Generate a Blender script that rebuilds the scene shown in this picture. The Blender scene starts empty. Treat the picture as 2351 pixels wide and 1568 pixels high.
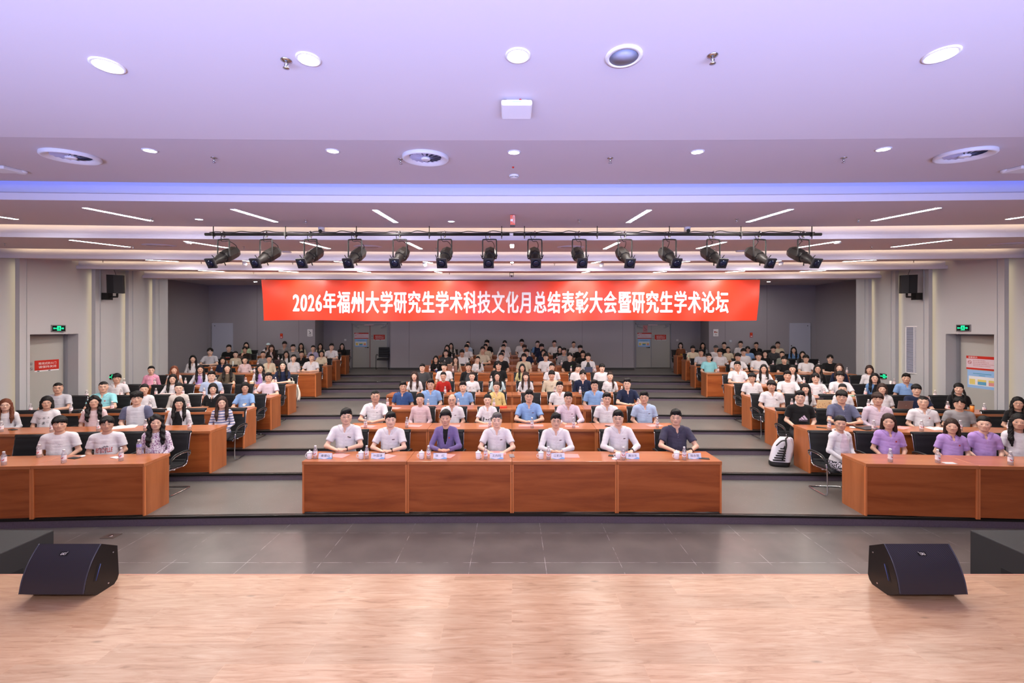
import bpy, bmesh, math, random
import numpy as np
from mathutils import Vector, Matrix
from mathutils.bvhtree import BVHTree

random.seed(7)
np.random.seed(7)
SC = bpy.context.scene
COL = SC.collection
PI = math.pi

# ------------------------------------------------------------------ camera, world, exposure
CAM_H = 2.807            # above the hall floor; the stage floor is 0.377 up
HOR, CX, F = 757.0, 1175.5, 1000.0
cam_d = bpy.data.cameras.new('camera')
cam_d.sensor_width = 36.0
cam_d.lens = F / 2351 * 36.0
cam_d.shift_y = -(784 - HOR) / 2351
cam_d.clip_end = 100
cam_d.clip_start = 0.05
cam = bpy.data.objects.new('camera', cam_d)
COL.objects.link(cam)
cam.location = (0, 0, CAM_H)
cam.rotation_euler = (PI / 2, 0, 0)
SC.camera = cam
world = bpy.data.worlds.new('world')
SC.world = world
world.use_nodes = True
world.node_tree.nodes['Background'].inputs[0].default_value = (0.8, 0.8, 1, 1)
world.node_tree.nodes['Background'].inputs[1].default_value = 0.0
SC.view_settings.view_transform = 'Standard'
SC.view_settings.look = 'None'
SC.view_settings.gamma = 1
SC.view_settings.use_curve_mapping = False
SC.view_settings.exposure = 0.0
try:
    SC.cycles.max_bounces = 5
    SC.cycles.diffuse_bounces = 3
    SC.cycles.glossy_bounces = 2
    SC.cycles.transmission_bounces = 3
    SC.cycles.transparent_max_bounces = 6
    SC.cycles.sample_clamp_indirect = 4.0
    SC.cycles.sample_clamp_direct = 0.0
    SC.cycles.caustics_reflective = False
    SC.cycles.caustics_refractive = False
    SC.cycles.use_light_tree = True
except Exception:
    pass


def lamp(name, loc, aim, sx, sy, power, color, spread=PI):
    d = bpy.data.lights.new(name, 'AREA')
    d.shape = 'RECTANGLE'
    d.size, d.size_y = sx, sy
    d.energy = power
    d.color = color
    d.spread = spread
    o = bpy.data.objects.new(name, d)
    COL.objects.link(o)
    o.location = loc
    o.rotation_euler = (Vector(aim) - Vector(loc)).to_track_quat('-Z', 'Y').to_euler()
    return o


# the big LED screen of the stage (behind the photographer), two tones: blue and pink
LIGHTS = dict(blue=(620, (0.36, 0.47, 1.0)), pink=(50, (1.0, 0.55, 0.60)), warm_fill=(215, (1.0, 0.92, 0.82)))
lamp('led_screen_blue', (0.0, -2.0, 1.4), (0, 0.6, 4.4), 10.5, 1.6, *LIGHTS['blue'], spread=math.radians(115))
lamp('led_screen_pink', (0.0, -2.6, 3.2), (0, 10, 2.0), 9.5, 1.2, *LIGHTS['pink'])
lamp('added_warm_fill', (0.0, -0.9, 3.95), (0, 9.5, 0.6), 8.0, 0.5, *LIGHTS['warm_fill'])  # added warm fill for the hall, not part of the screen
STRIP_E, DOWN_E, COVE_E, COVE_BLUE_E, WALL_E = 200.0, 60.0, 16.0, 7.0, 2.6


# ------------------------------------------------------------------ small helpers
def px(x, y, D):
    return Vector(((x - CX) * D / F, D, CAM_H - (y - HOR) * D / F))


def lin(c):
    return tuple((v / 255 / 12.92) if v / 255 <= 0.04045 else ((v / 255 + 0.055) / 1.055) ** 2.4 for v in c)


MATS = {}


def mat(name, rgb, rough=0.5, metal=0.0, spec=0.5, emit=0.0, coat=0.0, bump=None, vary=None, alpha=1.0, trans=0.0, ior=1.45, sheen=0.0):
    if name in MATS:
        return MATS[name]
    m = bpy.data.materials.new(name)
    m.use_nodes = True
    nt = m.node_tree
    b = nt.nodes['Principled BSDF']
    c = lin(rgb)
    b.inputs['Base Color'].default_value = (*c, 1)
    b.inputs['Roughness'].default_value = rough
    b.inputs['Metallic'].default_value = metal
    b.inputs['Specular IOR Level'].default_value = spec
    b.inputs['Coat Weight'].default_value = coat
    b.inputs['Alpha'].default_value = alpha
    b.inputs['Transmission Weight'].default_value = trans
    b.inputs['IOR'].default_value = ior
    b.inputs['Sheen Weight'].default_value = sheen
    if emit:
        b.inputs['Emission Color'].default_value = (*c, 1)
        b.inputs['Emission Strength'].default_value = emit
    tc = None
    if bump or vary:
        tc = nt.nodes.new('ShaderNodeTexCoord')
    if vary:                       # (scale vector, amount) soft procedural mottling of the thing's own colour
        mp = nt.nodes.new('ShaderNodeMapping')
        mp.inputs['Scale'].default_value = vary[0]
        nt.links.new(tc.outputs['Object'], mp.inputs[0])
        n = nt.nodes.new('ShaderNodeTexNoise')
        n.inputs['Scale'].default_value = 1
        n.inputs['Detail'].default_value = 4
        nt.links.new(mp.outputs[0], n.inputs['Vector'])
        r = nt.nodes.new('ShaderNodeMapRange')
        r.inputs[3].default_value = 1 - vary[1]
        r.inputs[4].default_value = 1 + vary[1]
        r.inputs[1].default_value = 0.3
        r.inputs[2].default_value = 0.7
        nt.links.new(n.outputs[0], r.inputs[0])
        mx = nt.nodes.new('ShaderNodeVectorMath')
        mx.operation = 'SCALE'
        mx.inputs[0].default_value = c
        nt.links.new(r.outputs[0], mx.inputs['Scale'])
        nt.links.new(mx.outputs[0], b.inputs['Base Color'])
    if bump:
        n = nt.nodes.new('ShaderNodeTexNoise')
        n.inputs['Scale'].default_value = bump[0]
        nt.links.new(tc.outputs['Object'], n.inputs['Vector'])
        bp = nt.nodes.new('ShaderNodeBump')
        bp.inputs['Strength'].default_value = bump[1]
        bp.inputs['Distance'].default_value = bump[2] if len(bump) > 2 else 0.01
        nt.links.new(n.outputs[0], bp.inputs['Height'])
        nt.links.new(bp.outputs[0], b.inputs['Normal'])
    MATS[name] = m
    return m


def new_mat(name):
    m = bpy.data.materials.new(name)
    m.use_nodes = True
    MATS[name] = m
    nt = m.node_tree
    return m, nt, nt.nodes['Principled BSDF']


def N(nt, kind, **kw):
    n = nt.nodes.new(kind)
    for k, v in kw.items():
        if k in n.inputs:
            n.inputs[k].default_value = v
        else:
            setattr(n, k, v)
    return n


def ramp(nt, stops):
    r = nt.nodes.new('ShaderNodeValToRGB')
    el = r.color_ramp.elements
    while len(el) < len(stops):
        el.new(0.5)
    for e, (p, c) in zip(el, stops):
        e.position = p
        e.color = (*lin(c), 1)
    return r


def wood(name, dark, mid, light, scale, rough=0.3, coat=0.3, along='X'):
    """veneer: stretched noise grain with soft cathedral waves"""
    m, nt, b = new_mat(name)
    tc = N(nt, 'ShaderNodeTexCoord')
    oi = N(nt, 'ShaderNodeObjectInfo')
    add = N(nt, 'ShaderNodeVectorMath', operation='ADD')
    sc = N(nt, 'ShaderNodeVectorMath', operation='SCALE')
    sc.inputs['Scale'].default_value = 13.0
    cmb = N(nt, 'ShaderNodeCombineXYZ')
    for i in range(3):
        nt.links.new(oi.outputs['Random'], cmb.inputs[i])
    nt.links.new(cmb.outputs[0], sc.inputs[0])
    nt.links.new(tc.outputs['Object'], add.inputs[0])
    nt.links.new(sc.outputs[0], add.inputs[1])
    mp = N(nt, 'ShaderNodeMapping')
    s = [scale * 5] * 3
    s['XYZ'.index(along)] = scale * 0.55
    mp.inputs['Scale'].default_value = s
    nt.links.new(add.outputs[0], mp.inputs[0])
    n1 = N(nt, 'ShaderNodeTexNoise', Scale=1.0, Detail=5.0, Roughness=0.6)
    n1.inputs['Distortion'].default_value = 0.6
    nt.links.new(mp.outputs[0], n1.inputs['Vector'])
    r = ramp(nt, [(0.3, dark), (0.5, mid), (0.72, light)])
    nt.links.new(n1.outputs[0], r.inputs[0])
    nt.links.new(r.outputs[0], b.inputs['Base Color'])
    b.inputs['Roughness'].default_value = rough
    b.inputs['Coat Weight'].default_value = coat
    b.inputs['Coat Roughness'].default_value = 0.15
    return m


# ------------------------------------------------------------------ object helpers
def tag(o, label=None, cat=None, group=None, kind=None):
    if label:
        o['label'] = label
    if cat:
        o['category'] = cat
    if group:
        o['group'] = group
    if kind:
        o['kind'] = kind
    return o


def empty(name, loc=(0, 0, 0), rz=0.0, label=None, cat=None, group=None, kind=None):
    o = bpy.data.objects.new(name, None)
    COL.objects.link(o)
    o.location = loc
    o.rotation_euler = (0, 0, rz)
    o.empty_display_size = 0.1
    return tag(o, label, cat, group, kind)


def link(name, me, parent=None, loc=None, rz=None, m=None):
    o = bpy.data.objects.new(name, me)
    COL.objects.link(o)
    if parent is not None:
        o.parent = parent
    if loc is not None:
        o.location = loc
    if rz is not None:
        o.rotation_euler = (0, 0, rz)
    if m is not None:
        ms = m if isinstance(m, (list, tuple)) else [m]
        for i, mm in enumerate(ms):
            if i < len(o.material_slots):
                o.material_slots[i].link = 'OBJECT'
                o.material_slots[i].material = mm
    return o


def copy_tree(o, parent=None):
    c = o.copy()
    COL.objects.link(c)
    c.parent = parent
    for ch in KIDS.get(o.name, []):
        copy_tree(ch, c)
    return c


KIDS = {}


def remember(root):
    """children lists for quick copies"""
    def walk(o):
        KIDS[o.name] = list(o.children)
        for c in o.children:
            walk(c)
    walk(root)


class MB:
    """collects simple shapes and builds ONE mesh"""

    def __init__(self):
        self.v, self.f, self.s, self.mi = [], [], [], []
        self.cur = 0

    def add(self, vs, fs, smooth=False):
        o = len(self.v)
        self.v += [tuple(p) for p in vs]
        for f in fs:
            self.f.append([i + o for i in f])
            self.s.append(smooth)
            self.mi.append(self.cur)
        return self

    def box(self, x0, x1, y0, y1, z0, z1):
        v = [(x, y, z) for z in (z0, z1) for y in (y0, y1) for x in (x0, x1)]
        return self.add(v, [(0, 2, 3, 1), (4, 5, 7, 6), (0, 1, 5, 4), (2, 6, 7, 3), (0, 4, 6, 2), (1, 3, 7, 5)])

    def bbox(self, x0, x1, y0, y1, z0, z1, b=0.004):
        """box with chamfered edges"""
        bm = bmesh.new()
        bmesh.ops.create_cube(bm, size=1)
        for v in bm.verts:
            v.co = Vector(((x0 + x1) / 2 + v.co.x * (x1 - x0), (y0 + y1) / 2 + v.co.y * (y1 - y0), (z0 + z1) / 2 + v.co.z * (z1 - z0)))
        bmesh.ops.bevel(bm, geom=list(bm.edges), offset=b, segments=2, affect='EDGES', profile=0.5)
        bm.verts.index_update()
        self.add([v.co for v in bm.verts], [[v.index for v in f.verts] for f in bm.faces])
        bm.free()
        return self

    def quad(self, a, b, c, d):
        return self.add([a, b, c, d], [(0, 1, 2, 3)])

    def prism(self, poly, axis, a0, a1, smooth=False):
        """poly = [(u,v)] extruded along axis ('x': u=y v=z, 'y': u=x v=z, 'z': u=x v=y)"""
        def P(u, v, a):
            return {'x': (a, u, v), 'y': (u, a, v), 'z': (u, v, a)}[axis]
        n = len(poly)
        vs = [P(u, v, a0) for u, v in poly] + [P(u, v, a1) for u, v in poly]
        fs = [(i, (i + 1) % n, (i + 1) % n + n, i + n) for i in range(n)]
        self.add(vs, fs, smooth)
        o = len(self.v) - 2 * n
        self.f += [[o + i for i in range(n)][::-1], [o + n + i for i in range(n)]]
        self.s += [False, False]
        self.mi += [self.cur] * 2
        return self

    def lathe(self, prof, c=(0, 0, 0), seg=24, axis='z', smooth=True, cap=True):
        vs, fs = [], []
        for r, h in prof:
            for k in range(seg):
                a = 2 * PI * k / seg
                u, v = r * math.cos(a), r * math.sin(a)
                p = {'z': (u, v, h), 'y': (u, h, v), 'x': (h, u, v)}[axis]
                vs.append((p[0] + c[0], p[1] + c[1], p[2] + c[2]))
        for i in range(len(prof) - 1):
            for k in range(seg):
                k2 = (k + 1) % seg
                fs.append((i * seg + k, i * seg + k2, (i + 1) * seg + k2, (i + 1) * seg + k))
        self.add(vs, fs, smooth)
        if cap:
            o = len(self.v) - len(vs)
            self.f += [[o + k for k in range(seg)][::-1], [o + (len(prof) - 1) * seg + k for k in range(seg)]]
            self.s += [False, False]
            self.mi += [self.cur] * 2
        return self

    def tube(self, pts, r, seg=8, closed=False, radii=None):
        pts = [Vector(p) for p in pts]
        n = len(pts)
        rings, prev = [], None
        for i, p in enumerate(pts):
            if closed:
                t = pts[(i + 1) % n] - pts[i - 1]
            else:
                t = pts[min(i + 1, n - 1)] - pts[max(i - 1, 0)]
            t.normalize()
            if prev is None:
                u = t.cross(Vector((0, 0, 1)))
                if u.length < 0.1:
                    u = t.cross(Vector((1, 0, 0)))
                u.normalize()
            else:
                u = (prev - t * prev.dot(t)).normalized()
            prev = u
            w = t.cross(u)
            rr = radii[i] if radii else r
            rings.append([p + u * rr * math.cos(2 * PI * k / seg) + w * rr * math.sin(2 * PI * k / seg) for k in range(seg)])
        vs = [q for ring in rings for q in ring]
        fs = []
        m = n if closed else n - 1
        for i in range(m):
            j = (i + 1) % n
            for k in range(seg):
                k2 = (k + 1) % seg
                fs.append((i * seg + k, i * seg + k2, j * seg + k2, j * seg + k))
        if not closed:
            fs += [tuple(range(seg))[::-1], tuple((n - 1) * seg + k for k in range(seg))]
        return self.add(vs, fs, True)

    def move(self, M):
        self.v = [tuple(M @ Vector(p)) for p in self.v]
        return self

    def mesh(self, name, mats=()):
        me = bpy.data.meshes.new(name)
        me.from_pydata(self.v, [], self.f)
        me.polygons.foreach_set('use_smooth', self.s)
        for m in (mats if isinstance(mats, (list, tuple)) else [mats]):
            me.materials.append(m)
        me.polygons.foreach_set('material_index', self.mi)
        me.update()
        bm = bmesh.new()
        bm.from_mesh(me)
        bmesh.ops.recalc_face_normals(bm, faces=bm.faces)
        bm.to_mesh(me)
        bm.free()
        return me

    def build(self, name, m, parent=None, loc=None, rz=None):
        return link(name, self.mesh(name, m), parent, loc, rz)


def smooth_path(pts, n=6):
    """catmull-rom through points"""
    P = [Vector(p) for p in pts]
    P = [P[0] * 2 - P[1]] + P + [P[-1] * 2 - P[-2]]
    out = []
    for i in range(1, len(P) - 2):
        for k in range(n):
            t = k / n
            a, b, c, d = P[i - 1], P[i], P[i + 1], P[i + 2]
            out.append(0.5 * ((2 * b) + (c - a) * t + (2 * a - 5 * b + 4 * c - d) * t * t + (3 * b - a - 3 * c + d) * t ** 3))
    out.append(P[-2])
    return out


TXT = {}


def text_mesh(body, bold=0.0, spacing=1.0):
    """lettering as a flat mesh, unit height box: returns (verts Nx2 in 0..w x 0..h, faces)"""
    key = (body, bold, spacing)
    if key in TXT:
        return TXT[key]
    c = bpy.data.curves.new('lettering', 'FONT')
    c.body = body
    c.offset = bold
    c.space_character = spacing
    c.align_x = 'CENTER'
    c.resolution_u = 3
    o = bpy.data.objects.new('lettering', c)
    COL.objects.link(o)
    bpy.context.view_layer.update()
    dg = bpy.context.evaluated_depsgraph_get()
    me = bpy.data.meshes.new_from_object(o.evaluated_get(dg))
    bpy.data.objects.remove(o)
    bpy.data.curves.remove(c)
    v = np.array([(p.co.x, p.co.y) for p in me.vertices], dtype=float)
    f = [list(p.vertices) for p in me.polygons]
    bpy.data.meshes.remove(me)
    v -= v.min(0)
    TXT[key] = (v, f)
    return TXT[key]


def text_into(mb, body, x0, x1, z0, z1, y, bold=0.0, face=-1, spacing=1.0):
    """lettering fitted into the rectangle, in the plane y = const, readable from -y"""
    v, f = text_mesh(body, bold, spacing)
    w, h = v[:, 0].max(), v[:, 1].max()
    vs = [(x0 + p[0] / w * (x1 - x0), y, z0 + p[1] / h * (z1 - z0)) for p in v]
    mb.add(vs, f)


ORD = ['first', 'second', 'third', 'fourth', 'fifth', 'sixth', 'seventh', 'eighth', 'ninth', 'tenth', 'eleventh', 'twelfth', 'thirteenth', 'fourteenth', 'fifteenth']
ROWN = ['front row', 'second row', 'third row', 'fourth row', 'fifth row', 'sixth row', 'seventh row', 'eighth row', 'back row']


def from_left(i, n):
    if i == 0:
        return 'leftmost'
    if i == n - 1:
        return 'rightmost'
    if i > n / 2:
        return ORD[n - 1 - i] + ' from right'
    return ORD[i] + ' from left'

# ------------------------------------------------------------------ materials
M_WHITE = mat('wall_paint', (186, 186, 190), 0.75, spec=0.2, bump=(60, 0.05, 0.002))
M_CEIL = mat('ceiling_paint', (204, 194, 198), 0.8, spec=0.2, bump=(30, 0.04, 0.002))
M_CEIL2 = mat('fascia_lilac_tint', (206, 203, 222), 0.8, spec=0.2)  # lilac cast of the blue light put into the fascia colour
M_GREY = mat('grey_acoustic_panel', (162, 157, 164), 0.85, spec=0.2, bump=(300, 0.15, 0.002))
M_DARK = mat('dark_skirting', (58, 56, 58), 0.5)
M_BLACK = mat('black_plastic', (22, 22, 24), 0.45)
M_BLACKM = mat('black_metal', (30, 28, 28), 0.4, metal=0.3)
M_CHROME = mat('chrome', (200, 200, 205), 0.12, metal=1.0)
M_LEATHER = mat('black_leather', (30, 30, 33), 0.5, spec=.35, bump=(90, 0.2, 0.003))
M_DOOR = mat('door_paint', (178, 176, 172), 0.45)
M_DOORF = mat('door_frame_metal', (150, 150, 158), 0.35, metal=0.4)
M_RED = mat('sign_red', (198, 42, 28), 0.5)
M_PAPER = mat('white_paper', (235, 232, 235), 0.7)
M_PINK = mat('pink_paper', (232, 146, 146), 0.7)
M_STRIP = mat('led_strip_glass', (255, 247, 238), 0.4, emit=STRIP_E)
M_DOWN = mat('downlight_glass', (255, 250, 240), 0.4, emit=DOWN_E)
M_COVE = mat('cove_led', (255, 226, 160), 0.4, emit=COVE_E)
M_COVEB = mat('cove_led_blue', (80, 110, 255), 0.4, emit=COVE_BLUE_E)
M_WLED = mat('wall_led', (255, 232, 186), 0.4, emit=WALL_E)
M_TRIMW = mat('white_plastic', (225, 222, 225), 0.4)
M_GREEN = mat('exit_green', (30, 235, 160), 0.4, emit=0.9)
M_EXITB = mat('exit_black', (12, 26, 22), 0.3)
M_TOP = wood('desk_top_veneer', (160, 92, 54), (178, 106, 64), (190, 118, 74), 1.2, rough=0.28, coat=0.4)
M_PANEL = wood('desk_panel_veneer', (136, 64, 28), (162, 84, 40), (178, 98, 52), 1.5, rough=0.4, coat=0.1)
M_SIDE = wood('desk_side_veneer', (150, 84, 44), (166, 96, 54), (178, 106, 62), 1.4, rough=0.4, coat=0.1, along='Z')
M_EDGE = mat('desk_edge_band', (206, 122, 72), 0.4, vary=((2, 2, 2), 0.05))


def floor_mat():
    m, nt, b = new_mat('speckled_vinyl')
    tc = N(nt, 'ShaderNodeTexCoord')
    n1 = N(nt, 'ShaderNodeTexNoise', Scale=1.3, Detail=4.0)
    nt.links.new(tc.outputs['Object'], n1.inputs['Vector'])
    r = ramp(nt, [(0.35, (104, 100, 97)), (0.65, (113, 109, 106))])
    nt.links.new(n1.outputs[0], r.inputs[0])
    vo = N(nt, 'ShaderNodeTexVoronoi', Scale=38.0)
    nt.links.new(tc.outputs['Object'], vo.inputs['Vector'])
    lt = N(nt, 'ShaderNodeMath', operation='LESS_THAN')
    lt.inputs[1].default_value = 0.10
    nt.links.new(vo.outputs['Distance'], lt.inputs[0])
    sep = N(nt, 'ShaderNodeSeparateColor')
    nt.links.new(vo.outputs['Color'], sep.inputs[0])
    g = N(nt, 'ShaderNodeMath', operation='GREATER_THAN')
    g.inputs[1].default_value = 0.72
    nt.links.new(sep.outputs[0], g.inputs[0])
    mu = N(nt, 'ShaderNodeMath', operation='MULTIPLY')
    nt.links.new(lt.outputs[0], mu.inputs[0])
    nt.links.new(g.outputs[0], mu.inputs[1])
    mx = N(nt, 'ShaderNodeMix', data_type='RGBA')
    nt.links.new(mu.outputs[0], mx.inputs[0])
    nt.links.new(r.outputs[0], mx.inputs[6])
    mx.inputs[7].default_value = (*lin((200, 200, 200)), 1)
    nt.links.new(mx.outputs[2], b.inputs['Base Color'])
    b.inputs['Roughness'].default_value = 0.32
    b.inputs['Specular IOR Level'].default_value = 0.45
    return m


M_VINYL = floor_mat()
M_RISER = mat('riser_vinyl', (100, 88, 102), 0.45, vary=((60, 60, 60), 0.12))
M_NOSE = mat('black_nosing', (16, 15, 16), 0.35)


def tile_mat():
    m, nt, b = new_mat('grey_floor_tile')
    tc = N(nt, 'ShaderNodeTexCoord')
    sep = N(nt, 'ShaderNodeSeparateXYZ')
    nt.links.new(tc.outputs['Object'], sep.inputs[0])
    masks = []
    for out, off, per in ((0, 0.5, 0.9), (1, -6.02, 0.77)):
        a = N(nt, 'ShaderNodeMath', operation='ADD')
        a.inputs[1].default_value = off + per * 40 + 0.003
        nt.links.new(sep.outputs[out], a.inputs[0])
        d = N(nt, 'ShaderNodeMath', operation='MODULO')
        d.inputs[1].default_value = per
        nt.links.new(a.outputs[0], d.inputs[0])
        l = N(nt, 'ShaderNodeMath', operation='LESS_THAN')
        l.inputs[1].default_value = 0.006
        nt.links.new(d.outputs[0], l.inputs[0])
        masks.append(l)
    mx = N(nt, 'ShaderNodeMath', operation='MAXIMUM')
    nt.links.new(masks[0].outputs[0], mx.inputs[0])
    nt.links.new(masks[1].outputs[0], mx.inputs[1])
    n1 = N(nt, 'ShaderNodeTexNoise', Scale=2.2, Detail=5.0)
    nt.links.new(tc.outputs['Object'], n1.inputs['Vector'])
    r = ramp(nt, [(0.3, (90, 84, 83)), (0.7, (106, 99, 97))])
    nt.links.new(n1.outputs[0], r.inputs[0])
    n2 = N(nt, 'ShaderNodeTexNoise', Scale=6.0, Detail=3.0)
    nt.links.new(tc.outputs['Object'], n2.inputs['Vector'])
    rr = N(nt, 'ShaderNodeMapRange')
    rr.inputs[1].default_value = 0.42
    rr.inputs[2].default_value = 0.6
    nt.links.new(n2.outputs[0], rr.inputs[0])
    mm = N(nt, 'ShaderNodeMath', operation='MULTIPLY')
    nt.links.new(mx.outputs[0], mm.inputs[0])
    nt.links.new(rr.outputs[0], mm.inputs[1])
    mix = N(nt, 'ShaderNodeMix', data_type='RGBA')
    nt.links.new(mm.outputs[0], mix.inputs[0])
    nt.links.new(r.outputs[0], mix.inputs[6])
    mix.inputs[7].default_value = (*lin((176, 170, 172)), 1)
    nt.links.new(mix.outputs[2], b.inputs['Base Color'])
    b.inputs['Roughness'].default_value = 0.3
    return m


M_TILE = tile_mat()


def plank_mat():
    m, nt, b = new_mat('oak_stage_planks')
    tc = N(nt, 'ShaderNodeTexCoord')
    br = N(nt, 'ShaderNodeTexBrick', Scale=1.0)
    br.offset = 0.37
    br.offset_frequency = 2
    br.inputs['Color1'].default_value = (0.2, 0.2, 0.2, 1)
    br.inputs['Color2'].default_value = (0.9, 0.9, 0.9, 1)
    br.inputs['Mortar'].default_value = (0.5, 0.5, 0.5, 1)
    br.inputs['Mortar Size'].default_value = 0.0016
    br.inputs['Mortar Smooth'].default_value = 0.1
    br.inputs['Brick Width'].default_value = 1.52
    br.inputs['Row Height'].default_value = 0.211
    nt.links.new(tc.outputs['Object'], br.inputs['Vector'])
    # grain, shifted per plank
    mp = N(nt, 'ShaderNodeMapping')
    mp.inputs['Scale'].default_value = (1.7, 15, 1)
    nt.links.new(tc.outputs['Object'], mp.inputs[0])
    ad = N(nt, 'ShaderNodeVectorMath', operation='MULTIPLY_ADD')
    nt.links.new(br.outputs['Color'], ad.inputs[0])
    ad.inputs[1].default_value = (7, 13, 5)
    nt.links.new(mp.outputs[0], ad.inputs[2])
    n1 = N(nt, 'ShaderNodeTexNoise', Scale=1.6, Detail=6.0, Roughness=0.62)
    n1.inputs['Distortion'].default_value = 1.2
    nt.links.new(ad.outputs[0], n1.inputs['Vector'])
    r = ramp(nt, [(0.25, (146, 104, 78)), (0.42, (182, 141, 112)), (0.6, (194, 156, 128)), (0.8, (205, 172, 148))])
    nt.links.new(n1.outputs[0], r.inputs[0])
    # knots
    n3 = N(nt, 'ShaderNodeTexVoronoi', Scale=1.3)
    mp2 = N(nt, 'ShaderNodeMapping')
    mp2.inputs['Scale'].default_value = (1, 3.2, 1)
    nt.links.new(tc.outputs['Object'], mp2.inputs[0])
    nt.links.new(mp2.outputs[0], n3.inputs['Vector'])
    kr = N(nt, 'ShaderNodeMapRange')
    kr.inputs[1].default_value = 0.0
    kr.inputs[2].default_value = 0.07
    kr.inputs[3].default_value = 0.45
    kr.inputs[4].default_value = 1.0
    nt.links.new(n3.outputs['Distance'], kr.inputs[0])
    tone = N(nt, 'ShaderNodeMapRange')
    tone.inputs[1].default_value = 0.2
    tone.inputs[2].default_value = 0.9
    tone.inputs[3].default_value = 0.9
    tone.inputs[4].default_value = 1.06
    nt.links.new(br.outputs['Color'], tone.inputs[0])
    m1 = N(nt, 'ShaderNodeMath', operation='MULTIPLY')
    nt.links.new(kr.outputs[0], m1.inputs[0])
    nt.links.new(tone.outputs[0], m1.inputs[1])
    seam = N(nt, 'ShaderNodeMapRange')
    seam.inputs[3].default_value = 1.0
    seam.inputs[4].default_value = 1.13
    nt.links.new(br.outputs['Fac'], seam.inputs[0])
    m2 = N(nt, 'ShaderNodeMath', operation='MULTIPLY')
    nt.links.new(m1.outputs[0], m2.inputs[0])
    nt.links.new(seam.outputs[0], m2.inputs[1])
    s = N(nt, 'ShaderNodeVectorMath', operation='SCALE')
    nt.links.new(r.outputs[0], s.inputs[0])
    nt.links.new(m2.outputs[0], s.inputs['Scale'])
    nt.links.new(s.outputs[0], b.inputs['Base Color'])
    b.inputs['Roughness'].default_value = 0.3
    b.inputs['Specular IOR Level'].default_value = 0.5
    return m


M_PLANK = plank_mat()

# ------------------------------------------------------------------ levels
SAG = 0.0037
TZ = [0.13, 0.247, 0.367, 0.457, 0.557, 0.657, 0.787, 0.897, 0.977]
NOS = [6.27, 7.76, 8.92, 10.17, 11.48, 13.8, 14.96, 16.05, 17.7]
CEN = [6.35, 7.9, 9.2, 10.6, 12.0, 13.95, 15.1, 16.5, 18.1]          # front faces of the centre desks
SIDE_D = [6.25, 7.76, 8.95, 10.2, 11.5, 13.88, 15.07, 16.3, 17.8]     # inner front corner of the side blocks
SIDE_X = {-1: [5.27, 5.37, 5.51, 5.64, 5.9, 6.25, 6.39, 6.58, 6.8], 1: [5.07, 5.30, 5.44, 5.6, 5.8, 6.2, 6.33, 6.5, 6.75]}
ROT = math.radians(4.0)
DW, DD, DH = 1.515, 0.52, 0.76


def nos(i, x):
    return NOS[i] - SAG * (x * x - 16) if i < 9 else 21.2


def struct(name, mb, m, **k):
    o = mb.build(name, m, **k)
    o['kind'] = 'structure'
    return o


# ------------------------------------------------------------------ floors
XS = np.linspace(-13.3, 13.3, 43)
mb = MB().quad((-11.6, 2.5, 0), (11.6, 2.5, 0), (11.6, 6.9, 0), (-11.6, 6.9, 0))
struct('floor', mb, M_TILE)
for i in range(9):
    mb = MB()
    lo = TZ[i - 1] if i else 0.0
    fr = [(x, nos(i, x)) for x in XS]
    bk = [(x, max(nos(i + 1, x) + 0.03, nos(i, x) + 0.1)) for x in XS]
    for a in range(len(XS) - 1):
        mb.cur = 0
        mb.quad((*fr[a], TZ[i]), (*fr[a + 1], TZ[i]), (*bk[a + 1], TZ[i]), (*bk[a], TZ[i]))
        mb.cur = 1
        mb.quad((*fr[a], lo - 0.01), (*fr[a + 1], lo - 0.01), (*fr[a + 1], TZ[i]), (*fr[a], TZ[i]))
    struct('floor', mb, [M_VINYL, M_RISER])
    mb = MB()
    for a in range(len(XS) - 1):
        v = []
        for x, y in (fr[a], fr[a + 1]):
            v += [(x, y - 0.012, TZ[i] - 0.028), (x, y - 0.012, TZ[i] + 0.002), (x, y - 0.004, TZ[i] + 0.007), (x, y + 0.045, TZ[i] + 0.005), (x, y + 0.05, TZ[i])]
        mb.add(v, [(k, k + 5, k + 6, k + 1) for k in range(4)])
    struct('trim_%d' % (i + 1), mb, M_NOSE)

# stage
mb = MB().box(-11.6, 11.6, -3.7, 4.316, -0.02, 0.377)
struct('floor', mb, M_PLANK)
struct('trim_10', MB().box(-11.6, 11.6, 4.316, 4.33, 0.33, 0.379), mat('stage_lip', (206, 150, 128), 0.4))

# ------------------------------------------------------------------ ceiling
BEAM = [5.36, 7.6, 9.9, 11.6, 13.55]
H0 = 1.56
PANELS = []       # (start D, start h, slope)


def cz(h):
    return CAM_H + h


CXS = np.linspace(-11.35, 11.35, 37)


def ribbon(name, prof, m, xs=CXS, cut=None):
    """profile [(D,h)] swept across the hall along the shallow arc of the ceiling"""
    mb = MB()
    n = len(prof)
    for x in xs:
        for d, h in prof:
            mb.v.append((x, d - SAG * x * x, cz(h)))
    for a in range(len(xs) - 1):
        for k in range(n - 1):
            mb.f.append([a * n + k, a * n + k + 1, (a + 1) * n + k + 1, (a + 1) * n + k])
            mb.s.append(False)
            mb.mi.append(0)
    return struct(name, mb, m)


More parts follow.
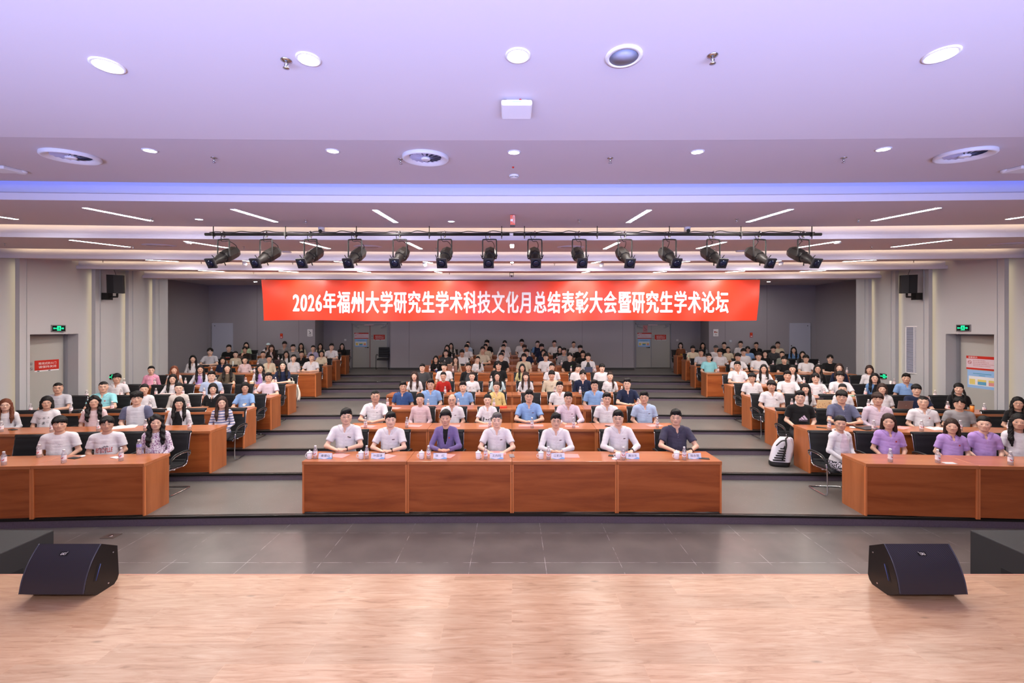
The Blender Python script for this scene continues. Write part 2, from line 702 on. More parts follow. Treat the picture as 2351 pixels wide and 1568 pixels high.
ribbon('ceiling', [(-3.7, H0), (3.59, H0), (3.60, H0 + 0.012), (3.60, H0 + 0.3)], M_CEIL)
starts = [3.6] + BEAM
for i in range(5):
    d0, d1 = starts[i], starts[i + 1]
    h0 = H0 + 0.06 if i == 0 else H0
    h1 = H0 + 0.185
    de = d1 - 0.13
    sl = (h1 - h0) / (de - d0)
    PANELS.append((d0, h0, sl))
    ribbon('ceiling', [(d0 + (0.0 if i == 0 else 0.0), h0), (de, h1), (de, h1 + 0.03), (de - 0.12, h1 + 0.035), (de - 0.12, H0 + 0.42), (d1 + 0.06, H0 + 0.42)], M_CEIL)
    # fascia, ledge and the lit back face of the cove
    ribbon('trim_%d' % (11 + i), [(d1, H0 - 0.0), (d1, H0 + 0.085), (d1 + 0.07, H0 + 0.085), (d1 + 0.07, H0 + 0.42)], M_CEIL2)
    # LED strip lying on the hidden lip of the panel
    mbs = MB()
    xs = np.linspace(-10.9, 10.9, 25)
    for a in range(24):
        q = []
        for x in (xs[a], xs[a + 1]):
            s = -SAG * x * x
            q += [(x, de - 0.07 + s, cz(h1 + 0.045)), (x, de - 0.10 + s, cz(h1 + 0.075))]
        mbs.add(q, [(0, 1, 3, 2)])
    o = mbs.build('cove_light', M_COVEB if i == 0 else M_COVE)
    tag(o, '%s glow strip hidden in the %s ceiling cove from the stage' % ('blue' if i == 0 else 'warm', ORD[i]), 'light strip', 'cove lights')
# beam five is closed behind, the rear ceiling is higher
ribbon('ceiling', [(13.55, H0), (13.9, H0), (13.9, H0 + 0.36)], M_CEIL)
mb = MB().quad((-13.4, 13.0, cz(1.92)), (13.4, 13.0, cz(1.92)), (13.4, 21.3, cz(1.92)), (-13.4, 21.3, cz(1.92)))
struct('ceiling', mb, M_CEIL)

# ------------------------------------------------------------------ side walls (saw-tooth panels with lit slots)
WD = [9.73, 11.5, 12.5, 13.44, 14.0]
WT = 4.86


def wall_pt(k, D):
    """X of panel k's surface at depth D (panel -1 is the one in front)"""
    if k < 0:
        return 11.2
    return 11.0 + 0.2 * (D - WD[k]) / (WD[k + 1] + 0.15 - WD[k])


for sg, side in ((-1, 'left'), (1, 'right')):
    mb = MB()

    def V(X, D, z):
        return (sg * X, D, z)

    def wq(X0, D0, X1, D1, z0, z1):
        mb.quad(V(X0, D0, z0), V(X1, D1, z0), V(X1, D1, z1), V(X0, D0, z1))
    wq(11.2, -3.7, 11.2, WD[0] + 0.15, 0, WT)
    DO0, DO1, DTOP = (9.96, 11.2, 2.70)
    for k in range(4):
        a, b_ = WD[k], WD[k + 1] + (0.15 if k < 3 else 0)
        if k == 0:
            wq(wall_pt(0, a), a, wall_pt(0, DO0), DO0, 0, WT)
            wq(wall_pt(0, DO1), DO1, wall_pt(0, b_), b_, 0, WT)
            wq(wall_pt(0, DO0), DO0, wall_pt(0, DO1), DO1, DTOP, WT)
            xr = 11.52
            wq(wall_pt(0, DO1), DO1, xr, DO1, 0, DTOP)
            wq(wall_pt(0, DO0), DO0, xr, DO0, 0, DTOP)
            mb.quad(V(wall_pt(0, DO0), DO0, DTOP), V(wall_pt(0, DO1), DO1, DTOP), V(xr, DO1, DTOP), V(xr, DO0, DTOP))
            wq(xr + 0.03, DO0 - 0.1, xr + 0.03, DO1 + 0.1, 0, DTOP + 0.1)
        elif k == 3:
            wq(11.0, a, 11.06, 14.0, 0, WT)
        else:
            wq(wall_pt(k, a), a, wall_pt(k, b_), b_, 0, WT)
        wq(11.0, a + 0.15, 11.25, a + 0.15, 0, WT)             # back of the slot
        wq(11.0, a, 11.1, a, 0, WT)                            # edge facing the stage
        wq(11.1, a, 11.1, a + 0.03, 0, WT)
        wq(11.1, a + 0.03, 11.02, a + 0.03, 0, WT)
    wq(11.06, 14.0, 13.3, 14.0, 0, WT)
    struct('wall_' + side, mb, M_WHITE)
    for k in range(4):
        a = WD[k]
        m2 = MB()
        m2.quad(V(11.085, a + 0.045, 0.3), V(11.085, a + 0.10, 0.3), V(11.085, a + 0.10, 4.3), V(11.085, a + 0.045, 4.3))
        o = m2.build('wall_light', M_WLED)
        tag(o, 'warm vertical glow strip in the %s wall, %s slot from the stage' % (side, ORD[k]), 'light strip', 'wall slot lights')
    mg = MB()
    mg.quad(V(13.1, 14.0, 0), V(13.1, 18.85, 0), V(13.1, 18.85, WT), V(13.1, 14.0, WT))
    struct('wall_%s' % side, mg, M_GREY)

# rear wall in facets
mb = MB()


def fq(X0, D0, X1, D1, z0, z1):
    mb.quad((X0, D0, z0), (X1, D1, z0), (X1, D1, z1), (X0, D0, z1))


for s in (-1, 1):
    fq(s * 13.15, 18.8, s * 8.5, 18.8, 0, WT)
    fq(s * 8.5, 18.8, s * 9.0, 20.8, 0, WT)
    d0, d1 = (7.68, 5.92) if s < 0 else (5.88, 7.62)
    lo_, hi_ = min(d0, d1), max(d0, d1)
    dz = 0.977 + 2.15
    fq(s * 9.0, 20.8, s * hi_, 20.8, 0, WT)
    fq(s * lo_, 20.8, s * 5.5, 20.8, 0, WT)
    fq(s * hi_, 20.8, s * lo_, 20.8, dz, WT)
    fq(s * lo_, 20.8, s * lo_, 20.95, 0, dz)
    fq(s * hi_, 20.8, s * hi_, 20.95, 0, dz)
    mb.quad((s * hi_, 20.8, dz), (s * lo_, 20.8, dz), (s * lo_, 20.95, dz), (s * hi_, 20.95, dz))
    fq(s * 5.56, 19.9, s * 5.56, 20.8, 0, WT)
fq(-5.56, 19.9, 5.56, 19.9, 0, WT)
mb.quad((-9, 21.0, 0), (9, 21.0, 0), (9, 21.0, WT), (-9, 21.0, WT))
struct('wall_back', mb, M_GREY)
mb = MB()
for s in (-1, 1):
    mb.box(min(s * 13.1, s * 8.5), max(s * 13.1, s * 8.5), 18.78, 18.8, 0.9, 1.08)
    hi_ = 7.75 if s < 0 else 7.7
    mb.box(min(s * 9.0, s * hi_), max(s * 9.0, s * hi_), 20.775, 20.8, 0.9, 1.08)
    mb.box(min(s * 5.8, s * 5.56), max(s * 5.8, s * 5.56), 20.775, 20.8, 0.9, 1.08)
mb.box(-5.57, 5.57, 19.88, 19.9, 0.9, 1.07)
struct('baseboard_back', mb, M_DARK)
M_SEAM = mat('panel_joint', (96, 90, 92), 0.8)
mb = MB()
for X, D in ((-1.9, 19.9), (3.2, 19.9), (-4.7, 19.9), (5.05, 19.9), (-9.2, 18.8), (-11.0, 18.8), (9.2, 18.8), (11.0, 18.8)):
    mb.box(X - 0.004, X + 0.004, D - 0.003, D, 1.08, WT)
struct('trim_20', mb, M_SEAM)
# stage end behind the photographer
struct('wall_front', MB().quad((-11.4, -3.65, 0), (11.4, -3.65, 0), (11.4, -3.65, WT), (-11.4, -3.65, WT)), M_WHITE)


# ------------------------------------------------------------------ doors and their notices
def fire_notice(w, h, first='常闭式防火门', second='请保持关闭'):
    """red plate with two lines of white lettering, round pictograms at its left; origin at lower left, facing -y"""
    p = MB()
    p.cur = 0
    p.box(0, w, -0.006, 0, 0.0, h)
    p.box(0, w, -0.004, 0, -0.075 * h / 0.3, -0.01)
    return p


M_LBLUE = mat('poster_blue', (150, 190, 235), 0.6)
M_YEL = mat('poster_yellow', (226, 208, 120), 0.6)
M_TEAL = mat('poster_teal', (90, 160, 200), 0.6)
M_PINKR = mat('poster_pink', (226, 150, 150), 0.6)
M_INKG = mat('grey_ink', (110, 104, 116), 0.6)
M_INK = mat('black_ink', (25, 25, 28), 0.6)
M_INKR = mat('red_ink', (176, 60, 52), 0.6)
M_WINK = mat('white_ink', (240, 236, 236), 0.6)


def closed_door_sign(parent, x, z, w, frame):
    """frame: function turning local (u,z,depth) meshes; builds in local coords then moved by matrix"""
    h = w * 0.43
    mbp = MB().box(x, x + w, -0.006, 0, z, z + h)
    o = mbp.move(frame).build('fire_door_sign', M_RED, parent)
    t = MB()
    text_into(t, '常闭式防火门', x + w * .15, x + w * .88, z + h * .55, z + h * .80, -0.008, bold=0.003)
    text_into(t, '请保持关闭', x + w * .15, x + w * .88, z + h * .20, z + h * .45, -0.008, bold=0.003)
    t.move(frame).build('lettering', M_WINK, o)
    s = MB().box(x, x + w, -0.004, 0, z - h * .13, z - h * .01)
    so = s.move(frame).build('sign_strip', M_PAPER, o)
    s = MB()
    for u in (.1, .55):
        s.box(x + w * u, x + w * (u + .09), -0.006, 0, z - h * .11, z - h * .04)
    s.move(frame).build('lettering', M_INK, so) if False else s.move(frame).build('print', M_INK, o)
    for q in (0.70, 0.2):
        c = MB()
        ring(c, x - w * .14, z + h * q, w * .062, w * .012, -0.006)
        if q < .5:
            c.tube([(x - w * .18, -0.006, z + h * q + w * .04), (x - w * .10, -0.006, z + h * q - w * .04)], w * 0.007, 4)
        else:
            c.box(x - w * .16, x - w * .12, -0.006, -0.002, z + h * q - w * .03, z + h * q + w * .02)
        c.move(frame).build('pictogram', M_INKG, parent)


def ring(mb, cx, cz_, r, t, y, seg=20):
    vs = []
    for k in range(seg):
        a = 2 * PI * k / seg
        for rr in (r, r - t):
            vs.append((cx + rr * math.cos(a), y, cz_ + rr * math.sin(a)))
    mb.add(vs, [(2 * k, 2 * ((k + 1) % seg), 2 * ((k + 1) % seg) + 1, 2 * k + 1) for k in range(seg)])


def disc(mb, cx, cz_, r, y, seg=20, ry=None):
    ry = ry or r
    vs = [(cx + r * math.cos(2 * PI * k / seg), y, cz_ + ry * math.sin(2 * PI * k / seg)) for k in range(seg)]
    mb.add(vs, [tuple(range(seg))])


def notice_board(parent, x, z, w, frame):
    """warm-reminder notice (red bars) above the blue poster"""
    h = w * 0.42
    o = MB().box(x, x + w, -0.004, 0, z, z + h).move(frame).build('notice', mat('notice_pink', (222, 198, 208), 0.6), parent)
    r = MB().box(x, x + w, -0.007, 0, z + h * .80, z + h).box(x, x + w, -0.007, 0, z, z + h * .12)
    r.move(frame).build('red_bar', M_RED, o)
    t = MB()
    text_into(t, '温馨提示', x + w * .06, x + w * .33, z + h * .84, z + h * .96, -0.009, bold=0.003)
    t.move(frame).build('lettering', M_WINK, o)
    t = MB()
    ring(t, x + w * .1, z + h * .52, w * .055, w * .012, -0.006)
    t.tube([(x + w * .065, -0.006, z + h * .57), (x + w * .135, -0.006, z + h * .47)], w * 0.006, 4)
    for j, L in enumerate((.36, .45, .62, .5)):
        text_into(t, '请勿在室内吸烟乱扔垃圾保持安静'[:8 + 2 * j], x + w * .2, x + w * (.2 + L), z + h * (.64 - .13 * j), z + h * (.70 - .13 * j), -0.006)
    t.move(frame).build('print', M_INKR, o)
    # poster
    pw, ph = w * .86, w * .55
    X, Z = x + w * .03, z - h * .05 - ph
    p = MB().box(X, X + pw, -0.004, 0, Z, Z + ph).move(frame).build('poster', M_LBLUE, parent)
    MB().box(X + pw * .05, X + pw * .95, -0.007, 0, Z + ph * .16, Z + ph * .66).move(frame).build('white_panel', M_PAPER, p)
    for a, b_, mm in ((.08, .27, M_YEL), (.36, .64, M_TEAL), (.72, .91, M_PINKR)):
        MB().box(X + pw * a, X + pw * b_, -0.009, 0, Z + ph * .2, Z + ph * .5).move(frame).build('coloured_box', mm, p)
        MB().box(X + pw * a, X + pw * b_, -0.010, 0, Z + ph * .38, Z + ph * .5).move(frame).build('coloured_box', M_YEL, p)
    t = MB()
    t.box(X + pw * .2, X + pw * .8, -0.007, 0, Z + ph * .80, Z + ph * .84)
    t.box(X + pw * .4, X + pw * .6, -0.007, 0, Z + ph * .71, Z + ph * .74)
    t.move(frame).build('print', M_TEAL, p)


# back double doors
ND = 0
for s in (-1, 1):
    x0, x1 = (-7.68, -5.92) if s < 0 else (5.88, 7.62)
    ND += 1
    r = empty('door_%d' % ND, ((x0 + x1) / 2, 20.9, TZ[8]), kind='structure')
    tag(r, 'double fire door in the back wall, %s' % ('with a black chair before it' if s < 0 else 'near the brown-clad person'), 'door')
    hw = (x1 - x0) / 2
    fm = MB().box(-hw, -hw + .05, -0.1, 0.02, 0, 2.15).box(hw - .05, hw, -0.1, 0.02, 0, 2.15).box(-hw, hw, -0.1, 0.02, 2.09, 2.15)
    fm.build('door_frame', M_DOORF, r)
    mid = -0.0 if s < 0 else -0.08
    for a, b_ in ((-hw + .05, mid - .006), (mid + .006, hw - .05)):
        lf = MB().bbox(a, b_, -0.03, 0.02, 0.02, 2.09).build('door_leaf', M_DOOR, r)
    MB().box(mid - .012, mid + .012, -0.035, -0.02, 0.02, 2.08).build('door_joint', mat('joint_red', (130, 50, 48), 0.5) if s < 0 else M_DOORF, r)
    MB().box(-.25, .2, -0.1, -0.03, 2.035, 2.085).build('door_closer_rail', mat('closer_pink', (224, 196, 200), 0.4), r)
    for q in (-1, 1):
        MB().box(q * (hw - .2) - .07, q * (hw - .2) + .07, -0.09, -0.03, 1.98, 2.05).tube([(q * (hw - .14), -0.07, 2.0), (q * (hw - .3), -0.1, 1.93), (q * (hw - .36), -0.05, 1.92)], .01, 6).build('door_closer', M_DOORF, r)
    h = MB().lathe([(0.028, -0.05), (0.028, -0.03)], c=(mid - .1, 0, 0.98), axis='y', seg=12)
    h.tube([(mid - .1, -0.05, .98), (mid - .1, -0.07, .98), (mid - .24, -0.07, .975)], .012, 8)
    h.build('door_handle', M_BLACKM, r)
    fr = Matrix.Translation((0, -0.03, 0))
    notice_board(r, -hw + .13, 1.40, .68, fr)
    closed_door_sign(r, mid + .17, 1.36, .54, fr)
    if s > 0:
        c = MB().box(-.47, -.26, -0.005, 0, 1.72, 2.04).move(fr).build('pink_card', mat('card_pink', (216, 140, 140), 0.6), r)
        MB().tube([(-.44, -0.008, 1.98), (-.38, -0.008, 1.9), (-.36, -0.008, 1.87), (-.3, -0.008, 1.84)], .008, 4).box(-.43, -.3, -0.008, 0, 1.78, 1.8).move(fr).build('print', M_INKG, c)

# single grey doors in the rear side bays
for s in (-1, 1):
    x0, x1 = (-12.95, -12.0) if s < 0 else (11.93, 12.88)
    ND += 1
    r = empty('door_%d' % ND, ((x0 + x1) / 2, 18.79, TZ[8]), kind='structure')
    tag(r, 'plain pale grey door in the recessed %s rear bay' % ('left' if s < 0 else 'right'), 'door')
    MB().bbox(-.45, .45, -0.04, 0.0, 0.02, 2.12).build('door_leaf', mat('pale_blue_door', (186, 188, 206), 0.45), r)
    mh = MB()
    for z in (.3, 1.1, 1.85):
        mh.box(s * .455, s * .475, -0.05, 0, z, z + .14)
    mh.box(min(s * .45, s * .48), max(s * .45, s * .48), -0.02, 0, 0, 2.14)
    mh.build('hinge_side_frame', M_DOORF, r)
    k = MB().lathe([(0.03, -0.09), (0.03, -0.04)], c=(-s * .38, 0, 1.0), axis='y', seg=12)
    k.lathe([(0.02, -0.06), (0.02, -0.04)], c=(-s * .38, 0, 1.14), axis='y', seg=12)
    k.lathe([(0.018, -0.05), (0.018, -0.04)], c=(s * .32, 0, 2.0), axis='y', seg=10)
    k.build('door_handle', M_BLACKM, r)

# side doors at the foot of the raked floor
for s in (-1, 1):
    ND += 1
    X = s * 11.52
    r = empty('door_%d' % ND, (X, 10.58, 0.42), kind='structure')
    tag(r, 'grey fire door set deep in the %s wall below a green exit sign' % ('left' if s < 0 else 'right'), 'door')
    r.rotation_euler = (0, 0, PI / 2 if s < 0 else -PI / 2)      # local -y faces the hall
    MB().bbox(-.58, .58, -0.03, 0.01, 0, 2.26).build('door_leaf', M_DOOR, r)
    MB().box(-.62, -.57, -0.09, 0.01, 0, 2.28).box(.57, .62, -0.09, 0.01, 0, 2.28).box(-.62, .62, -0.06, 0.01, 2.235, 2.28).build('door_frame', M_DOORF, r)
    fr = Matrix.Translation((0, -0.03, 0))
    if s < 0:
        closed_door_sign(r, -.1, 1.40, .56, fr)
        MB().bbox(-.56, -.53, -0.05, -0.02, 0.9, 1.0, 0.002).build('door_latch', M_BLACKM, r)
    else:
        notice_board(r, -.43, 1.40, .80, fr)
        h = MB().lathe([(0.035, -0.06), (0.035, -0.03)], c=(.44, 0, .90), axis='y', seg=12)
        h.tube([(.44, -0.06, .9), (.44, -0.09, .9), (.27, -0.09, .9)], .013, 8)
        h.build('door_handle', M_CHROME, r)


# ------------------------------------------------------------------ wall fittings
def exit_sign(pos, rz, label):
    r = empty('exit_sign', pos, rz, label, 'sign', 'green exit signs')
    MB().bbox(-.17, .17, -0.03, 0.0, -.085, .085).build('housing', mat('brushed_housing', (150, 150, 155), 0.35, metal=0.7), r)
    MB().box(-.15, .15, -0.034, -0.028, -.066, .066).build('sign_face', M_EXITB, r)
    g = MB()
    y = -0.036
    g.box(-.045, .045, y - .002, y, -.055, .058)
    g.box(-.115, -.055, y - .002, y, -.012, .012)
    g.box(.055, .085, y - .002, y, -.012, .012)
    g.add([(.085, y, -.03), (.12, y, 0), (.085, y, .03)], [(0, 1, 2)])
    g.add([(-.115, y, -.03), (-.135, y, 0), (-.115, y, .03)], [(0, 1, 2)])
    g.build('pictogram', M_GREEN, r)
    k = MB()
    disc(k, .0, .03, .011, y - .003, 12)
    k.tube([(0, y - .003, .016), (.004, y - .003, -.008), (.02, y - .003, -.02), (.012, y - .003, -.045)], .006, 4)
    k.tube([(0.0, y - .003, -.008), (-.018, y - .003, -.02), (-.03, y - .003, -.045)], .006, 4)
    k.tube([(-.024, y - .003, .0), (-.008, y - .003, .014), (.022, y - .003, -.002)], .005, 4)
    k.build('running_figure', M_EXITB, r)


exit_sign((-11.09, 10.63, 2.84), PI / 2, 'green lit exit sign above the left fire door')
exit_sign((11.09, 10.68, 2.85), -PI / 2, 'green lit exit sign above the right fire door')
exit_sign((11.1, 12.95, 1.42), -PI / 2, 'small green exit sign low on the right wall below the vent grille')
exit_sign((-11.12, 12.1, 1.50), PI / 2, 'dim exit sign low on the left wall behind the person in white polo')

# louvred vent in the right wall
r = empty('vent_grille', (11.09, 12.0, 2.25), -PI / 2, 'tall white louvred vent grille with grey slats on the right wall', 'vent')
MB().box(-.26, .26, -0.02, 0, -.66, -.63).box(-.26, .26, -0.02, 0, .63, .66).box(-.26, -.235, -0.02, 0, -.66, .66).box(.235, .26, -0.02, 0, -.66, .66).box(-.008, .008, -0.022, 0, -.64, .64).build('frame', M_TRIMW, r)
MB().box(-.24, .24, -0.003, 0, -.64, .64).build('backing', mat('vent_dark', (90, 92, 108), 0.6), r)
sl = MB()
for k in range(42):
    z = -.625 + k * 0.03
    sl.add([(-.235, -0.004, z + .016), (.235, -0.004, z + .016), (.235, -0.018, z), (-.235, -0.018, z)], [(0, 1, 2, 3)])
sl.build('slats', mat('vent_slat', (168, 170, 190), 0.5), r)

# switches, call points, posters on the grey rear walls


def plate(name, px_, py_, D, w, h, m, label, cat):
    p = px(px_, py_, D)
    r = empty(name, (p.x, D, p.z), 0, label, cat)
    MB().bbox(-w / 2, w / 2, -0.02, 0, -h / 2, h / 2, 0.003).build('plate', m, r)
    return r


for s, x in ((-1, 646.5), (1, 1724.5)):
    r = plate('fire_alarm', x, 771 if s < 0 else 769, 18.8, .11, .20, M_RED, 'red fire alarm box on the %s grey rear wall' % ('left' if s < 0 else 'right'), 'alarm')
    MB().box(-.035, .035, -0.024, -0.018, -.075, -.035).build('label_plate', M_PAPER, r)
    MB().lathe([(.022, -.028), (.022, -.018)], c=(0, 0, .045), axis='y', seg=12).build('call_button', mat('alarm_orange', (226, 120, 40), 0.4), r)
for s, x, y in ((-1, 712, 764), (1, 1643, 764)):
    r = plate('poster', x, y, 18.8, .22, .31, M_PAPER, 'small white %s notice on the %s grey rear wall' % (('no smoking', 'left') if s < 0 else ('no food and drink', 'right')), 'poster')
    t = MB()
    if s < 0:
        t.tube([(-.05, -0.022, .09), (0.0, -0.022, .03), (.05, -0.022, -.02)], .01, 4).box(-.05, .05, -0.022, -.02, -.035, -.015)
        t.box(-.07, .07, -0.022, -.02, -.105, -.085)
        t.build('print', M_INK, r)
    else:
        t.prism([(-.06, -.01), (-.02, -.01), (-.012, .07), (-.068, .07)], 'y', -0.024, -.02)
        t.build('drink_print', M_INKR, r)
        t = MB()
        disc(t, .035, .02, .035, -0.023, 14, .03)
        t.build('bread_print', mat('bread_brown', (176, 110, 70), 0.6), r)
        t = MB().box(-.03, .03, -0.022, -.02, -.07, -.055).box(-.06, .06, -0.022, -.02, -.1, -.085)
        t.build('print', M_INKG, r)
for n_, x, y, D, c, lb in (('light_switch', 793, 780.5, 20.8, M_TRIMW, 'white light switch on the grey wall left of the left rear door'),
                           ('light_switch', 1555, 781, 20.8, M_TRIMW, 'white light switch above the person in brown sweater'),
                           ('light_switch', 1677, 783, 18.8, mat('pale_blue_plastic', (170, 196, 214), 0.5), 'pale blue switch plate on the right grey rear wall')):
    r = plate(n_, x, y, D, .09, .09, c, lb, 'switch')
    MB().box(-.03, .03, -0.025, -0.018, -.03, .03).build('rocker', mat('rocker_white', (205, 202, 208), 0.4), r)


# wall loudspeakers on swivel arms
for s in (-1, 1):
    side = 'left' if s < 0 else 'right'
    r = empty('wall_speaker', (s * 10.62, 11.7, 3.97), 0, 'black loudspeaker on a bracket high on the %s wall' % side, 'loudspeaker', 'wall loudspeakers')
    r.scale = (.84, .84, .84)
    r.location.z = 4.03
    c = MB()
    a = math.radians(-s * 28)
    prof = [(-.2, -.18), (-.02, -.23), (.2, -.18), (.16, .18), (-.16, .18)]
    c.prism(prof, 'z', -.29, .29)
    c.move(Matrix.Rotation(a, 4, 'Z') @ Matrix.Rotation(0.08, 4, 'X')).build('cabinet', mat('speaker_black', (20, 20, 22), 0.6), r)
    g = MB()
    g.add([(-.19, -.186, -.27), (-.02, -.236, -.27), (-.02, -.236, .27), (-.19, -.186, .27)], [(0, 1, 2, 3)])
    g.add([(-.01, -.236, -.27), (.19, -.186, -.27), (.19, -.186, .27), (-.01, -.236, .27)], [(0, 1, 2, 3)])
    g.move(Matrix.Rotation(a, 4, 'Z') @ Matrix.Rotation(0.08, 4, 'X')).build('front_grille', mat('speaker_grille', (26, 26, 29), 0.7, bump=(300, 0.3, 0.002)), r)
    br_ = MB().tube([(0, .02, -.28), (0, .02, -.40)], .03, 10).box(min(0, s * .26), max(0, s * .26), -.01, .05, -.43, -.38)
    br_.box(min(s * .22, s * .42), max(s * .22, s * .42), -.07, .11, -.50, -.28)
    br_.build('bracket', M_BLACKM, r)
    w = MB().tube(smooth_path([(s * .02, .0, .29), (s * .15, .05, .5), (s * .32, .05, .7)], 4), .006, 5)
    w.build('cable', M_BLACK, r)

# ------------------------------------------------------------------ ceiling fittings


def on_panel(i, x, y):
    """pixel -> point on ceiling panel i (-1 = front soffit, 5 = rear) and slope"""
    if i == -1:
        D = H0 * F / (HOR - y)
        return Vector(((x - CX) * D / F, D, cz(H0))), 0.0
    if i == 5:
        D = 1.92 * F / (HOR - y)
        return Vector(((x - CX) * D / F, D, cz(1.92))), 0.0
    d0, h0, sl = PANELS[i]
    ds = d0
    for _ in range(4):
        D = (h0 - sl * ds) / ((HOR - y) / F - sl)
        X = (x - CX) * D / F
        ds = d0 - SAG * X * X
    return Vector((X, D, cz(h0 + sl * (D - ds)))), sl


def fitting(name, i, x, y, label, cat, group=None):
    p, sl = on_panel(i, x, y)
    o = empty(name, p, 0, label, cat, group)
    o.rotation_euler = (math.atan(sl), 0, 0)
    return o


def downlight(i, x, y, r, label):
    o = fitting('downlight', i, x, y, label, 'ceiling light', 'round recessed downlights')
    MB().lathe([(r * 1.0, 0), (r * 1.0, -.006), (r * .82, -.008), (r * .80, -.002)], seg=28, cap=False).build('rim', M_TRIMW, o)
    MB().lathe([(r * .80, -.004), (r * .3, -.0045)], seg=28).build('diffuser', M_DOWN, o)
    return o


NAMES = ['far left', 'left of centre', 'centre', 'right of centre', 'far right']
downlight(-1, 247, 150, .085, 'large round downlight nearest the upper left corner of the front soffit')
downlight(-1, 708, 135, .068, 'round downlight beside the sprinkler on the front soffit')
downlight(-1, 1189, 127, .072, 'round downlight on the front soffit straight above the white access point')
downlight(-1, 2161, 125, .085, 'large round downlight nearest the upper right corner of the front soffit')
for k, (x, y) in enumerate(((344, 345), (764, 346), (1180, 349), (1601, 348), (2028, 342))):
    downlight(0, x, y, .062, 'small bright downlight behind the soffit edge, %s of five' % from_left(k, 5))
downlight(1, 457, 503, .06, 'small dim downlight between the strip lights, left one of two')
downlight(1, 1036, 508, .06, 'small dim downlight between the strip lights, right one of two')

o = fitting('ceiling_speaker', -1, 1432, 129, 'round grey ceiling loudspeaker in a white ring on the front soffit', 'loudspeaker')
MB().lathe([(.105, 0), (.105, -.008), (.082, -.012), (.08, -.003)], seg=32, cap=False).build('rim', M_TRIMW, o)
MB().lathe([(.082, -.008), (.001, -.009)], seg=32).build('grille', mat('grey_mesh', (150, 152, 172), 0.6), o)

o = fitting('access_point', -1, 1186, 240, 'white rounded wireless access point under the front soffit', 'access point')
b_ = MB().bbox(-.105, .105, -.105, .105, -.055, -.018, .012)
b_.build('housing', M_TRIMW, o)
MB().bbox(-.07, .07, -.07, .09, -.02, 0, .004).build('mounting_plate', mat('plate_grey', (190, 190, 200), 0.5), o)
MB().tube(smooth_path([(.02, -.07, -.002), (.03, -.085, -.012), (.03, -.07, -.022)], 3), .004, 5).build('red_wire', M_RED, o)
MB().box(-.03, .03, -.1065, -.104, -.036, -.032).build('logo_print', M_LBLUE, o)

sprk = [(-1, 657, 138), (-1, 1636, 127), (0, 491, 362), (0, 920, 365), (0, 1401, 363), (0, 1937, 362), (1, 702, 505), (1, 1330, 505), (1, 1691, 503), (1, 1971, 503), (1, 347, 501), (2, 11, 558), (2, 560, 566), (2, 1002, 570), (2, 1641, 567), (2, 2001, 565), (2, 306, 565),
        (3, 236, 598), (3, 462, 601), (3, 672, 603), (3, 1175, 604), (3, 1273, 605), (3, 2098, 598), (4, 582, 625), (4, 1032, 626)]
SPL = {-1: 'front soffit', 0: 'strip behind the soffit edge', 1: 'nearest bay of strip lights', 2: 'second bay of strip lights', 3: 'third bay of strip lights', 4: 'last bay of strip lights'}
cnt = {}
for i, x, y in sprk:
    cnt[i] = cnt.get(i, 0) + 1
tot = dict(cnt)
seen = {}
for i, x, y in sorted(sprk):
    k = seen.get(i, 0)
    seen[i] = k + 1
    o = fitting('sprinkler', i, x, y, 'chrome ceiling sprinkler, %s in the %s' % (from_left(k, tot[i]), SPL[i]), 'sprinkler', 'ceiling sprinklers')
    MB().lathe([(.03, 0), (.03, -.004), (.012, -.01)], seg=14).build('escutcheon', M_CHROME, o)
    q = MB().lathe([(.007, -.005), (.007, -.03), (.004, -.032), (.004, -.045)], seg=8)
    q.lathe([(.016, -.045), (.018, -.048), (.004, -.05)], seg=12)
    q.tube([(-.009, 0, -.02), (-.011, 0, -.035), (-.003, 0, -.046)], .002, 4).tube([(.009, 0, -.02), (.011, 0, -.035), (.003, 0, -.046)], .002, 4)
    q.build('sprinkler_head', M_CHROME, o)

for i, x, y, lb in ((0, 47, 392, 'white smoke detector by the left edge of the ceiling'), (0, 1180, 402, 'white smoke detector on the centre line behind the soffit edge'), (0, 2313, 390, 'white smoke detector by the right edge of the ceiling'),
                    (2, 433, 556, 'small smoke detector above the left end of the lighting bar'), (2, 1923, 556, 'small smoke detector above the right end of the lighting bar'), (4, 643, 626, 'tiny smoke detector in the last bay above the banner')):
    o = fitting('smoke_detector', i, x, y, lb, 'smoke detector', 'smoke detectors')
    MB().lathe([(.055, 0), (.055, -.012), (.04, -.03), (.02, -.034)], seg=20).build('housing', M_TRIMW, o)
    s_ = MB()
    for k in range(5):
        a = -PI / 2 + (k - 2) * .45
        s_.box(.043 * math.cos(a) - .004, .043 * math.cos(a) + .004, .043 * math.sin(a) - .006, .043 * math.sin(a) + .004, -.029, -.017)
    s_.build('vent_slots', M_INK, o)
for x, lb in ((6, 'white box sensor at the left edge of the ceiling'), (2347, 'white box sensor at the right edge of the ceiling')):
    o = fitting('ceiling_sensor', 0, x, 385, lb, 'sensor')
    MB().bbox(-.11, .11, -.09, .09, -.035, 0, .008).build('housing', M_TRIMW, o)
    MB().box(-.02, .02, -.092, -.089, -.022, -.015).build('slot', M_INK, o)
o = fitting('indicator_lamp', 0, 1178, 383, 'tiny red indicator lamp on the centre line of the ceiling', 'lamp')
MB().lathe([(.012, 0), (.010, -.01), (.004, -.014)], seg=12).build('lens', M_RED, o)

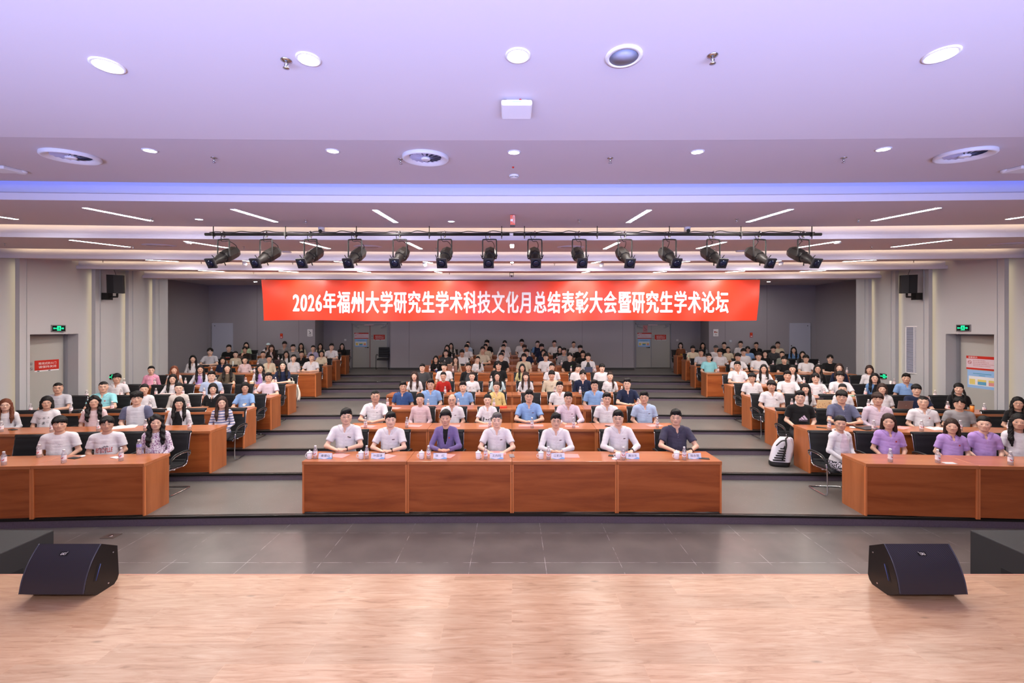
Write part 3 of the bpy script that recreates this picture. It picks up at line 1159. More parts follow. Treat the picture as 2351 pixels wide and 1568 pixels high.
# round swirl diffusers
for k, (i, x, y, lb) in enumerate(((0, 163, 357, 'large round swirl air diffuser near the left edge of the ceiling'), (0, 977, 360, 'large round swirl air diffuser left of the ceiling centre'), (0, 2215, 353, 'large round swirl air diffuser near the right edge of the ceiling'))):
    o = fitting('air_diffuser', i, x, y, lb, 'air diffuser', 'round swirl diffusers')
    MB().lathe([(.22, 0), (.222, -.022), (.212, -.032), (.20, -.032), (.155, -.008), (.15, -.003)], seg=40, cap=False).build('rim', M_TRIMW, o)
    MB().lathe([(.155, -.003), (.001, -.003)], seg=32, cap=False).build('duct_shade_disc', mat('duct_shade', (60, 62, 84), 0.8), o)  # dark disc stands in for the shade inside the duct
    bl = MB()
    for q in range(16):
        a = 2 * PI * q / 16
        c_, s_ = math.cos(a), math.sin(a)
        c2, s2 = math.cos(a + .25), math.sin(a + .25)
        bl.add([(.04 * c_, .04 * s_, -.018), (.15 * c_, .15 * s_, -.014), (.15 * c2, .15 * s2, -.006), (.04 * c2, .04 * s2, -.008)], [(0, 1, 2, 3)])
    bl.build('swirl_blades', mat('blade_grey', (176, 174, 200), 0.4), o)
    MB().lathe([(.045, -.003), (.045, -.026), (.035, -.032)], seg=20).build('hub', M_TRIMW, o)
for i, x, y, lb in ((2, 366, 563, 'flat round air diffuser left in the second bay'), (2, 845, 566, 'flat round air diffuser behind the lighting bar, left of centre'), (2, 1310, 567, 'flat round air diffuser behind the lighting bar, right of centre'), (2, 2310, 560, 'flat round air diffuser by the right wall in the second bay'),
                    (4, 720, 627, 'flat round air diffuser above the left half of the banner'), (4, 1820, 626, 'flat round air diffuser above the right end of the banner')):
    o = fitting('air_diffuser', i, x, y, lb, 'air diffuser', 'flat round diffusers')
    MB().lathe([(.27, 0), (.27, -.008), (.24, -.014), (.2, -.006)], seg=32, cap=False).build('rim', M_CEIL2, o)
    MB().lathe([(.2, -.007), (.02, -.009)], seg=32).build('plate', M_CEIL, o)
for x, lb in ((658, 'white disc repeater antenna below the second lit cove, left'), (1700, 'white disc repeater antenna below the second lit cove, right')):
    o = fitting('disc_antenna', 2, x, 577 if x < 1000 else 575, lb, 'antenna')
    MB().lathe([(.09, 0), (.10, -.015), (.085, -.03), (.02, -.034)], seg=24).build('housing', M_TRIMW, o)

# dome cameras
for i, x, y, col, lb in ((1, 738, 522, 0, 'white turret camera above the left part of the lighting bar'), (1, 1578, 521, 0, 'white turret camera above the right part of the lighting bar'),
                         (3, 562, 601, 1, 'white ball camera behind the second stage spotlight'), (3, 975, 603, 1, 'white ball camera behind the lighting bar left of centre'), (3, 1381, 604, 1, 'white ball camera behind the lighting bar right of centre'), (3, 1793, 601, 1, 'white ball camera behind the rightmost stage spotlights'),
                         (3, 632, 607, 0, 'small turret camera left of centre in the third bay'), (3, 994, 610, 0, 'small turret camera near the centre in the third bay'), (3, 1351, 610, 0, 'small turret camera right of centre in the third bay'), (3, 1722, 607, 0, 'small turret camera right in the third bay')):
    o = fitting('security_camera', i, x, y, lb, 'camera', 'ceiling cameras')
    MB().lathe([(.05, 0), (.055, -.015), (.05, -.035), (.03, -.04)], seg=20).build('mount', M_TRIMW, o)
    d = MB()
    R_ = .055
    d.lathe([(R_ * math.sin(PI * k / 10) + .0001, -.055 - R_ * .9 * math.cos(PI * k / 10)) for k in range(11)][::-1], seg=20)
    d.build('ball', M_TRIMW, o)
    if not col:
        MB().lathe([(.032, -.052), (.028, -.058)], c=(0, 0, -.07), axis='y', seg=16).build('lens', M_INK, o)

# exit sign hanging edge-on and the small camera in front of the banner
o = fitting('hanging_sign', 1, 1177, 492, 'red and white hanging direction sign on the centre line', 'sign')
MB().bbox(-.035, .035, -.02, .02, -.15, -.01, .003).build('red_face', mat('coral_red', (222, 104, 84), 0.5), o)
MB().tube(smooth_path([(.006, -.023, -.12), (.006, -.023, -.04), (.016, -.023, -.02), (.026, -.023, -.04), (.026, -.023, -.13)], 3), .004, 5).box(-.03, .0, -.024, -.02, -.10, -.07).build('white_mark', M_PAPER, o)
MB().bbox(-.035, .035, -.022, .022, -.175, -.15, .003).build('base', M_DARK, o)

# strip lights, grid along the room
rows = [(1, [-5.6, -3.7, -1.83, 1.83, 3.7, 5.6, 7.58, -7.58], 5.82, 6.88, 1.0), (2, [-7.8, -5.85, -3.8, -1.9, 0.0, 1.93, 3.85, 5.85, 7.75], 7.92, 9.1, 1.0),
        (3, [-8.35, -6.2, -4.12, -2.05, 0.0, 2.05, 4.12, 6.2, 8.3], 10.2, 11.15, 1.0), (4, [-8.4, -6.3, -4.2, -2.1, 2.1, 4.2, 6.3, 8.4], 11.95, 12.95, 1.0)]
for i, xs, a, b_, _ in rows:
    xs = sorted(xs)
    d0, h0, sl = PANELS[i]
    for k, x in enumerate(xs):
        s = -SAG * x * x
        ym = (a + b_) / 2 + s
        L = (b_ - a) / 2
        if x == 0.0:
            L = .28
        o = empty('strip_light', (x, ym, cz(h0 + sl * (ym - s - d0))), 0, 'recessed white strip light, %s in the %s bay' % (from_left(k, len(xs)), ORD[i - 1]), 'ceiling light', 'ceiling strip lights, bay %s' % ORD[i - 1])
        o.rotation_euler = (math.atan(sl), 0, 0)
        MB().box(-.034, .034, -L, L, -.004, .0).build('diffuser', M_STRIP, o)
        MB().box(-.040, -.034, -L - .006, L + .006, -.005, 0).box(.034, .040, -L - .006, L + .006, -.005, 0).box(-.04, .04, -L - .006, -L, -.005, 0).box(-.04, .04, L, L + .006, -.005, 0).build('frame', M_TRIMW, o)

# small downlights added to brighten the rear rows
for k in range(6):
    for q, D in enumerate((15.0, 17.4)):
        X = (k - 2.5) * 4.1
        o = empty('downlight', (X, D, cz(1.92)), 0, 'added downlight brightening the rear rows, %s in the %s line' % (from_left(k, 6), ('front', 'back')[q]), 'ceiling light', 'added rear downlights')
        MB().lathe([(.075, 0), (.075, -.006), (.06, -.008), (.06, -.002)], seg=20, cap=False).build('rim', M_TRIMW, o)
        MB().lathe([(.06, -.004), (.001, -.0045)], seg=20).build('diffuser', mat('rear_fill_glass', (255, 248, 240), .4, emit=480.0), o)

# ------------------------------------------------------------------ lighting bar with fourteen profile spotlights
BY, BZ = 7.0, CAM_H + 0.219 * 7.0
r = empty('lighting_bar', (0, BY, BZ), 0, 'long black pipe hung below the ceiling carrying the stage spotlights', 'lighting bar')
mb = MB().tube([(-4.93, 0, 0), (-.04, 0, 0)], .024, 10).tube([(.02, 0, 0), (4.97, 0, 0)], .024, 10)
mb.build('pipe', M_BLACKM, r)
MB().tube([(-.045, 0, 0), (.025, 0, 0)], .019, 10).build('pipe_sleeve', M_TRIMW, r)
for k, X in enumerate((-4.80, -3.64, -2.5, -1.33, -.165, .2, 1.37, 2.53, 3.68, 4.82)):
    MB().tube([(0, 0, -.07), (0, 0, .13)], .007, 6).box(-.012, .012, -.03, .03, -.03, .03).build('hanger_rod', M_BLACKM, r, loc=(X, 0, 0))
cb = MB()
for a in range(-12, 12):
    x0 = a * .405
    cb.tube(smooth_path([(x0, 0, .03), (x0 + .1, 0, .04 + .008 * (a % 3)), (x0 + .25, 0, .035), (x0 + .41, 0, .03)], 3), .007, 5)
cb.build('cable', M_BLACK, r)

M_LAMPB = mat('spotlight_body', (32, 28, 27), 0.5, metal=0.1, bump=(40, 0.1, 0.003))
M_LENS = mat('spot_lens', (14, 22, 44), 0.12, spec=0.6)
lx = [513, 611, 713, 815, 918, 1021, 1124, 1228, 1330, 1435, 1537, 1638, 1744, 1845]


def spotlight():
    r = empty('stage_spotlight')
    # clamp
    MB().tube([(0, -.035, .015), (0, 0, .04), (0, .035, .015), (0, .02, -.03), (0, -.02, -.03)], .012, 6).tube([(0, 0, -.03), (0, 0, -.075)], .01, 6).build('clamp', M_CHROME, r)
    y = MB()
    y.tube(smooth_path([(-.1, 0, -.33), (-.1, 0, -.2), (-.098, 0, -.09), (-.08, 0, -.075), (0, 0, -.073), (.08, 0, -.075), (.098, 0, -.09), (.1, 0, -.2), (.1, 0, -.33)], 3), .010, 6)
    y.build('yoke', M_BLACKM, r)
    T = Matrix.Translation((0, 0, -.33)) @ Matrix.Rotation(math.radians(30), 4, 'X')
    b = MB()
    prof = [(.045, .27), (.074, .25), (.090, .20), (.094, .05), (.08, .0)]
    b.lathe(prof, axis='y', seg=8, smooth=False)
    b.move(T).build('lamp_house', M_LAMPB, r)
    b = MB().lathe([(.062, .01), (.068, -.02), (.066, -.08), (.05, -.12), (.05, -.2), (.056, -.22)], axis='y', seg=20)
    for q in (-1, 1):
        b.tube([(q * .055, -.03, .0), (q * .10, -.05, -.0)], .011, 6).tube([(q * .10, -.05, 0), (q * .115, -.06, .06)], .006, 5)
    b.tube([(0.01, -.03, -.06), (0.02, -.04, -.11)], .008, 5).box(-.014, .014, -.02, .01, .06, .085)
    b.move(T).build('lens_tube', M_LAMPB, r)
    g = MB().bbox(-.072, .072, -.245, -.215, -.072, .072, .006)
    g.move(T).build('colour_frame', mat('frame_black', (26, 26, 32), 0.45), r)
    MB().lathe([(.052, -.2455), (.03, -.252), (.004, -.255)], axis='y', seg=20).move(T).build('lens', M_LENS, r)
    w = MB().tube(smooth_path([(.03, .2, -.22), (.06, .16, -.14), (.03, .06, -.09), (-.03, .0, -.1), (-.06, .02, -.02), (-.05, .0, .03)], 4), .005, 5)
    w.build('cable', M_BLACK, r)
    return r


proto = spotlight()
remember(proto)
for k, x in enumerate(lx):
    o = proto if k == 0 else copy_tree(proto)
    o.location = ((x - CX) * BY / F, BY, BZ)
    o.rotation_euler = (0, 0, math.radians((k - 6.5) * 2.0))
    o.scale = (1.12, 1.12, 1.12)
    tag(o, 'black stage spotlight on the lighting bar, %s' % (from_left(k, 14) if k not in (6, 7) else ('left of the centre pair' if k == 6 else 'right of the centre pair')), 'spotlight', 'stage spotlights on the lighting bar')

# ------------------------------------------------------------------ banner
BD = 13.2


def ban_y(x, z):
    return BD + .03 * math.sin(x * 1.3) + .02 * math.sin(x * 3.1 + z * 2) + .012 * math.sin(x * 5.3 - z * 4) - .0015 * x * x


xl, xr = (604 - CX) * BD / F, (1741 - CX) * BD / F
zt, zb = CAM_H + (HOR - 643) * BD / F, CAM_H + (HOR - 736) * BD / F
mb = MB()
nx, nz = 120, 10
for i in range(nx + 1):
    for j in range(nz + 1):
        u, v = i / nx, j / nz
        l = xl + (1 - v) * .06
        r_ = xr - (1 - v) * .10
        x = l + (r_ - l) * u
        z = zb + (zt - zb) * v - .03 * math.sin(PI * u) * v + .015 * math.sin(u * 19) * (1 - v)
        mb.v.append((x, ban_y(x, z), z))
for i in range(nx):
    for j in range(nz):
        mb.f.append([i * (nz + 1) + j, (i + 1) * (nz + 1) + j, (i + 1) * (nz + 1) + j + 1, i * (nz + 1) + j + 1])
        mb.s.append(True)
        mb.mi.append(0)
ban = mb.build('banner', mat('banner_red', (212, 56, 32), 0.33, spec=0.5))
tag(ban, 'long red cloth banner with white Chinese lettering hung below the ceiling', 'banner')
v, f = text_mesh('2026年福州大学研究生学术科技文化月总结表彰大会暨研究生学术论坛', bold=0.006, spacing=1.12)
w, h = v[:, 0].max(), v[:, 1].max()
tx0, tx1 = (677 - CX) * BD / F, (1671 - CX) * BD / F
tz0, tz1 = CAM_H + (HOR - 719) * BD / F, CAM_H + (HOR - 668.5) * BD / F
vs = []
for p in v:
    x = tx0 + p[0] / w * (tx1 - tx0)
    z = tz0 + p[1] / h * (tz1 - tz0)
    vs.append((x, ban_y(x, z) - .012, z))
t = MB()
for dx, dz_, dy in ((-.012, 0, 0), (.012, 0, .001), (0, .009, .002), (0, -.009, .003)):     # heavy strokes
    t.add([(q[0] + dx, q[1] - dy, q[2] + dz_) for q in vs], f)
t.build('banner_lettering', mat('banner_white', (232, 226, 232), 0.5), ban)
cd = MB()
for q in (-1, 1):
    x = xl if q < 0 else xr
    cd.tube([(x, BD, zt - .02), (x + q * .03, BD + .17, cz(H0) + .01)], .006, 5)
cd.build('hanging_cord', M_TRIMW, ban)

o = empty('presentation_camera', (-0.01, 12.6, cz(1.66)), 0, 'small black pan-tilt camera hanging above the middle of the banner', 'camera')
MB().bbox(-.06, .06, -.05, .05, -.02, .04).box(-.06, -.045, -.02, .02, -.13, 0).box(.045, .06, -.02, .02, -.13, 0).build('bracket', M_BLACKM, o)
MB().lathe([(.04 * math.sin(PI * k / 8) + .0001, -.11 - .04 * math.cos(PI * k / 8)) for k in range(9)][::-1], seg=16).build('head', M_TRIMW, o)
MB().lathe([(.022, -.05), (.018, -.036)], c=(0, 0, -.12), axis='y', seg=14).build('lens', M_INK, o)

# ------------------------------------------------------------------ desks
BLK = {-1: 'left block', 0: 'centre block', 1: 'right block'}


def desk_proto():
    r = empty('desk')
    hw = DW / 2 - .002
    MB().bbox(-hw, hw, -.012, DD, .712, DH, .004).build('tabletop', M_TOP, r)
    MB().box(-hw + .026, hw - .026, .012, .028, .02, .712).build('front_panel', M_PANEL, r)
    for s in (-1, 1):
        MB().bbox(min(s * hw, s * (hw - .026)), max(s * hw, s * (hw - .026)), .0, .024, .0, .712, .002).build('edge_strip', M_EDGE, r)
        MB().box(min(s * hw, s * (hw - .024)), max(s * hw, s * (hw - .024)), .024, DD - .03, .0, .712).build('side_panel', M_SIDE, r)
    MB().box(-hw + .024, hw - .024, .1, .4, .55, .565).build('shelf', M_PANEL, r)
    remember(r)
    return r


DESK = desk_proto()
first = True


def side_front(s, i, X):
    return SIDE_D[i] - (abs(X) - SIDE_X[s][i]) * math.tan(ROT)


for i in range(9):
    for s in (-1, 0, 1):
        n = 4 if s == 0 else (2 if i == 0 else 3)
        spots = []
        for k in range(n):
            if s == 0:
                spots.append(((k - 1.5) * DW * 1.01, CEN[i], 0.0))
            else:
                d = (k + .5) * DW
                spots.append((s * (SIDE_X[s][i] + d * math.cos(ROT)), SIDE_D[i] - d * math.sin(ROT), -s * ROT))
        spots.sort()
        for k, (x, y, rz) in enumerate(spots):
            o = DESK if first else copy_tree(DESK)
            first = False
            o.location = (x, y, TZ[i])
            o.rotation_euler = (0, 0, rz)
            o.scale = (1.01 if s == 0 else 1.0, 1, 1)
            tag(o, 'brown wooden panel desk, %s in the %s of the %s' % (from_left(k, n), ROWN[i], BLK[s]), 'desk', 'wooden desks of the %s' % BLK[s])


def seat_at(s, i, x, back=.765):
    """world point and row heading behind the desks of row i for pixel column x"""
    D = (CEN[i] if s == 0 else SIDE_D[i]) + back
    for _ in range(5):
        X = (x - CX) * D / F
        D = (CEN[i] if s == 0 else side_front(s, i, X)) + back
    return Vector(((x - CX) * D / F, D, TZ[i]))


def on_desk(s, i, x, y=None, back=.2):
    """point on the tabletop of row i; y = pixel row of the contact, else a distance from the front edge"""
    if y is not None:
        D = (CAM_H - TZ[i] - DH) * F / (y - HOR)
        X = (x - CX) * D / F
        f = CEN[i] if s == 0 else side_front(s, i, X)
        D = min(max(D, f + .035), f + DD - .04)
        return Vector(((x - CX) * D / F, D, TZ[i] + DH))
    p = seat_at(s, i, x, back)
    p.z += DH
    return p


# ------------------------------------------------------------------ chairs
def chair_proto():
    r = empty('office_chair')
    # padded sling: seat and back, ribs across
    def pad(path, t, w, ribs):
        P = smooth_path([(0, a, b) for a, b in path], 5)
        n = len(P)
        mb = MB()
        top, bot = [], []
        for k, p in enumerate(P):
            a, b = P[max(k - 1, 0)], P[min(k + 1, n - 1)]
            tg = (b - a).normalized()
            nn = Vector((0, -tg.z, tg.y))
            bulge = t * (0.5 + 0.18 * abs(math.sin(PI * k / (n - 1) * ribs)))
            top.append(p + nn * bulge)
            bot.append(p - nn * t * .5)
        xs = [-w, -w * .93, -w * .5, 0, w * .5, w * .93, w]
        loop = top + bot[::-1]
        m = len(loop)
        for x in xs:
            e = .72 if abs(x) > w * .95 else 1.0
            for q, p in enumerate(loop):
                c = (top[q] + bot[q]) / 2 if q < n else (top[m - 1 - q] + bot[m - 1 - q]) / 2
                pp = c + (p - c) * e
                mb.v.append((x, pp.y, pp.z))
        for a in range(len(xs) - 1):
            for q in range(m):
                mb.f.append([a * m + q, (a + 1) * m + q, (a + 1) * m + (q + 1) % m, a * m + (q + 1) % m])
                mb.s.append(True)
                mb.mi.append(0)
        mb.f += [list(range(m)), list(range((len(xs) - 1) * m, len(xs) * m))[::-1]]
        mb.s += [False, False]
        mb.mi += [0, 0]
        return mb
    pad([(-.24, .42), (-.215, .455), (-.05, .45), (.10, .44), (.185, .46), (.215, .52)], .035, .235, 5).build('seat', M_LEATHER, r)
    b = pad([(.215, .50), (.235, .62), (.255, .78), (.275, .93), (.285, .985)], .028, .235, 5)
    b.tube([(-.25, .300, .985), (.25, .300, .985)], .026, 12)
    b.build('backrest', M_LEATHER, r)
    for s in (-1, 1):
        MB().tube(smooth_path([(s * .243, .30, .975), (s * .245, .265, .80), (s * .245, .235, .60), (s * .245, .215, .48), (s * .245, .16, .425), (s * .245, .0, .43), (s * .245, -.2, .44), (s * .243, -.245, .41)], 4), .010, 7).build('side_rail', M_CHROME, r)
        MB().tube(smooth_path([(s * .285, .23, .66), (s * .29, .12, .69), (s * .29, -.08, .685), (s * .29, -.18, .64), (s * .285, -.225, .56)], 4), .017, 8).build('armrest', M_LEATHER, r)
    f = MB()
    half = [(.25, .24, .57), (.285, .235, .63), (.29, .15, .668), (.29, -.06, .662), (.285, -.19, .60), (.28, -.23, .45), (.28, -.24, .12), (.28, -.22, .035), (.28, -.14, .014), (.28, .18, .014), (.27, .235, .014), (.22, .25, .014)]
    P = smooth_path(half, 4)
    Q = [Vector((-p.x, p.y, p.z)) for p in P][::-1]
    f.tube(P + Q, .012, 8)
    f.tube([(-.245, .02, .425), (.245, .02, .425)], .009, 6).tube([(-.28, -.1, .43), (.28, -.1, .43)], .009, 6)
    f.build('cantilever_frame', M_CHROME, r)
    remember(r)
    return r


CHAIR = chair_proto()
CHAIR_USED = [False]


def chair(loc, rz, label):
    if CHAIR_USED[0]:
        o = copy_tree(CHAIR)
    else:
        o = CHAIR
        CHAIR_USED[0] = True
    o.location = loc
    o.rotation_euler = (0, 0, rz)
    o.scale = (.93, 1, .945)
    tag(o, label, 'chair', 'black leather cantilever chairs')
    return o


# empty chairs: block, row, x, label
for s, i, x, lb in ((-1, 0, 27, 'empty black leather chair at the left edge of the front row'), (0, 2, 1220, 'empty black leather chair behind the person in light blue polo'),
                    (-1, 3, 350, 'empty black leather chair behind the person in loose white blouse, fourth row left block'), (-1, 3, 547, 'empty black leather chair left of the person with clasped hands and watch, fourth row'), (1, 6, 1875, 'empty black leather chair at the outer end of the seventh row, right'),
                    ):
    chair(seat_at(s, i, x, .80), -s * ROT, lb)

# the lone four-legged chair by the back door
p = px(880, 847, 20.35)
r = empty('visitor_chair', (-6.02, 20.35, TZ[8]), .15, 'black padded visitor chair alone in front of the left rear door', 'chair')
MB().bbox(-.25, .25, -.25, .22, .42, .50, .02).build('seat', M_LEATHER, r)
b = MB()
for k in range(4):
    b.bbox(-.24, .24, .20 + .02 * k, .27 + .02 * k, .54 + .115 * k, .655 + .115 * k, .015)
b.build('backrest', M_LEATHER, r)
for s in (-1, 1):
    MB().tube(smooth_path([(s * .27, .22, .62), (s * .28, 0, .68), (s * .28, -.2, .66), (s * .28, -.26, .5), (s * .28, -.27, .02), (s * .27, .2, .015)], 4), .014, 7).build('arm_frame', M_BLACKM, r)


# ------------------------------------------------------------------ stage monitors and subwoofers
def logo_small(mb, cx_, cz_, y, w, flip):
    """small white slanted maker's mark with a tick at its outer top corner"""
    h, k = w * .34, -flip * .35

    def P(u, v):
        return (cx_ + u * w * -flip + k * v * h, y, cz_ + v * h)
    for pts in ([(-.42, -.5), (-.36, .5)], [(-.42, -.5), (-.2, -.5)], [(-.22, .5), (.02, -.5)], [(.02, .5), (-.2, -.5)], [(.08, -.5), (.12, .5), (.36, .5), (.42, 0.), (.34, -.5), (.08, -.5)], [(.44, .55), (.56, .95)]):
        mb.tube([P(*q) for q in pts], w * .035, 4)


for s in (-1, 1):
    side = 'left' if s < 0 else 'right'
    x0, x1 = (-4.38, -3.80) if s < 0 else (3.44, 4.045)
    w = x1 - x0
    r = empty('stage_monitor', ((x0 + x1) / 2, 3.85, 0.377), 0, 'black wedge stage monitor with curved grille on the %s of the wooden stage' % side, 'stage monitor', 'wedge stage monitors')
    # side profile (y, z)
    arc = [Vector((0, .02, .08)), Vector((0, .045, .20)), Vector((0, .10, .33)), Vector((0, .185, .447))]
    A = [(p.y, p.z) for p in smooth_path(arc, 6)]
    body = A + [(.345, .352), (.36, .07), (.345, .03), (.31, .0), (.14, .0)]
    MB().prism(body, 'x', -w / 2, w / 2).build('cabinet', mat('monitor_cabinet', (26, 22, 22), 0.42), r)
    g = MB()
    n = len(A)
    for x in (-w / 2 + .012, w / 2 - .012):
        for y, z in A:
            g.v.append((x, y - .006, z + .002))
    for k in range(n - 1):
        g.f.append([k, k + 1, n + k + 1, n + k])
        g.s.append(True)
        g.mi.append(0)
    mg, nt, b_ = (new_mat('monitor_grille') if 'monitor_grille' not in MATS else (MATS['monitor_grille'], None, None))
    if nt:
        tc = N(nt, 'ShaderNodeTexCoord')
        mp = N(nt, 'ShaderNodeMapping')
        mp.inputs['Rotation'].default_value = (0.0, 0.5, 0.0)
        mp.inputs['Scale'].default_value = (1, 1, 1)
        nt.links.new(tc.outputs['Object'], mp.inputs[0])
        wv = N(nt, 'ShaderNodeTexWave', Scale=38.0)
        wv.bands_direction = 'Z'
        nt.links.new(mp.outputs[0], wv.inputs['Vector'])
        rr = ramp(nt, [(0.2, (22, 20, 26)), (0.8, (58, 54, 64))])
        nt.links.new(wv.outputs['Fac'], rr.inputs[0])
        nt.links.new(rr.outputs[0], b_.inputs['Base Color'])
        b_.inputs['Roughness'].default_value = 0.45
    g.build('front_grille', mg, r)
    for q in (-1, 1):
        MB().tube([(q * (w / 2 - .006), y - .004, z + .002) for y, z in A], .006, 6).build('grille_edge', mat('grille_edge', (60, 60, 74), 0.3), r)
    # badge on the tilted grille
    yb, zb = .105, .385
    lg = MB().box(-.036, .036, -.002, 0, -.017, .019)
    T = Matrix.Translation((0, .125, .385)) @ Matrix.Rotation(math.radians(-36), 4, 'X')
    bo = lg.move(T).build('badge', M_BLACK, r)
    lm = MB()
    logo_small(lm, 0, 0, -.003, .05, s)
    lm.move(T).build('logo', M_WINK, bo)
    inner = -s
    hm = MB()
    X = inner * w / 2
    hm.add([(X + inner * .002, .10, .14), (X + inner * .002, .125, .14), (X + inner * .002, .17, .27), (X + inner * .002, .145, .27)], [(0, 1, 2, 3)])
    hm.build('handle_recess', M_INK, r)
    MB().tube([(X + inner * .003, .125, .14), (X + inner * .003, .17, .27)], .004, 5).build('handle_edge', mat('blue_edge', (60, 74, 130), 0.3), r)
    sc = MB()
    for y, z in ((.30, .31), (.25, .045)):
        sc.lathe([(.008, 0), (.007, inner * .004)], c=(X, y, z), axis='x', seg=8)
    sc.build('screw', M_CHROME, r)
    r2 = empty('subwoofer', (s * 5.75, 4.64, 0), 0, 'large black subwoofer box on the hall floor beside the stage, %s' % side, 'subwoofer', 'subwoofers')
    MB().bbox(-.59, .59, -.29, .27, 0.01, .553, .012).build('cabinet', mat('sub_black', (44, 44, 46), 0.7, bump=(200, 0.2, 0.002)), r2)
    MB().box(-.5, .5, .268, .275, .06, .5).build('front_grille', mat('speaker_grille', (26, 26, 29), 0.7), r2)
    hd = MB().bbox(min(-s * .592, -s * .58), max(-s * .592, -s * .58), -.16, -.04, .22, .30, .003)
    hd.build('handle_recess', M_INK, r2)

# floor socket
r = empty('floor_box', (-5.45, 5.92, 0.0), 0, 'small metal floor socket in the grey tiles left of the centre desks', 'floor socket')
MB().bbox(-.09, .09, -.07, .07, 0, .006, .002).build('cover', mat('floor_box_metal', (120, 108, 104), 0.3, metal=0.6), r)
MB().lathe([(.03, .006), (.025, .012), (.006, .013)], seg=14).build('plug_cap', M_CHROME, r)

# ------------------------------------------------------------------ things on the desks
M_CLEAR, nt_, bb_ = new_mat('clear_bottle_plastic')
tr = N(nt_, 'ShaderNodeBsdfTransparent')
gl = N(nt_, 'ShaderNodeBsdfGlossy')
gl.inputs['Roughness'].default_value = 0.08
df = N(nt_, 'ShaderNodeBsdfDiffuse')
df.inputs['Color'].default_value = (*lin((214, 206, 214)), 1)
tr.inputs['Color'].default_value = (0.95, 0.93, 0.93, 1)
m1_ = N(nt_, 'ShaderNodeMixShader')
m1_.inputs[0].default_value = 0.25
m2_ = N(nt_, 'ShaderNodeMixShader')
m2_.inputs[0].default_value = 0.12
nt_.links.new(tr.outputs[0], m1_.inputs[1])
nt_.links.new(df.outputs[0], m1_.inputs[2])
nt_.links.new(m1_.outputs[0], m2_.inputs[1])
nt_.links.new(gl.outputs[0], m2_.inputs[2])
nt_.links.new(m2_.outputs[0], nt_.nodes['Material Output'].inputs[0])


def label_mat():
    m, nt, b = new_mat('bottle_label')
    tc = N(nt, 'ShaderNodeTexCoord')
    sp = N(nt, 'ShaderNodeSeparateXYZ')
    nt.links.new(tc.outputs['Object'], sp.inputs[0])
    # red check mark: |x| * 0.9 + z band
    ab = N(nt, 'ShaderNodeMath', operation='ABSOLUTE')
    nt.links.new(sp.outputs[0], ab.inputs[0])
    mu = N(nt, 'ShaderNodeMath', operation='MULTIPLY_ADD')
    nt.links.new(ab.outputs[0], mu.inputs[0])
    mu.inputs[1].default_value = -0.9
    nt.links.new(sp.outputs[2], mu.inputs[2])      # z - 0.9|x|
    c1 = N(nt, 'ShaderNodeMath', operation='COMPARE')
    nt.links.new(mu.outputs[0], c1.inputs[0])
    c1.inputs[1].default_value = 0.066
    c1.inputs[2].default_value = 0.007
    c2 = N(nt, 'ShaderNodeMath', operation='COMPARE')
    nt.links.new(ab.outputs[0], c2.inputs[0])
    c2.inputs[1].default_value = 0.012
    c2.inputs[2].default_value = 0.009
    mm = N(nt, 'ShaderNodeMath', operation='MULTIPLY')
    nt.links.new(c1.outputs[0], mm.inputs[0])
    nt.links.new(c2.outputs[0], mm.inputs[1])
    mx = N(nt, 'ShaderNodeMix', data_type='RGBA')
    nt.links.new(mm.outputs[0], mx.inputs[0])
    mx.inputs[6].default_value = (*lin((236, 226, 232)), 1)
    mx.inputs[7].default_value = (*lin((206, 40, 36)), 1)
    nt.links.new(mx.outputs[2], b.inputs['Base Color'])
    b.inputs['Roughness'].default_value = 0.4
    return m


M_LABEL = label_mat()


def bottle_proto():
    r = empty('water_bottle')
    MB().lathe([(.026, 0), (.029, .006), (.0295, .05), (.027, .058), (.0295, .066), (.0295, .125), (.024, .150), (.014, .168), (.0125, .176)], seg=16).build('bottle_body', M_CLEAR, r)
    MB().lathe([(.0303, .052), (.0303, .118)], seg=18, cap=False).build('paper_label', M_LABEL, r)
    MB().lathe([(.0155, .172), (.0158, .192), (.014, .195)], seg=14).build('cap', M_TRIMW, r)
    MB().lathe([(.0302, .004), (.0302, .036)], seg=16, cap=False).build('lower_print', mat('bottle_lower_print', (190, 160, 150), 0.4, alpha=0.35, vary=((120, 120, 90), 0.6)), r)
    remember(r)
    return r


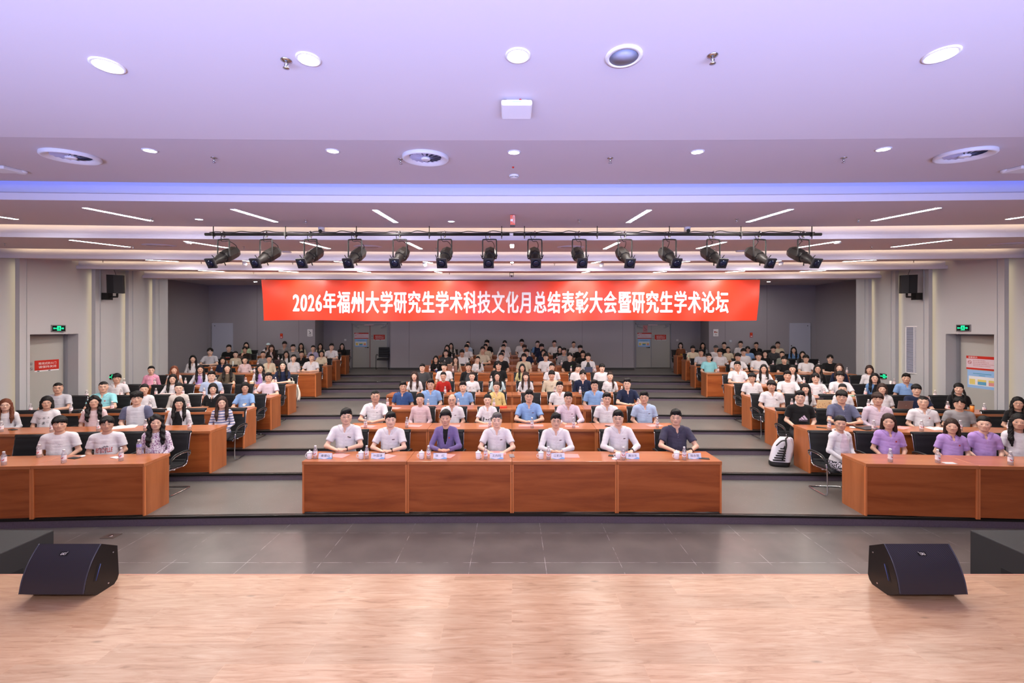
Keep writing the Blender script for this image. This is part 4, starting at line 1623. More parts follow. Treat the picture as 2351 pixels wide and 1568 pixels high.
BOT = {(0, 0): '724,1053 842,1053 984,1053 1115,1054 1259,1055 1431,1056 1571,1056', (0, 1): '839,982 934,982 1124.6,982 1221.6,983 1317,983 1509,983',
       (0, 2): '890,935 983,937 1052,936 1134,936 1382,935 1465,935', (0, 3): '1022,906 1078.7,905 1274,905 1332,906 1427.5,905', (0, 4): '1128,879', (0, 5): '986.6,854 1040,855 1095.6,854 1257,854 1311,854 1364.6,854',
       (0, 6): '1021,839 1108,839 1289.5,840', (0, 7): '1037.5,825 1279,826',
       (-1, 0): '8.7,1068 90,1050 146.5,1063 278,1058', (-1, 1): '3,992 119,992 226,990 334,988 435,986', (-1, 2): '70,949 163,949 257.5,943 344,941 433,938',
       (-1, 3): '199,915 277.7,912 358,910 420,909 468.7,909 511,907 586,907', (-1, 4): '285,886 355,885 426,884 495.6,883 564.5,883 632.7,882', (-1, 5): '485.7,857 584,857 640,857 685,857', (-1, 6): '521,842 592.6,841 624.6,841', (-1, 7): '507,829 639.7,828 705,827',
       (1, 0): '2044,1061 2153,1063 2320,1068', (1, 1): '1904,987 2006,990 2116,990 2205,990 2317,990', (1, 2): '1818,935 1994,938 2176,943 2260,948', (1, 3): '1862.6,907 1892,907 1911,907 1987,910 2147,915',
       (1, 4): '1708.5,881 1760,881 1846,882 2053,886', (1, 5): '1649,855 1703,855 1944.5,858', (1, 6): '1671,841 1727,841 1775,841 1828,841 1880,842', (1, 7): '1621,828', (1, 8): '1576,817'}
BP = bottle_proto()
first = True
for (s, i), t in BOT.items():
    L = [tuple(map(float, q.split(','))) for q in t.split()]
    for k, (x, y) in enumerate(L):
        o = BP if first else copy_tree(BP)
        first = False
        o.location = on_desk(s, i, x, y)
        o.rotation_euler = (0, 0, random.uniform(-.5, .5))
        o.scale = (1, 1, 1.0)
        tag(o, ('white-capped water bottle, %s on the %s desks, %s' % (from_left(k, len(L)), ROWN[i], BLK[s])) if len(L) > 1 else 'white-capped water bottle, the only one on the %s desks, %s' % (ROWN[i], BLK[s]), 'bottle', 'water bottles on the desks')

# tall bottle in the left front row
o = empty('water_bottle', on_desk(-1, 0, 319, 1044), 0, 'tall faceted clear water bottle before the person in purple-patterned blouse', 'bottle')
MB().lathe([(.03, 0), (.032, .01), (.032, .17), (.026, .19), (.014, .205), (.014, .215)], seg=8, smooth=False).build('bottle_body', M_CLEAR, o)
MB().lathe([(.0325, .12), (.0325, .165)], seg=12, cap=False).build('paper_label', mat('blue_pink_label', (150, 150, 220), 0.4), o)
MB().lathe([(.017, .213), (.017, .232)], seg=14).build('cap', M_TRIMW, o)


def mug_proto():
    r = empty('lidded_mug')
    MB().lathe([(.034, 0), (.038, .004), (.039, .088), (.036, .09)], seg=24).build('cup', mat('porcelain', (238, 234, 240), 0.15, spec=0.6), r)
    MB().tube(smooth_path([(-.038, 0, .072), (-.058, 0, .068), (-.064, 0, .048), (-.056, 0, .026), (-.037, 0, .02)], 4), .005, 8).build('handle', mat('porcelain', (0, 0, 0)), r)
    MB().lathe([(.042, .089), (.042, .094), (.032, .106), (.012, .112), (.008, .115), (.012, .122), (.009, .129), (.003, .131)], seg=24).build('lid', mat('porcelain', (0, 0, 0)), r)
    remember(r)
    return r


MUG = mug_proto()
NAMES_ = [(746, '秦建山'), (867, '叶国津'), (1010, '张  红'), (1140, '王向阳'), (1281, '江莉龙'), (1453, '黄剑东'), (1596, '陈永福')]
MX = [711, 829, 968, 1098, 1242, 1419, 1553]
WHO = ['leftmost person in white short-sleeved shirt', 'second person from left', 'person in purple blazer', 'grey-haired person in the middle', 'person with pink paper right of the middle', 'person next to the dark polo shirt', 'person in dark grey polo shirt']
for k, x in enumerate(MX):
    o = MUG if k == 0 else copy_tree(MUG)
    o.location = on_desk(0, 0, x, 1053)
    o.rotation_euler = (0, 0, (0, .4, .2, 2.6, .2, .0, .2)[k])
    tag(o, 'white lidded mug before the %s' % WHO[k], 'mug', 'white lidded mugs on the front row')
    if k == 5:
        ld = [c for c in o.children if c.name.startswith('lid')] if k == 0 else [c for c in o.children if c.name.startswith('lid')]
        for c in ld:
            c.location = (-.055, -.02, -.089)
M_CARD = mat('card_white', (226, 228, 246), 0.45)
M_CBLUE = mat('card_blue', (136, 184, 232), 0.5)
M_CYEL = mat('card_yellow', (226, 216, 140), 0.5)
for k, (x, nm) in enumerate(NAMES_):
    p = on_desk(0, 0, x, 1054)
    r = empty('name_card', p, (0, .02, 0, -.02, .02, .05, .12)[k], 'folded name card before the %s' % WHO[k], 'name card', 'name cards on the front row')
    MB().add([(-.1, 0, 0), (.1, 0, 0), (.1, .022, .085), (-.1, .022, .085), (-.1, .044, 0), (.1, .044, 0)], [(0, 1, 2, 3), (3, 2, 5, 4)]).build('card', M_CARD, r)
    T = Matrix.Translation((0, -.0015, 0)) @ Matrix.Rotation(-math.atan(.022 / .085), 4, 'X')
    t = MB()
    wch = .13
    text_into(t, nm.replace('  ', '　'), -wch / 2, wch / 2, .032, .068, 0, bold=0.0)
    t.move(T).build('name_lettering', mat('name_ink', (40, 40, 84), 0.5), r)
    b_ = MB().add([(-.1, 0, .001), (-.02, 0, .001), (-.06, 0, .014), (-.09, 0, .016)], [(0, 1, 2, 3)]).add([(.0, 0, .001), (.1, 0, .001), (.1, 0, .02), (.06, 0, .028), (.03, 0, .012)], [(0, 1, 2, 3, 4)])
    b_.add([(-.1, 0, .084), (-.1, 0, .074), (-.07, 0, .079), (-.05, 0, .085)], [(0, 1, 2, 3)])
    b_.move(T).build('blue_swirl', M_CBLUE, r)
    MB().add([(-.1, -.0003, .001), (-.05, -.0003, .001), (-.08, -.0003, .008), (-.1, -.0003, .008)], [(0, 1, 2, 3)]).move(T).build('yellow_swirl', M_CYEL, r)


def flat_thing(name, s, i, x, y, w, d, h, rz, m, label, cat, bevel=.002, group=None):
    p = on_desk(s, i, x, y)
    o = MB().bbox(-w / 2, w / 2, -d / 2, d / 2, 0.0, h, min(bevel, h * .4)).build(name, m, None, p, rz)
    tag(o, label, cat, group)
    return o


# pink programmes
for s, i, x, y, rz, w, lb in ((0, 0, 779, 1046, -.35, .26, 'left of the row, under the clasped hands by the first name card'), (0, 0, 889, 1048, -.5, .2, 'beside the second name card'), (0, 0, 1028, 1047, -.3, .18, 'behind the third name card'),
                              (0, 0, 1141, 1040, 0, .28, 'between the spread hands of the grey-haired person'), (0, 0, 1308, 1047, .0, .28, 'right of the middle name card'), (0, 0, 1438, 1042, .2, .2, 'behind the sixth name card'),
                              (0, 1, 844, 979, -.3, .3, 'leftmost on the second row'), (0, 1, 951, 978, -.15, .26, 'before the person in pale pink blouse'), (0, 1, 1044, 978, 0, .2, 'before the balding person'), (0, 1, 1112, 978, .1, .2, 'before the person in puffed white blouse'),
                              (0, 1, 1219, 977, 0, .46, 'under the hands of the person in light blue polo'), (0, 1, 1313, 979, -.1, .26, 'before the person in pinkish long-sleeved shirt'), (0, 1, 1404, 976, .3, .2, 'before the seventh person of the second row'), (0, 1, 1503, 977, .3, .28, 'rightmost on the second row'),
                              (0, 2, 905, 937, -.2, .26, 'before the person in royal blue polo'), (0, 2, 977, 936, 0, .14, 'before the second person of the third row'), (0, 2, 1368, 936, .1, .2, 'before the person in light blue shirt, third row'), (0, 2, 1448, 936, .1, .2, 'under the hands of the person in navy polo'), (1, 1, 2070, 982, .4, .28, 'on the second row of the right block')):
    flat_thing('paper_sheet', s, i, x, y, w, .19, .004, rz, M_PINK, 'pink folded programme, ' + lb, 'paper', .001, 'pink programmes on the desks')
# phones
for s, i, x, y, rz, c, lb in ((0, 0, 1175, 1047, .1, 'g', 'grey phone right of the grey-haired person'), (0, 0, 1409, 1047, 1.2, 'k', 'black phone left of the mug without its lid on'), (0, 0, 1616, 1053, 1.3, 'k', 'black phone behind the rightmost name card'),
                              (0, 1, 1399, 979, 1.0, 'k', 'black phone on the second row before the seventh person'), (0, 2, 994, 937, 1.4, 'k', 'black phone on the third row before the blue-glasses person'), (-1, 0, 170, 1052, 1.3, 'k', 'dark phone on the left front desk beside a bottle'),
                              (-1, 0, 266, 1051, 1.2, 'w', 'white phone beside the bottle on the left front desk'), (-1, 1, 30, 987, 1.2, 'k', 'black phone at the left edge, second row'), (1, 1, 1886, 982, 1.0, 'k', 'dark keys and phone on the second row right block, inner end'), (1, 0, 2180, 1064, 1.5, 'w', 'tiny white card on the right front desk')):
    flat_thing('phone', s, i, x, y, .075, .155, .009, rz, {'k': M_BLACK, 'g': mat('phone_grey', (140, 132, 134), 0.3), 'w': M_TRIMW}[c], lb, 'phone', .003)
o = empty('earbud_case', on_desk(-1, 0, 190, 1049), 0, 'white round earbud case beside the dark phone on the left front desk', 'earbud case')
MB().lathe([(.02, 0), (.031, .004), (.034, .011), (.03, .019), (.015, .023)], seg=20).build('case', M_TRIMW, o)
o = empty('computer_mouse', on_desk(1, 1, 1957, 983), .4, 'white computer mouse before the person in grey-blue shirt', 'mouse')
MB().lathe([(.02, 0), (.034, .005), (.033, .02), (.02, .032), (.004, .036)], seg=18).build('shell', M_TRIMW, o)
o.scale = (.95, 1.5, .9)


def laptop(s, i, x, y, rz, w, lidm, label, open_=True, back_open=1.75):
    p = on_desk(s, i, x, y)
    r = empty('laptop', p, rz, label, 'laptop')
    h = w * .64
    MB().bbox(-w / 2, w / 2, -.0, h, 0, .014, .003).build('base', mat('laptop_base', (70, 70, 76), 0.35, metal=.4), r)
    lid = MB().bbox(-w / 2, w / 2, 0, .008, 0, h, .002)
    a = -0.18 if open_ else -PI / 2
    lid.move(Matrix.Translation((0, 0, .014)) @ Matrix.Rotation(-a if open_ else a, 4, 'X')).build('lid', lidm, r)
    return r


M_BRN = mat('rose_gold_lid', (150, 118, 108), 0.35, metal=.3)
laptop(0, 5, 1039, 854, 0, .31, M_BRN, 'brown laptop with open lid before the person in beige sleeveless top')
laptop(0, 5, 1351, 855, 0, .26, mat('tablet_back', (70, 82, 110), 0.3), 'blue-grey tablet propped before the person in white jacket, sixth row')
laptop(-1, 7, 551, 829, 0, .26, M_BRN, 'brown laptop with open lid beside the person with hand on chin')
laptop(-1, 6, 641, 841, 0, .32, mat('dark_brown_lid', (66, 52, 58), 0.4), 'dark brown laptop lid before the person in white top, seventh row')
laptop(-1, 8, 778, 818, 0, .2, M_BRN, 'rose laptop before the person in black jacket at the left back row end')
l_ = laptop(1, 2, 1891, 940, 0, .30, mat('cream_lid', (232, 216, 170), 0.5), 'cream laptop covered with small stickers in the third row right')
st = MB()
for k in range(14):
    a_, b_ = random.uniform(-.13, .13), random.uniform(.03, .16)
    st.box(a_ - .006, a_ + .006, -.002, 0, b_ - .005, b_ + .005)
st.move(Matrix.Translation((0, 0, .014)) @ Matrix.Rotation(.18, 4, 'X')).build('stickers', mat('sticker_brown', (120, 70, 50), 0.5), [c for c in l_.children if c.name.startswith('lid')][0])
MB().bbox(-.15, .02, .03, .042, .2, .235, .002).build('lid_edge', mat('dark_brown_lid', (0, 0, 0)), l_)
l_ = laptop(1, 2, 2077, 943, 0, .31, mat('warm_grey_lid', (130, 116, 116), 0.35, metal=.3), 'grey laptop with a faint logo before the person in navy T-shirt')
MB().lathe([(.012, -.003), (.004, -.003)], seg=12, axis='y').move(Matrix.Translation((0, -.03, .11)) @ Matrix.Rotation(.18, 4, 'X')).build('lid_mark', mat('mark_pale', (206, 196, 190), 0.4), l_)
o = flat_thing('laptop', 1, 1, 1994, 984, .36, .25, .018, .1, mat('closed_laptop', (58, 56, 62), 0.35, metal=.4), 'closed dark laptop lying on the second row of the right block', 'laptop', .004)


def open_book(s, i, x, y, w, d, rz, label, m=None):
    p = on_desk(s, i, x, y)
    mb = MB()
    n = 10
    for q in (-1, 1):
        vs = []
        for k in range(n + 1):
            u = k / n
            xx = q * u * w / 2
            z = .004 + .016 * math.sin(PI * min(1, u * 1.15)) * (1 - .5 * u) + .004
            vs += [(xx, -d / 2, z), (xx, d / 2, z), (xx, -d / 2, 0), (xx, d / 2, 0)]
        fs = []
        for k in range(n):
            a, b_ = 4 * k, 4 * (k + 1)
            fs += [(a, b_, b_ + 1, a + 1), (a, a + 2, b_ + 2, b_), (a + 1, b_ + 1, b_ + 3, a + 3)]
        fs.append((4 * n, 4 * n + 2, 4 * n + 3, 4 * n + 1))
        mb.add(vs, fs, True)
    o = mb.build('open_book', m or M_PAPER, None, p, rz)
    return tag(o, label, 'book', 'open notebooks')


open_book(-1, 1, 285, 981, .36, .25, .5, 'open white notebook beside the person in raglan shirt')
open_book(-1, 2, 371, 941, .46, .22, .15, 'open book lying between the two white-clad persons, third row left')
open_book(-1, 2, 186, 943, .30, .2, .4, 'open notebook under the arm of the person in cyan polo')
open_book(1, 1, 2155, 985, .3, .2, -.1, 'open white booklet left of the person in grey T-shirt, second row right')
open_book(1, 2, 1975, 938, .32, .2, -.1, 'open white notebook right of the cream laptop')
open_book(1, 3, 1722 + 8, 905, .2, .15, 0, 'small open notebook before the person in white polo, inner end of fourth row right')
for s, i, x, y, w, d, h, rz, m, lb in ((-1, 3, 380, 908, .30, .2, .05, 0, mat('box_pink', (226, 196, 196), 0.6), 'flat pink box under the clasped hands, fourth row left'),
                                       (-1, 3, 448, 908, .36, .2, .04, 0, M_PAPER, 'flat white box lying on the fourth row of the left block'),
                                       (-1, 2, 455, 936, .34, .22, .012, .3, mat('kraft_folder', (150, 100, 74), 0.5), 'brown document folder, third row left block'),
                                       (1, 3, 1950, 909, .3, .2, .012, 0, mat('green_folder', (130, 176, 150), 0.5), 'pale green folder, fourth row right block'),
                                       (1, 4, 1890, 884, .3, .2, .01, 0, M_PAPER, 'white sheets before the person in black cardigan'),
                                       (0, 2, 1152, 936, .22, .16, .02, 0, M_RED, 'red notebook before the person in yellow cardigan'),
                                       (-1, 7, 566, 829, .22, .15, .05, 0, mat('green_box', (120, 150, 118), 0.5), 'green box by the person with hand on chin')):
    flat_thing('folder', s, i, x, y, w, d, h, rz, m, lb, 'folder', .003)
# paper cups and flasks
for s, i, x, y, r_, h, c1, c2, lb, nm, ct in ((0, 5, 1002, 855, .035, .11, (40, 60, 120), (235, 235, 235), 'blue takeaway cup with white lid and straw, sixth row', 'drink_cup', 'cup'),
                                              (-1, 5, 578, 857, .04, .09, (214, 190, 160), (235, 235, 235), 'iced coffee cup with clear lid, sixth row left block', 'drink_cup', 'cup'),
                                              (-1, 4, 578, 884, .05, .10, (230, 214, 196), (246, 190, 60), 'food tub with orange lid, fifth row left block', 'food_tub', 'tub'),
                                              (-1, 6, 535, 842, .028, .17, (225, 228, 225), (215, 225, 220), 'slim white flask before the person in beige sweater', 'flask', 'flask'),
                                              (1, 7, 1581, 828, .026, .16, (226, 222, 190), (120, 180, 140), 'slim tea bottle with green cap at the inner end, eighth row right', 'flask', 'flask'),
                                              (1, 2, 2232, 946, .035, .14, (226, 140, 60), (70, 50, 40), 'orange thermos cup before the braided person in black', 'flask', 'flask'),
                                              (1, 4, 2045, 886, .03, .12, (220, 220, 222), (240, 240, 240), 'white flask beside the bottle near the right wall', 'flask', 'flask'),
                                              (1, 4, 1782, 882, .032, .10, (206, 180, 150), (238, 238, 238), 'milk tea cup with straw, fifth row right block', 'drink_cup', 'cup')):
    r = empty(nm, on_desk(s, i, x, y), 0, lb, ct)
    MB().lathe([(r_ * .8, 0), (r_, h * .95)], seg=18).build('cup_body', mat('cup_%d' % int(x), c1, 0.4), r)
    MB().lathe([(r_ * 1.05, h * .94), (r_ * 1.05, h), (r_ * .6, h * 1.1)], seg=18).build('lid', mat('lid_%d' % int(x), c2, 0.4), r)
    if ct == 'cup':
        MB().tube([(0, 0, h), (.012, 0, h * 1.6)], .004, 5).build('straw', M_TRIMW, r)

# backpack leaning in the right aisle
bp = px(1795, 1052, 8.30)
r = empty('backpack', (5.03, 8.22, TZ[1]), -.25, 'black and white striped backpack standing in the aisle by the right block', 'backpack')
r.scale = (1.15, 1.15, 1.15)
body = MB()
prof = []
for k in range(13):
    t = k / 12
    z = t * .46
    wd = .15 * (1 - .55 * max(0, t - .55) / .45 * max(0, t - .55) / .45) * (1 if t > .04 else .9)
    dp = .10 * (1 - .5 * t)
    prof.append((wd, dp, z, .10 * t))
for (wd, dp, z, sh) in prof:
    for q in range(20):
        a = 2 * PI * q / 20
        cx_ = abs(math.cos(a)) ** .6 * (1 if math.cos(a) > 0 else -1)
        sy_ = abs(math.sin(a)) ** .6 * (1 if math.sin(a) > 0 else -1)
        body.v.append((wd * cx_ + sh, dp * sy_ + sh * .3, z))
for k in range(12):
    for q in range(20):
        body.f.append([k * 20 + q, k * 20 + (q + 1) % 20, (k + 1) * 20 + (q + 1) % 20, (k + 1) * 20 + q])
        body.s.append(True)
        body.mi.append(1 if k < 2 else 0)
body.f += [list(range(20))[::-1], [12 * 20 + q for q in range(20)]]
body.s += [True, True]
body.mi += [1, 0]
body.build('bag_body', [mat('bag_white', (216, 214, 226), 0.5, bump=(30, .4, .01)), mat('bag_black', (24, 24, 26), 0.5)], r)
fp = MB()
for k in range(6):
    z0 = .10 + .038 * k
    sh = .10 * (z0 / .46)
    w0 = .125 - .014 * k
    fp.bbox(-w0 + sh - .01, w0 * .35 + sh, -.115 + .09 * z0 * .5, -.09 + .09 * z0 * .5, z0, z0 + .018, .003)
fp.build('dark_straps', mat('bag_black', (0, 0, 0)), r)
MB().tube(smooth_path([(.03, -.09, .12), (.06, -.10, .25), (.085, -.09, .36), (.09, -.05, .45), (.13, .0, .47)], 5), .012, 8).tube(smooth_path([(-.06, -.085, .34), (.02, -.08, .42), (.10, -.06, .43)], 4), .01, 6).build('piping', mat('bag_black', (0, 0, 0)), r)
MB().tube(smooth_path([(.12, .05, .42), (.2, .04, .44), (.22, .05, .3), (.2, .06, .12)], 5), .02, 8).build('shoulder_strap', mat('bag_white', (0, 0, 0)), r)
MB().add([(.03, -.105, .30), (.075, -.10, .29), (.065, -.09, .36)], [(0, 1, 2)]).build('logo_patch', mat('bag_black', (0, 0, 0)), r)

# pale jacket hanging over the chair arm, left block
jp = seat_at(-1, 4, 677, .62)
r = empty('draped_jacket', (jp.x, jp.y, TZ[4]), 0, 'cream jacket hanging from the armrest beside the person in navy T-shirt', 'jacket')
jm = MB()
rows_ = []
for k in range(9):
    t = k / 8
    z = .72 - .42 * t
    for q in range(11):
        u = q / 10 - .5
        jm.v.append((u * (.16 + .12 * t) + .05 * math.sin(t * 3), -.02 + .03 * math.sin(q * 1.9 + t * 2) - .03 * t + (.04 if k == 0 else 0), z - .04 * u * t + .02 * math.sin(q * 2.2) * t))
for k in range(8):
    for q in range(10):
        jm.f.append([k * 11 + q, k * 11 + q + 1, (k + 1) * 11 + q + 1, (k + 1) * 11 + q])
        jm.s.append(True)
        jm.mi.append(0)
jo = jm.build('cloth', mat('cream_cloth', (226, 218, 204), 0.8), r)
sm = jo.modifiers.new('thick', 'SOLIDIFY')
sm.thickness = .012
tp = seat_at(-1, 4, 667, .95)
r = empty('tote_bag', (tp.x, tp.y, TZ[4] + .45), 0, 'white cloth tote bag on the chair seat behind the person in navy T-shirt', 'bag')
MB().bbox(-.11, .11, -.04, .04, 0, .34, .03).build('bag_body', mat('cream_cloth', (0, 0, 0)), r)
MB().tube(smooth_path([(-.06, 0, .33), (-.05, 0, .42), (.05, 0, .42), (.06, 0, .33)], 4), .008, 6).build('bag_handle', mat('cream_cloth', (0, 0, 0)), r)

# ------------------------------------------------------------------ people: implicit surfaces -> meshes
def smin(a, b, k):
    h = np.clip(.5 + .5 * (b - a) / k, 0, 1)
    return b * (1 - h) + a * h - k * h * (1 - h)


class Vol:
    def __init__(self, lo, hi, h):
        self.lo, self.h = np.array(lo, float), h
        n = [int((hi[i] - lo[i]) / h) + 1 for i in range(3)]
        self.ax = [(lo[i] + np.arange(n[i]) * h).astype(np.float32) for i in range(3)]
        self.S = np.full(n, .5, np.float32)

    def sub(self, lo, hi):
        sl = []
        for i in range(3):
            a = int(max(0, (lo[i] - self.lo[i]) / self.h))
            b = int(min(len(self.ax[i]), (hi[i] - self.lo[i]) / self.h + 2))
            sl.append(slice(a, max(b, a + 1)))
        X, Y, Z = (self.ax[0][sl[0]][:, None, None], self.ax[1][sl[1]][None, :, None], self.ax[2][sl[2]][None, None, :])
        return tuple(sl), X, Y, Z

    def op(self, fn, lo, hi, k=.02, cut=False, m=.05):
        lo = [v - m for v in lo]
        hi = [v + m for v in hi]
        sl, X, Y, Z = self.sub(lo, hi)
        if self.S[sl].size == 0:
            return self
        d = fn(X, Y, Z)
        if cut:
            self.S[sl] = -smin(-self.S[sl], d, k)
        else:
            self.S[sl] = smin(self.S[sl], d, k)
        return self

    def ell(self, c, r, k=.02, cut=False):
        def fn(X, Y, Z):
            a, b, e = (X - c[0]), (Y - c[1]), (Z - c[2])
            k0 = np.sqrt((a / r[0]) ** 2 + (b / r[1]) ** 2 + (e / r[2]) ** 2)
            k1 = np.sqrt((a / r[0] ** 2) ** 2 + (b / r[1] ** 2) ** 2 + (e / r[2] ** 2) ** 2) + 1e-6
            return k0 * (k0 - 1) / k1
        return self.op(fn, [c[i] - r[i] for i in range(3)], [c[i] + r[i] for i in range(3)], k, cut)

    def cap(self, a, b, r1, r2=None, k=.02, cut=False, plane=False, sq=None):
        r2 = r1 if r2 is None else r2
        a, b = np.array(a, float), np.array(b, float)
        ba = b - a
        L2 = float(ba @ ba) + 1e-9

        def fn(X, Y, Z):
            px_, py_, pz_ = X - a[0], Y - a[1], Z - a[2]
            t0 = (px_ * ba[0] + py_ * ba[1] + pz_ * ba[2]) / L2
            t = np.clip(t0, 0, 1)
            dx, dy, dz = px_ - ba[0] * t, py_ - ba[1] * t, pz_ - ba[2] * t
            if sq:
                dx, dy, dz = dx / sq[0], dy / sq[1], dz / sq[2]
            d = np.sqrt(dx * dx + dy * dy + dz * dz) - (r1 + (r2 - r1) * t)
            if plane:
                d = np.maximum(d, (t0 - 1) * math.sqrt(L2))
            return d
        r = max(r1, r2) * (max(sq) if sq else 1)
        return self.op(fn, np.minimum(a, b) - r, np.maximum(a, b) + r, k, cut)

    def net(self):
        S = self.S
        ins = S < 0
        cnt = np.zeros([n - 1 for n in S.shape], np.int8)
        for o in np.ndindex(2, 2, 2):
            cnt += ins[o[0]:S.shape[0] - 1 + o[0], o[1]:S.shape[1] - 1 + o[1], o[2]:S.shape[2] - 1 + o[2]]
        act = (cnt > 0) & (cnt < 8)
        idx = np.argwhere(act)
        ids = np.full(act.shape, -1, np.int64)
        ids[act] = np.arange(len(idx))
        pos = np.zeros((len(idx), 3))
        num = np.zeros((len(idx), 1))
        for axn in range(3):
            for o in np.ndindex(2, 2):
                o0 = np.zeros(3, int)
                rest = [q for q in range(3) if q != axn]
                o0[rest[0]], o0[rest[1]] = o
                o1 = o0.copy()
                o1[axn] = 1
                A, B = idx + o0, idx + o1
                s0, s1 = S[A[:, 0], A[:, 1], A[:, 2]], S[B[:, 0], B[:, 1], B[:, 2]]
                m = (s0 < 0) != (s1 < 0)
                t = np.where(m, s0 / np.where(m, s0 - s1, 1), 0)[:, None]
                pos += np.where(m[:, None], o0 + (o1 - o0) * t, 0)
                num += m[:, None]
        V_ = (idx + pos / num) * self.h + self.lo
        Q = []
        for axn in range(3):
            s0 = ins[tuple(slice(0, -1) if q == axn else slice(1, -1) for q in range(3))]
            s1 = ins[tuple(slice(1, None) if q == axn else slice(1, -1) for q in range(3))]
            e = np.argwhere(s0 != s1)
            flip = s0[e[:, 0], e[:, 1], e[:, 2]]
            r = [q for q in range(3) if q != axn]
            base = e.copy()
            for q in r:
                base[:, q] += 1
            c = []
            for (u, v) in ((1, 1), (0, 1), (0, 0), (1, 0)):
                cc = base.copy()
                cc[:, r[0]] -= u
                cc[:, r[1]] -= v
                c.append(ids[cc[:, 0], cc[:, 1], cc[:, 2]])
            c = np.stack(c, 1)
            if axn == 1:
                flip = ~flip
            c = np.where(flip[:, None], c, c[:, ::-1])
            Q.append(c)
        Q = np.concatenate(Q)
        Q = Q[(Q >= 0).all(1)]
        return V_, Q


def normals(V_, Q):
    n = np.cross(V_[Q[:, 2]] - V_[Q[:, 0]], V_[Q[:, 3]] - V_[Q[:, 1]])
    o = np.zeros_like(V_)
    for k in range(4):
        np.add.at(o, Q[:, k], n)
    return o / (np.linalg.norm(o, axis=1, keepdims=True) + 1e-9)


def wob(V_, fr, seed):
    r = np.random.RandomState(seed)
    o = np.zeros(len(V_))
    for _ in range(5):
        k = r.normal(size=3) * fr
        o += np.sin(V_ @ k + r.uniform(0, 6))
    return o / 5


def np_mesh(name, V_, Q, mats=1, mi=None, col=None):
    me = bpy.data.meshes.new(name)
    me.vertices.add(len(V_))
    me.vertices.foreach_set('co', V_.astype(np.float32).ravel())
    me.loops.add(len(Q) * 4)
    me.loops.foreach_set('vertex_index', Q.astype(np.int32).ravel())
    me.polygons.add(len(Q))
    me.polygons.foreach_set('loop_start', np.arange(0, len(Q) * 4, 4, dtype=np.int32))
    me.update(calc_edges=True)
    me.polygons.foreach_set('use_smooth', np.ones(len(Q), bool))
    for _ in range(mats):
        me.materials.append(None)
    if mi is not None:
        me.polygons.foreach_set('material_index', mi.astype(np.int32))
    if col is not None:
        a = me.color_attributes.new('feat', 'FLOAT_COLOR', 'POINT')
        a.data.foreach_set('color', col.astype(np.float32).ravel())
    me.update()
    return me


# ---- head (own coordinates, facing -y, centre of the head at the origin)
def make_head(f):
    v = Vol((-.10, -.135, -.215), (.10, .125, .135), .0042)
    nw = .050 if f else .058
    v.cap((0, .022, -.07), (0, .035, -.22), nw * .92, nw, .02)
    v.ell((0, .014, .030), (.076, .092, .086), .01)
    v.ell((0, -.022, -.030), (.065 if f else .068, .066, .080), .03)
    v.ell((0, -.058, -.088), (.020 if f else .027, .02, .02), .03)
    for s in (-1, 1):
        v.cap((s * (.048 if f else .055), .0, -.050), (s * .022, -.045, -.088), .016, .018, .025)
        v.ell((s * .040, -.058, -.018), (.024, .022, .022), .02)
        v.ell((s * .0745, .010, -.004), (.008, .018, .030), .006)
        v.ell((s * .031, -.099, .004), (.018, .016, .012), .012, cut=True)
        v.ell((s * .031, -.0745, .003), (.0150, .0135, .0115), .006)
        v.ell((s * .011, -.092, -.030), (.009, .010, .007), .006)
    v.cap((-.032, -.071, .026), (.032, -.071, .026), .008, .008, .03)
    v.cap((0, -.082, .010), (0, -.101, -.026), .006, .0095, .010)
    v.cap((-.013, -.080, -.057), (.013, -.080, -.057), .0050, .0050, .012)
    v.cap((-.010, -.078, -.067), (.010, -.078, -.067), .0060, .0060, .012)
    V_, Q = v.net()
    col = np.zeros((len(V_), 4))
    x, y, z = V_.T
    ax = np.abs(x)
    front = y < -.045

    def paint(mask, c, a=1.0):
        m = np.clip(mask, 0, 1)[:, None] * a * front[:, None]
        col[:, :3] = col[:, :3] * (1 - m) + np.array(lin(c)) * m
        col[:, 3:] = np.maximum(col[:, 3:], m)

    def elm(cx_, cz_, rx, rz_, soft=.25):
        q = np.sqrt(((ax - cx_) / rx) ** 2 + ((z - cz_) / rz_) ** 2)
        return (1 + soft - q) / soft
    paint(elm(0, -.061, .020 if f else .022, .0075, .5), (188, 96, 94) if f else (172, 112, 100), .55)
    paint(elm(.032, .0275, .019, .0036 if f else .0048, .6), (60, 44, 40), .45 if f else .75)
    paint(elm(.031, .0035, .0150, .0056, .4), (60, 42, 38), .85)
    paint(elm(.0225, .0020, .0042, .0034, .4), (225, 214, 208), .9)
    paint(elm(.0395, .0020, .0040, .0034, .4), (225, 214, 208), .9)
    paint(elm(.031, .0022, .0058, .0050, .3), (24, 18, 18))
    paint(elm(.008, -.035, .004, .0025, .5), (96, 52, 46), .7)
    return V_, Q, col


HEADS = {}
HC = np.array([0, -.030, 1.262])         # head centre in the body
NECK = np.array([0, .02, 1.15])


def head_matrix(turn):
    """turn about the neck axis"""
    return Matrix.Translation(Vector(NECK)) @ Matrix.Rotation(turn, 4, 'Z') @ Matrix.Translation(Vector(HC - NECK)) @ Matrix.Diagonal((1.08, 1.04, 1.04, 1))


SH = {0: (.178, .012, 1.035), 1: (.152, .012, 1.025)}


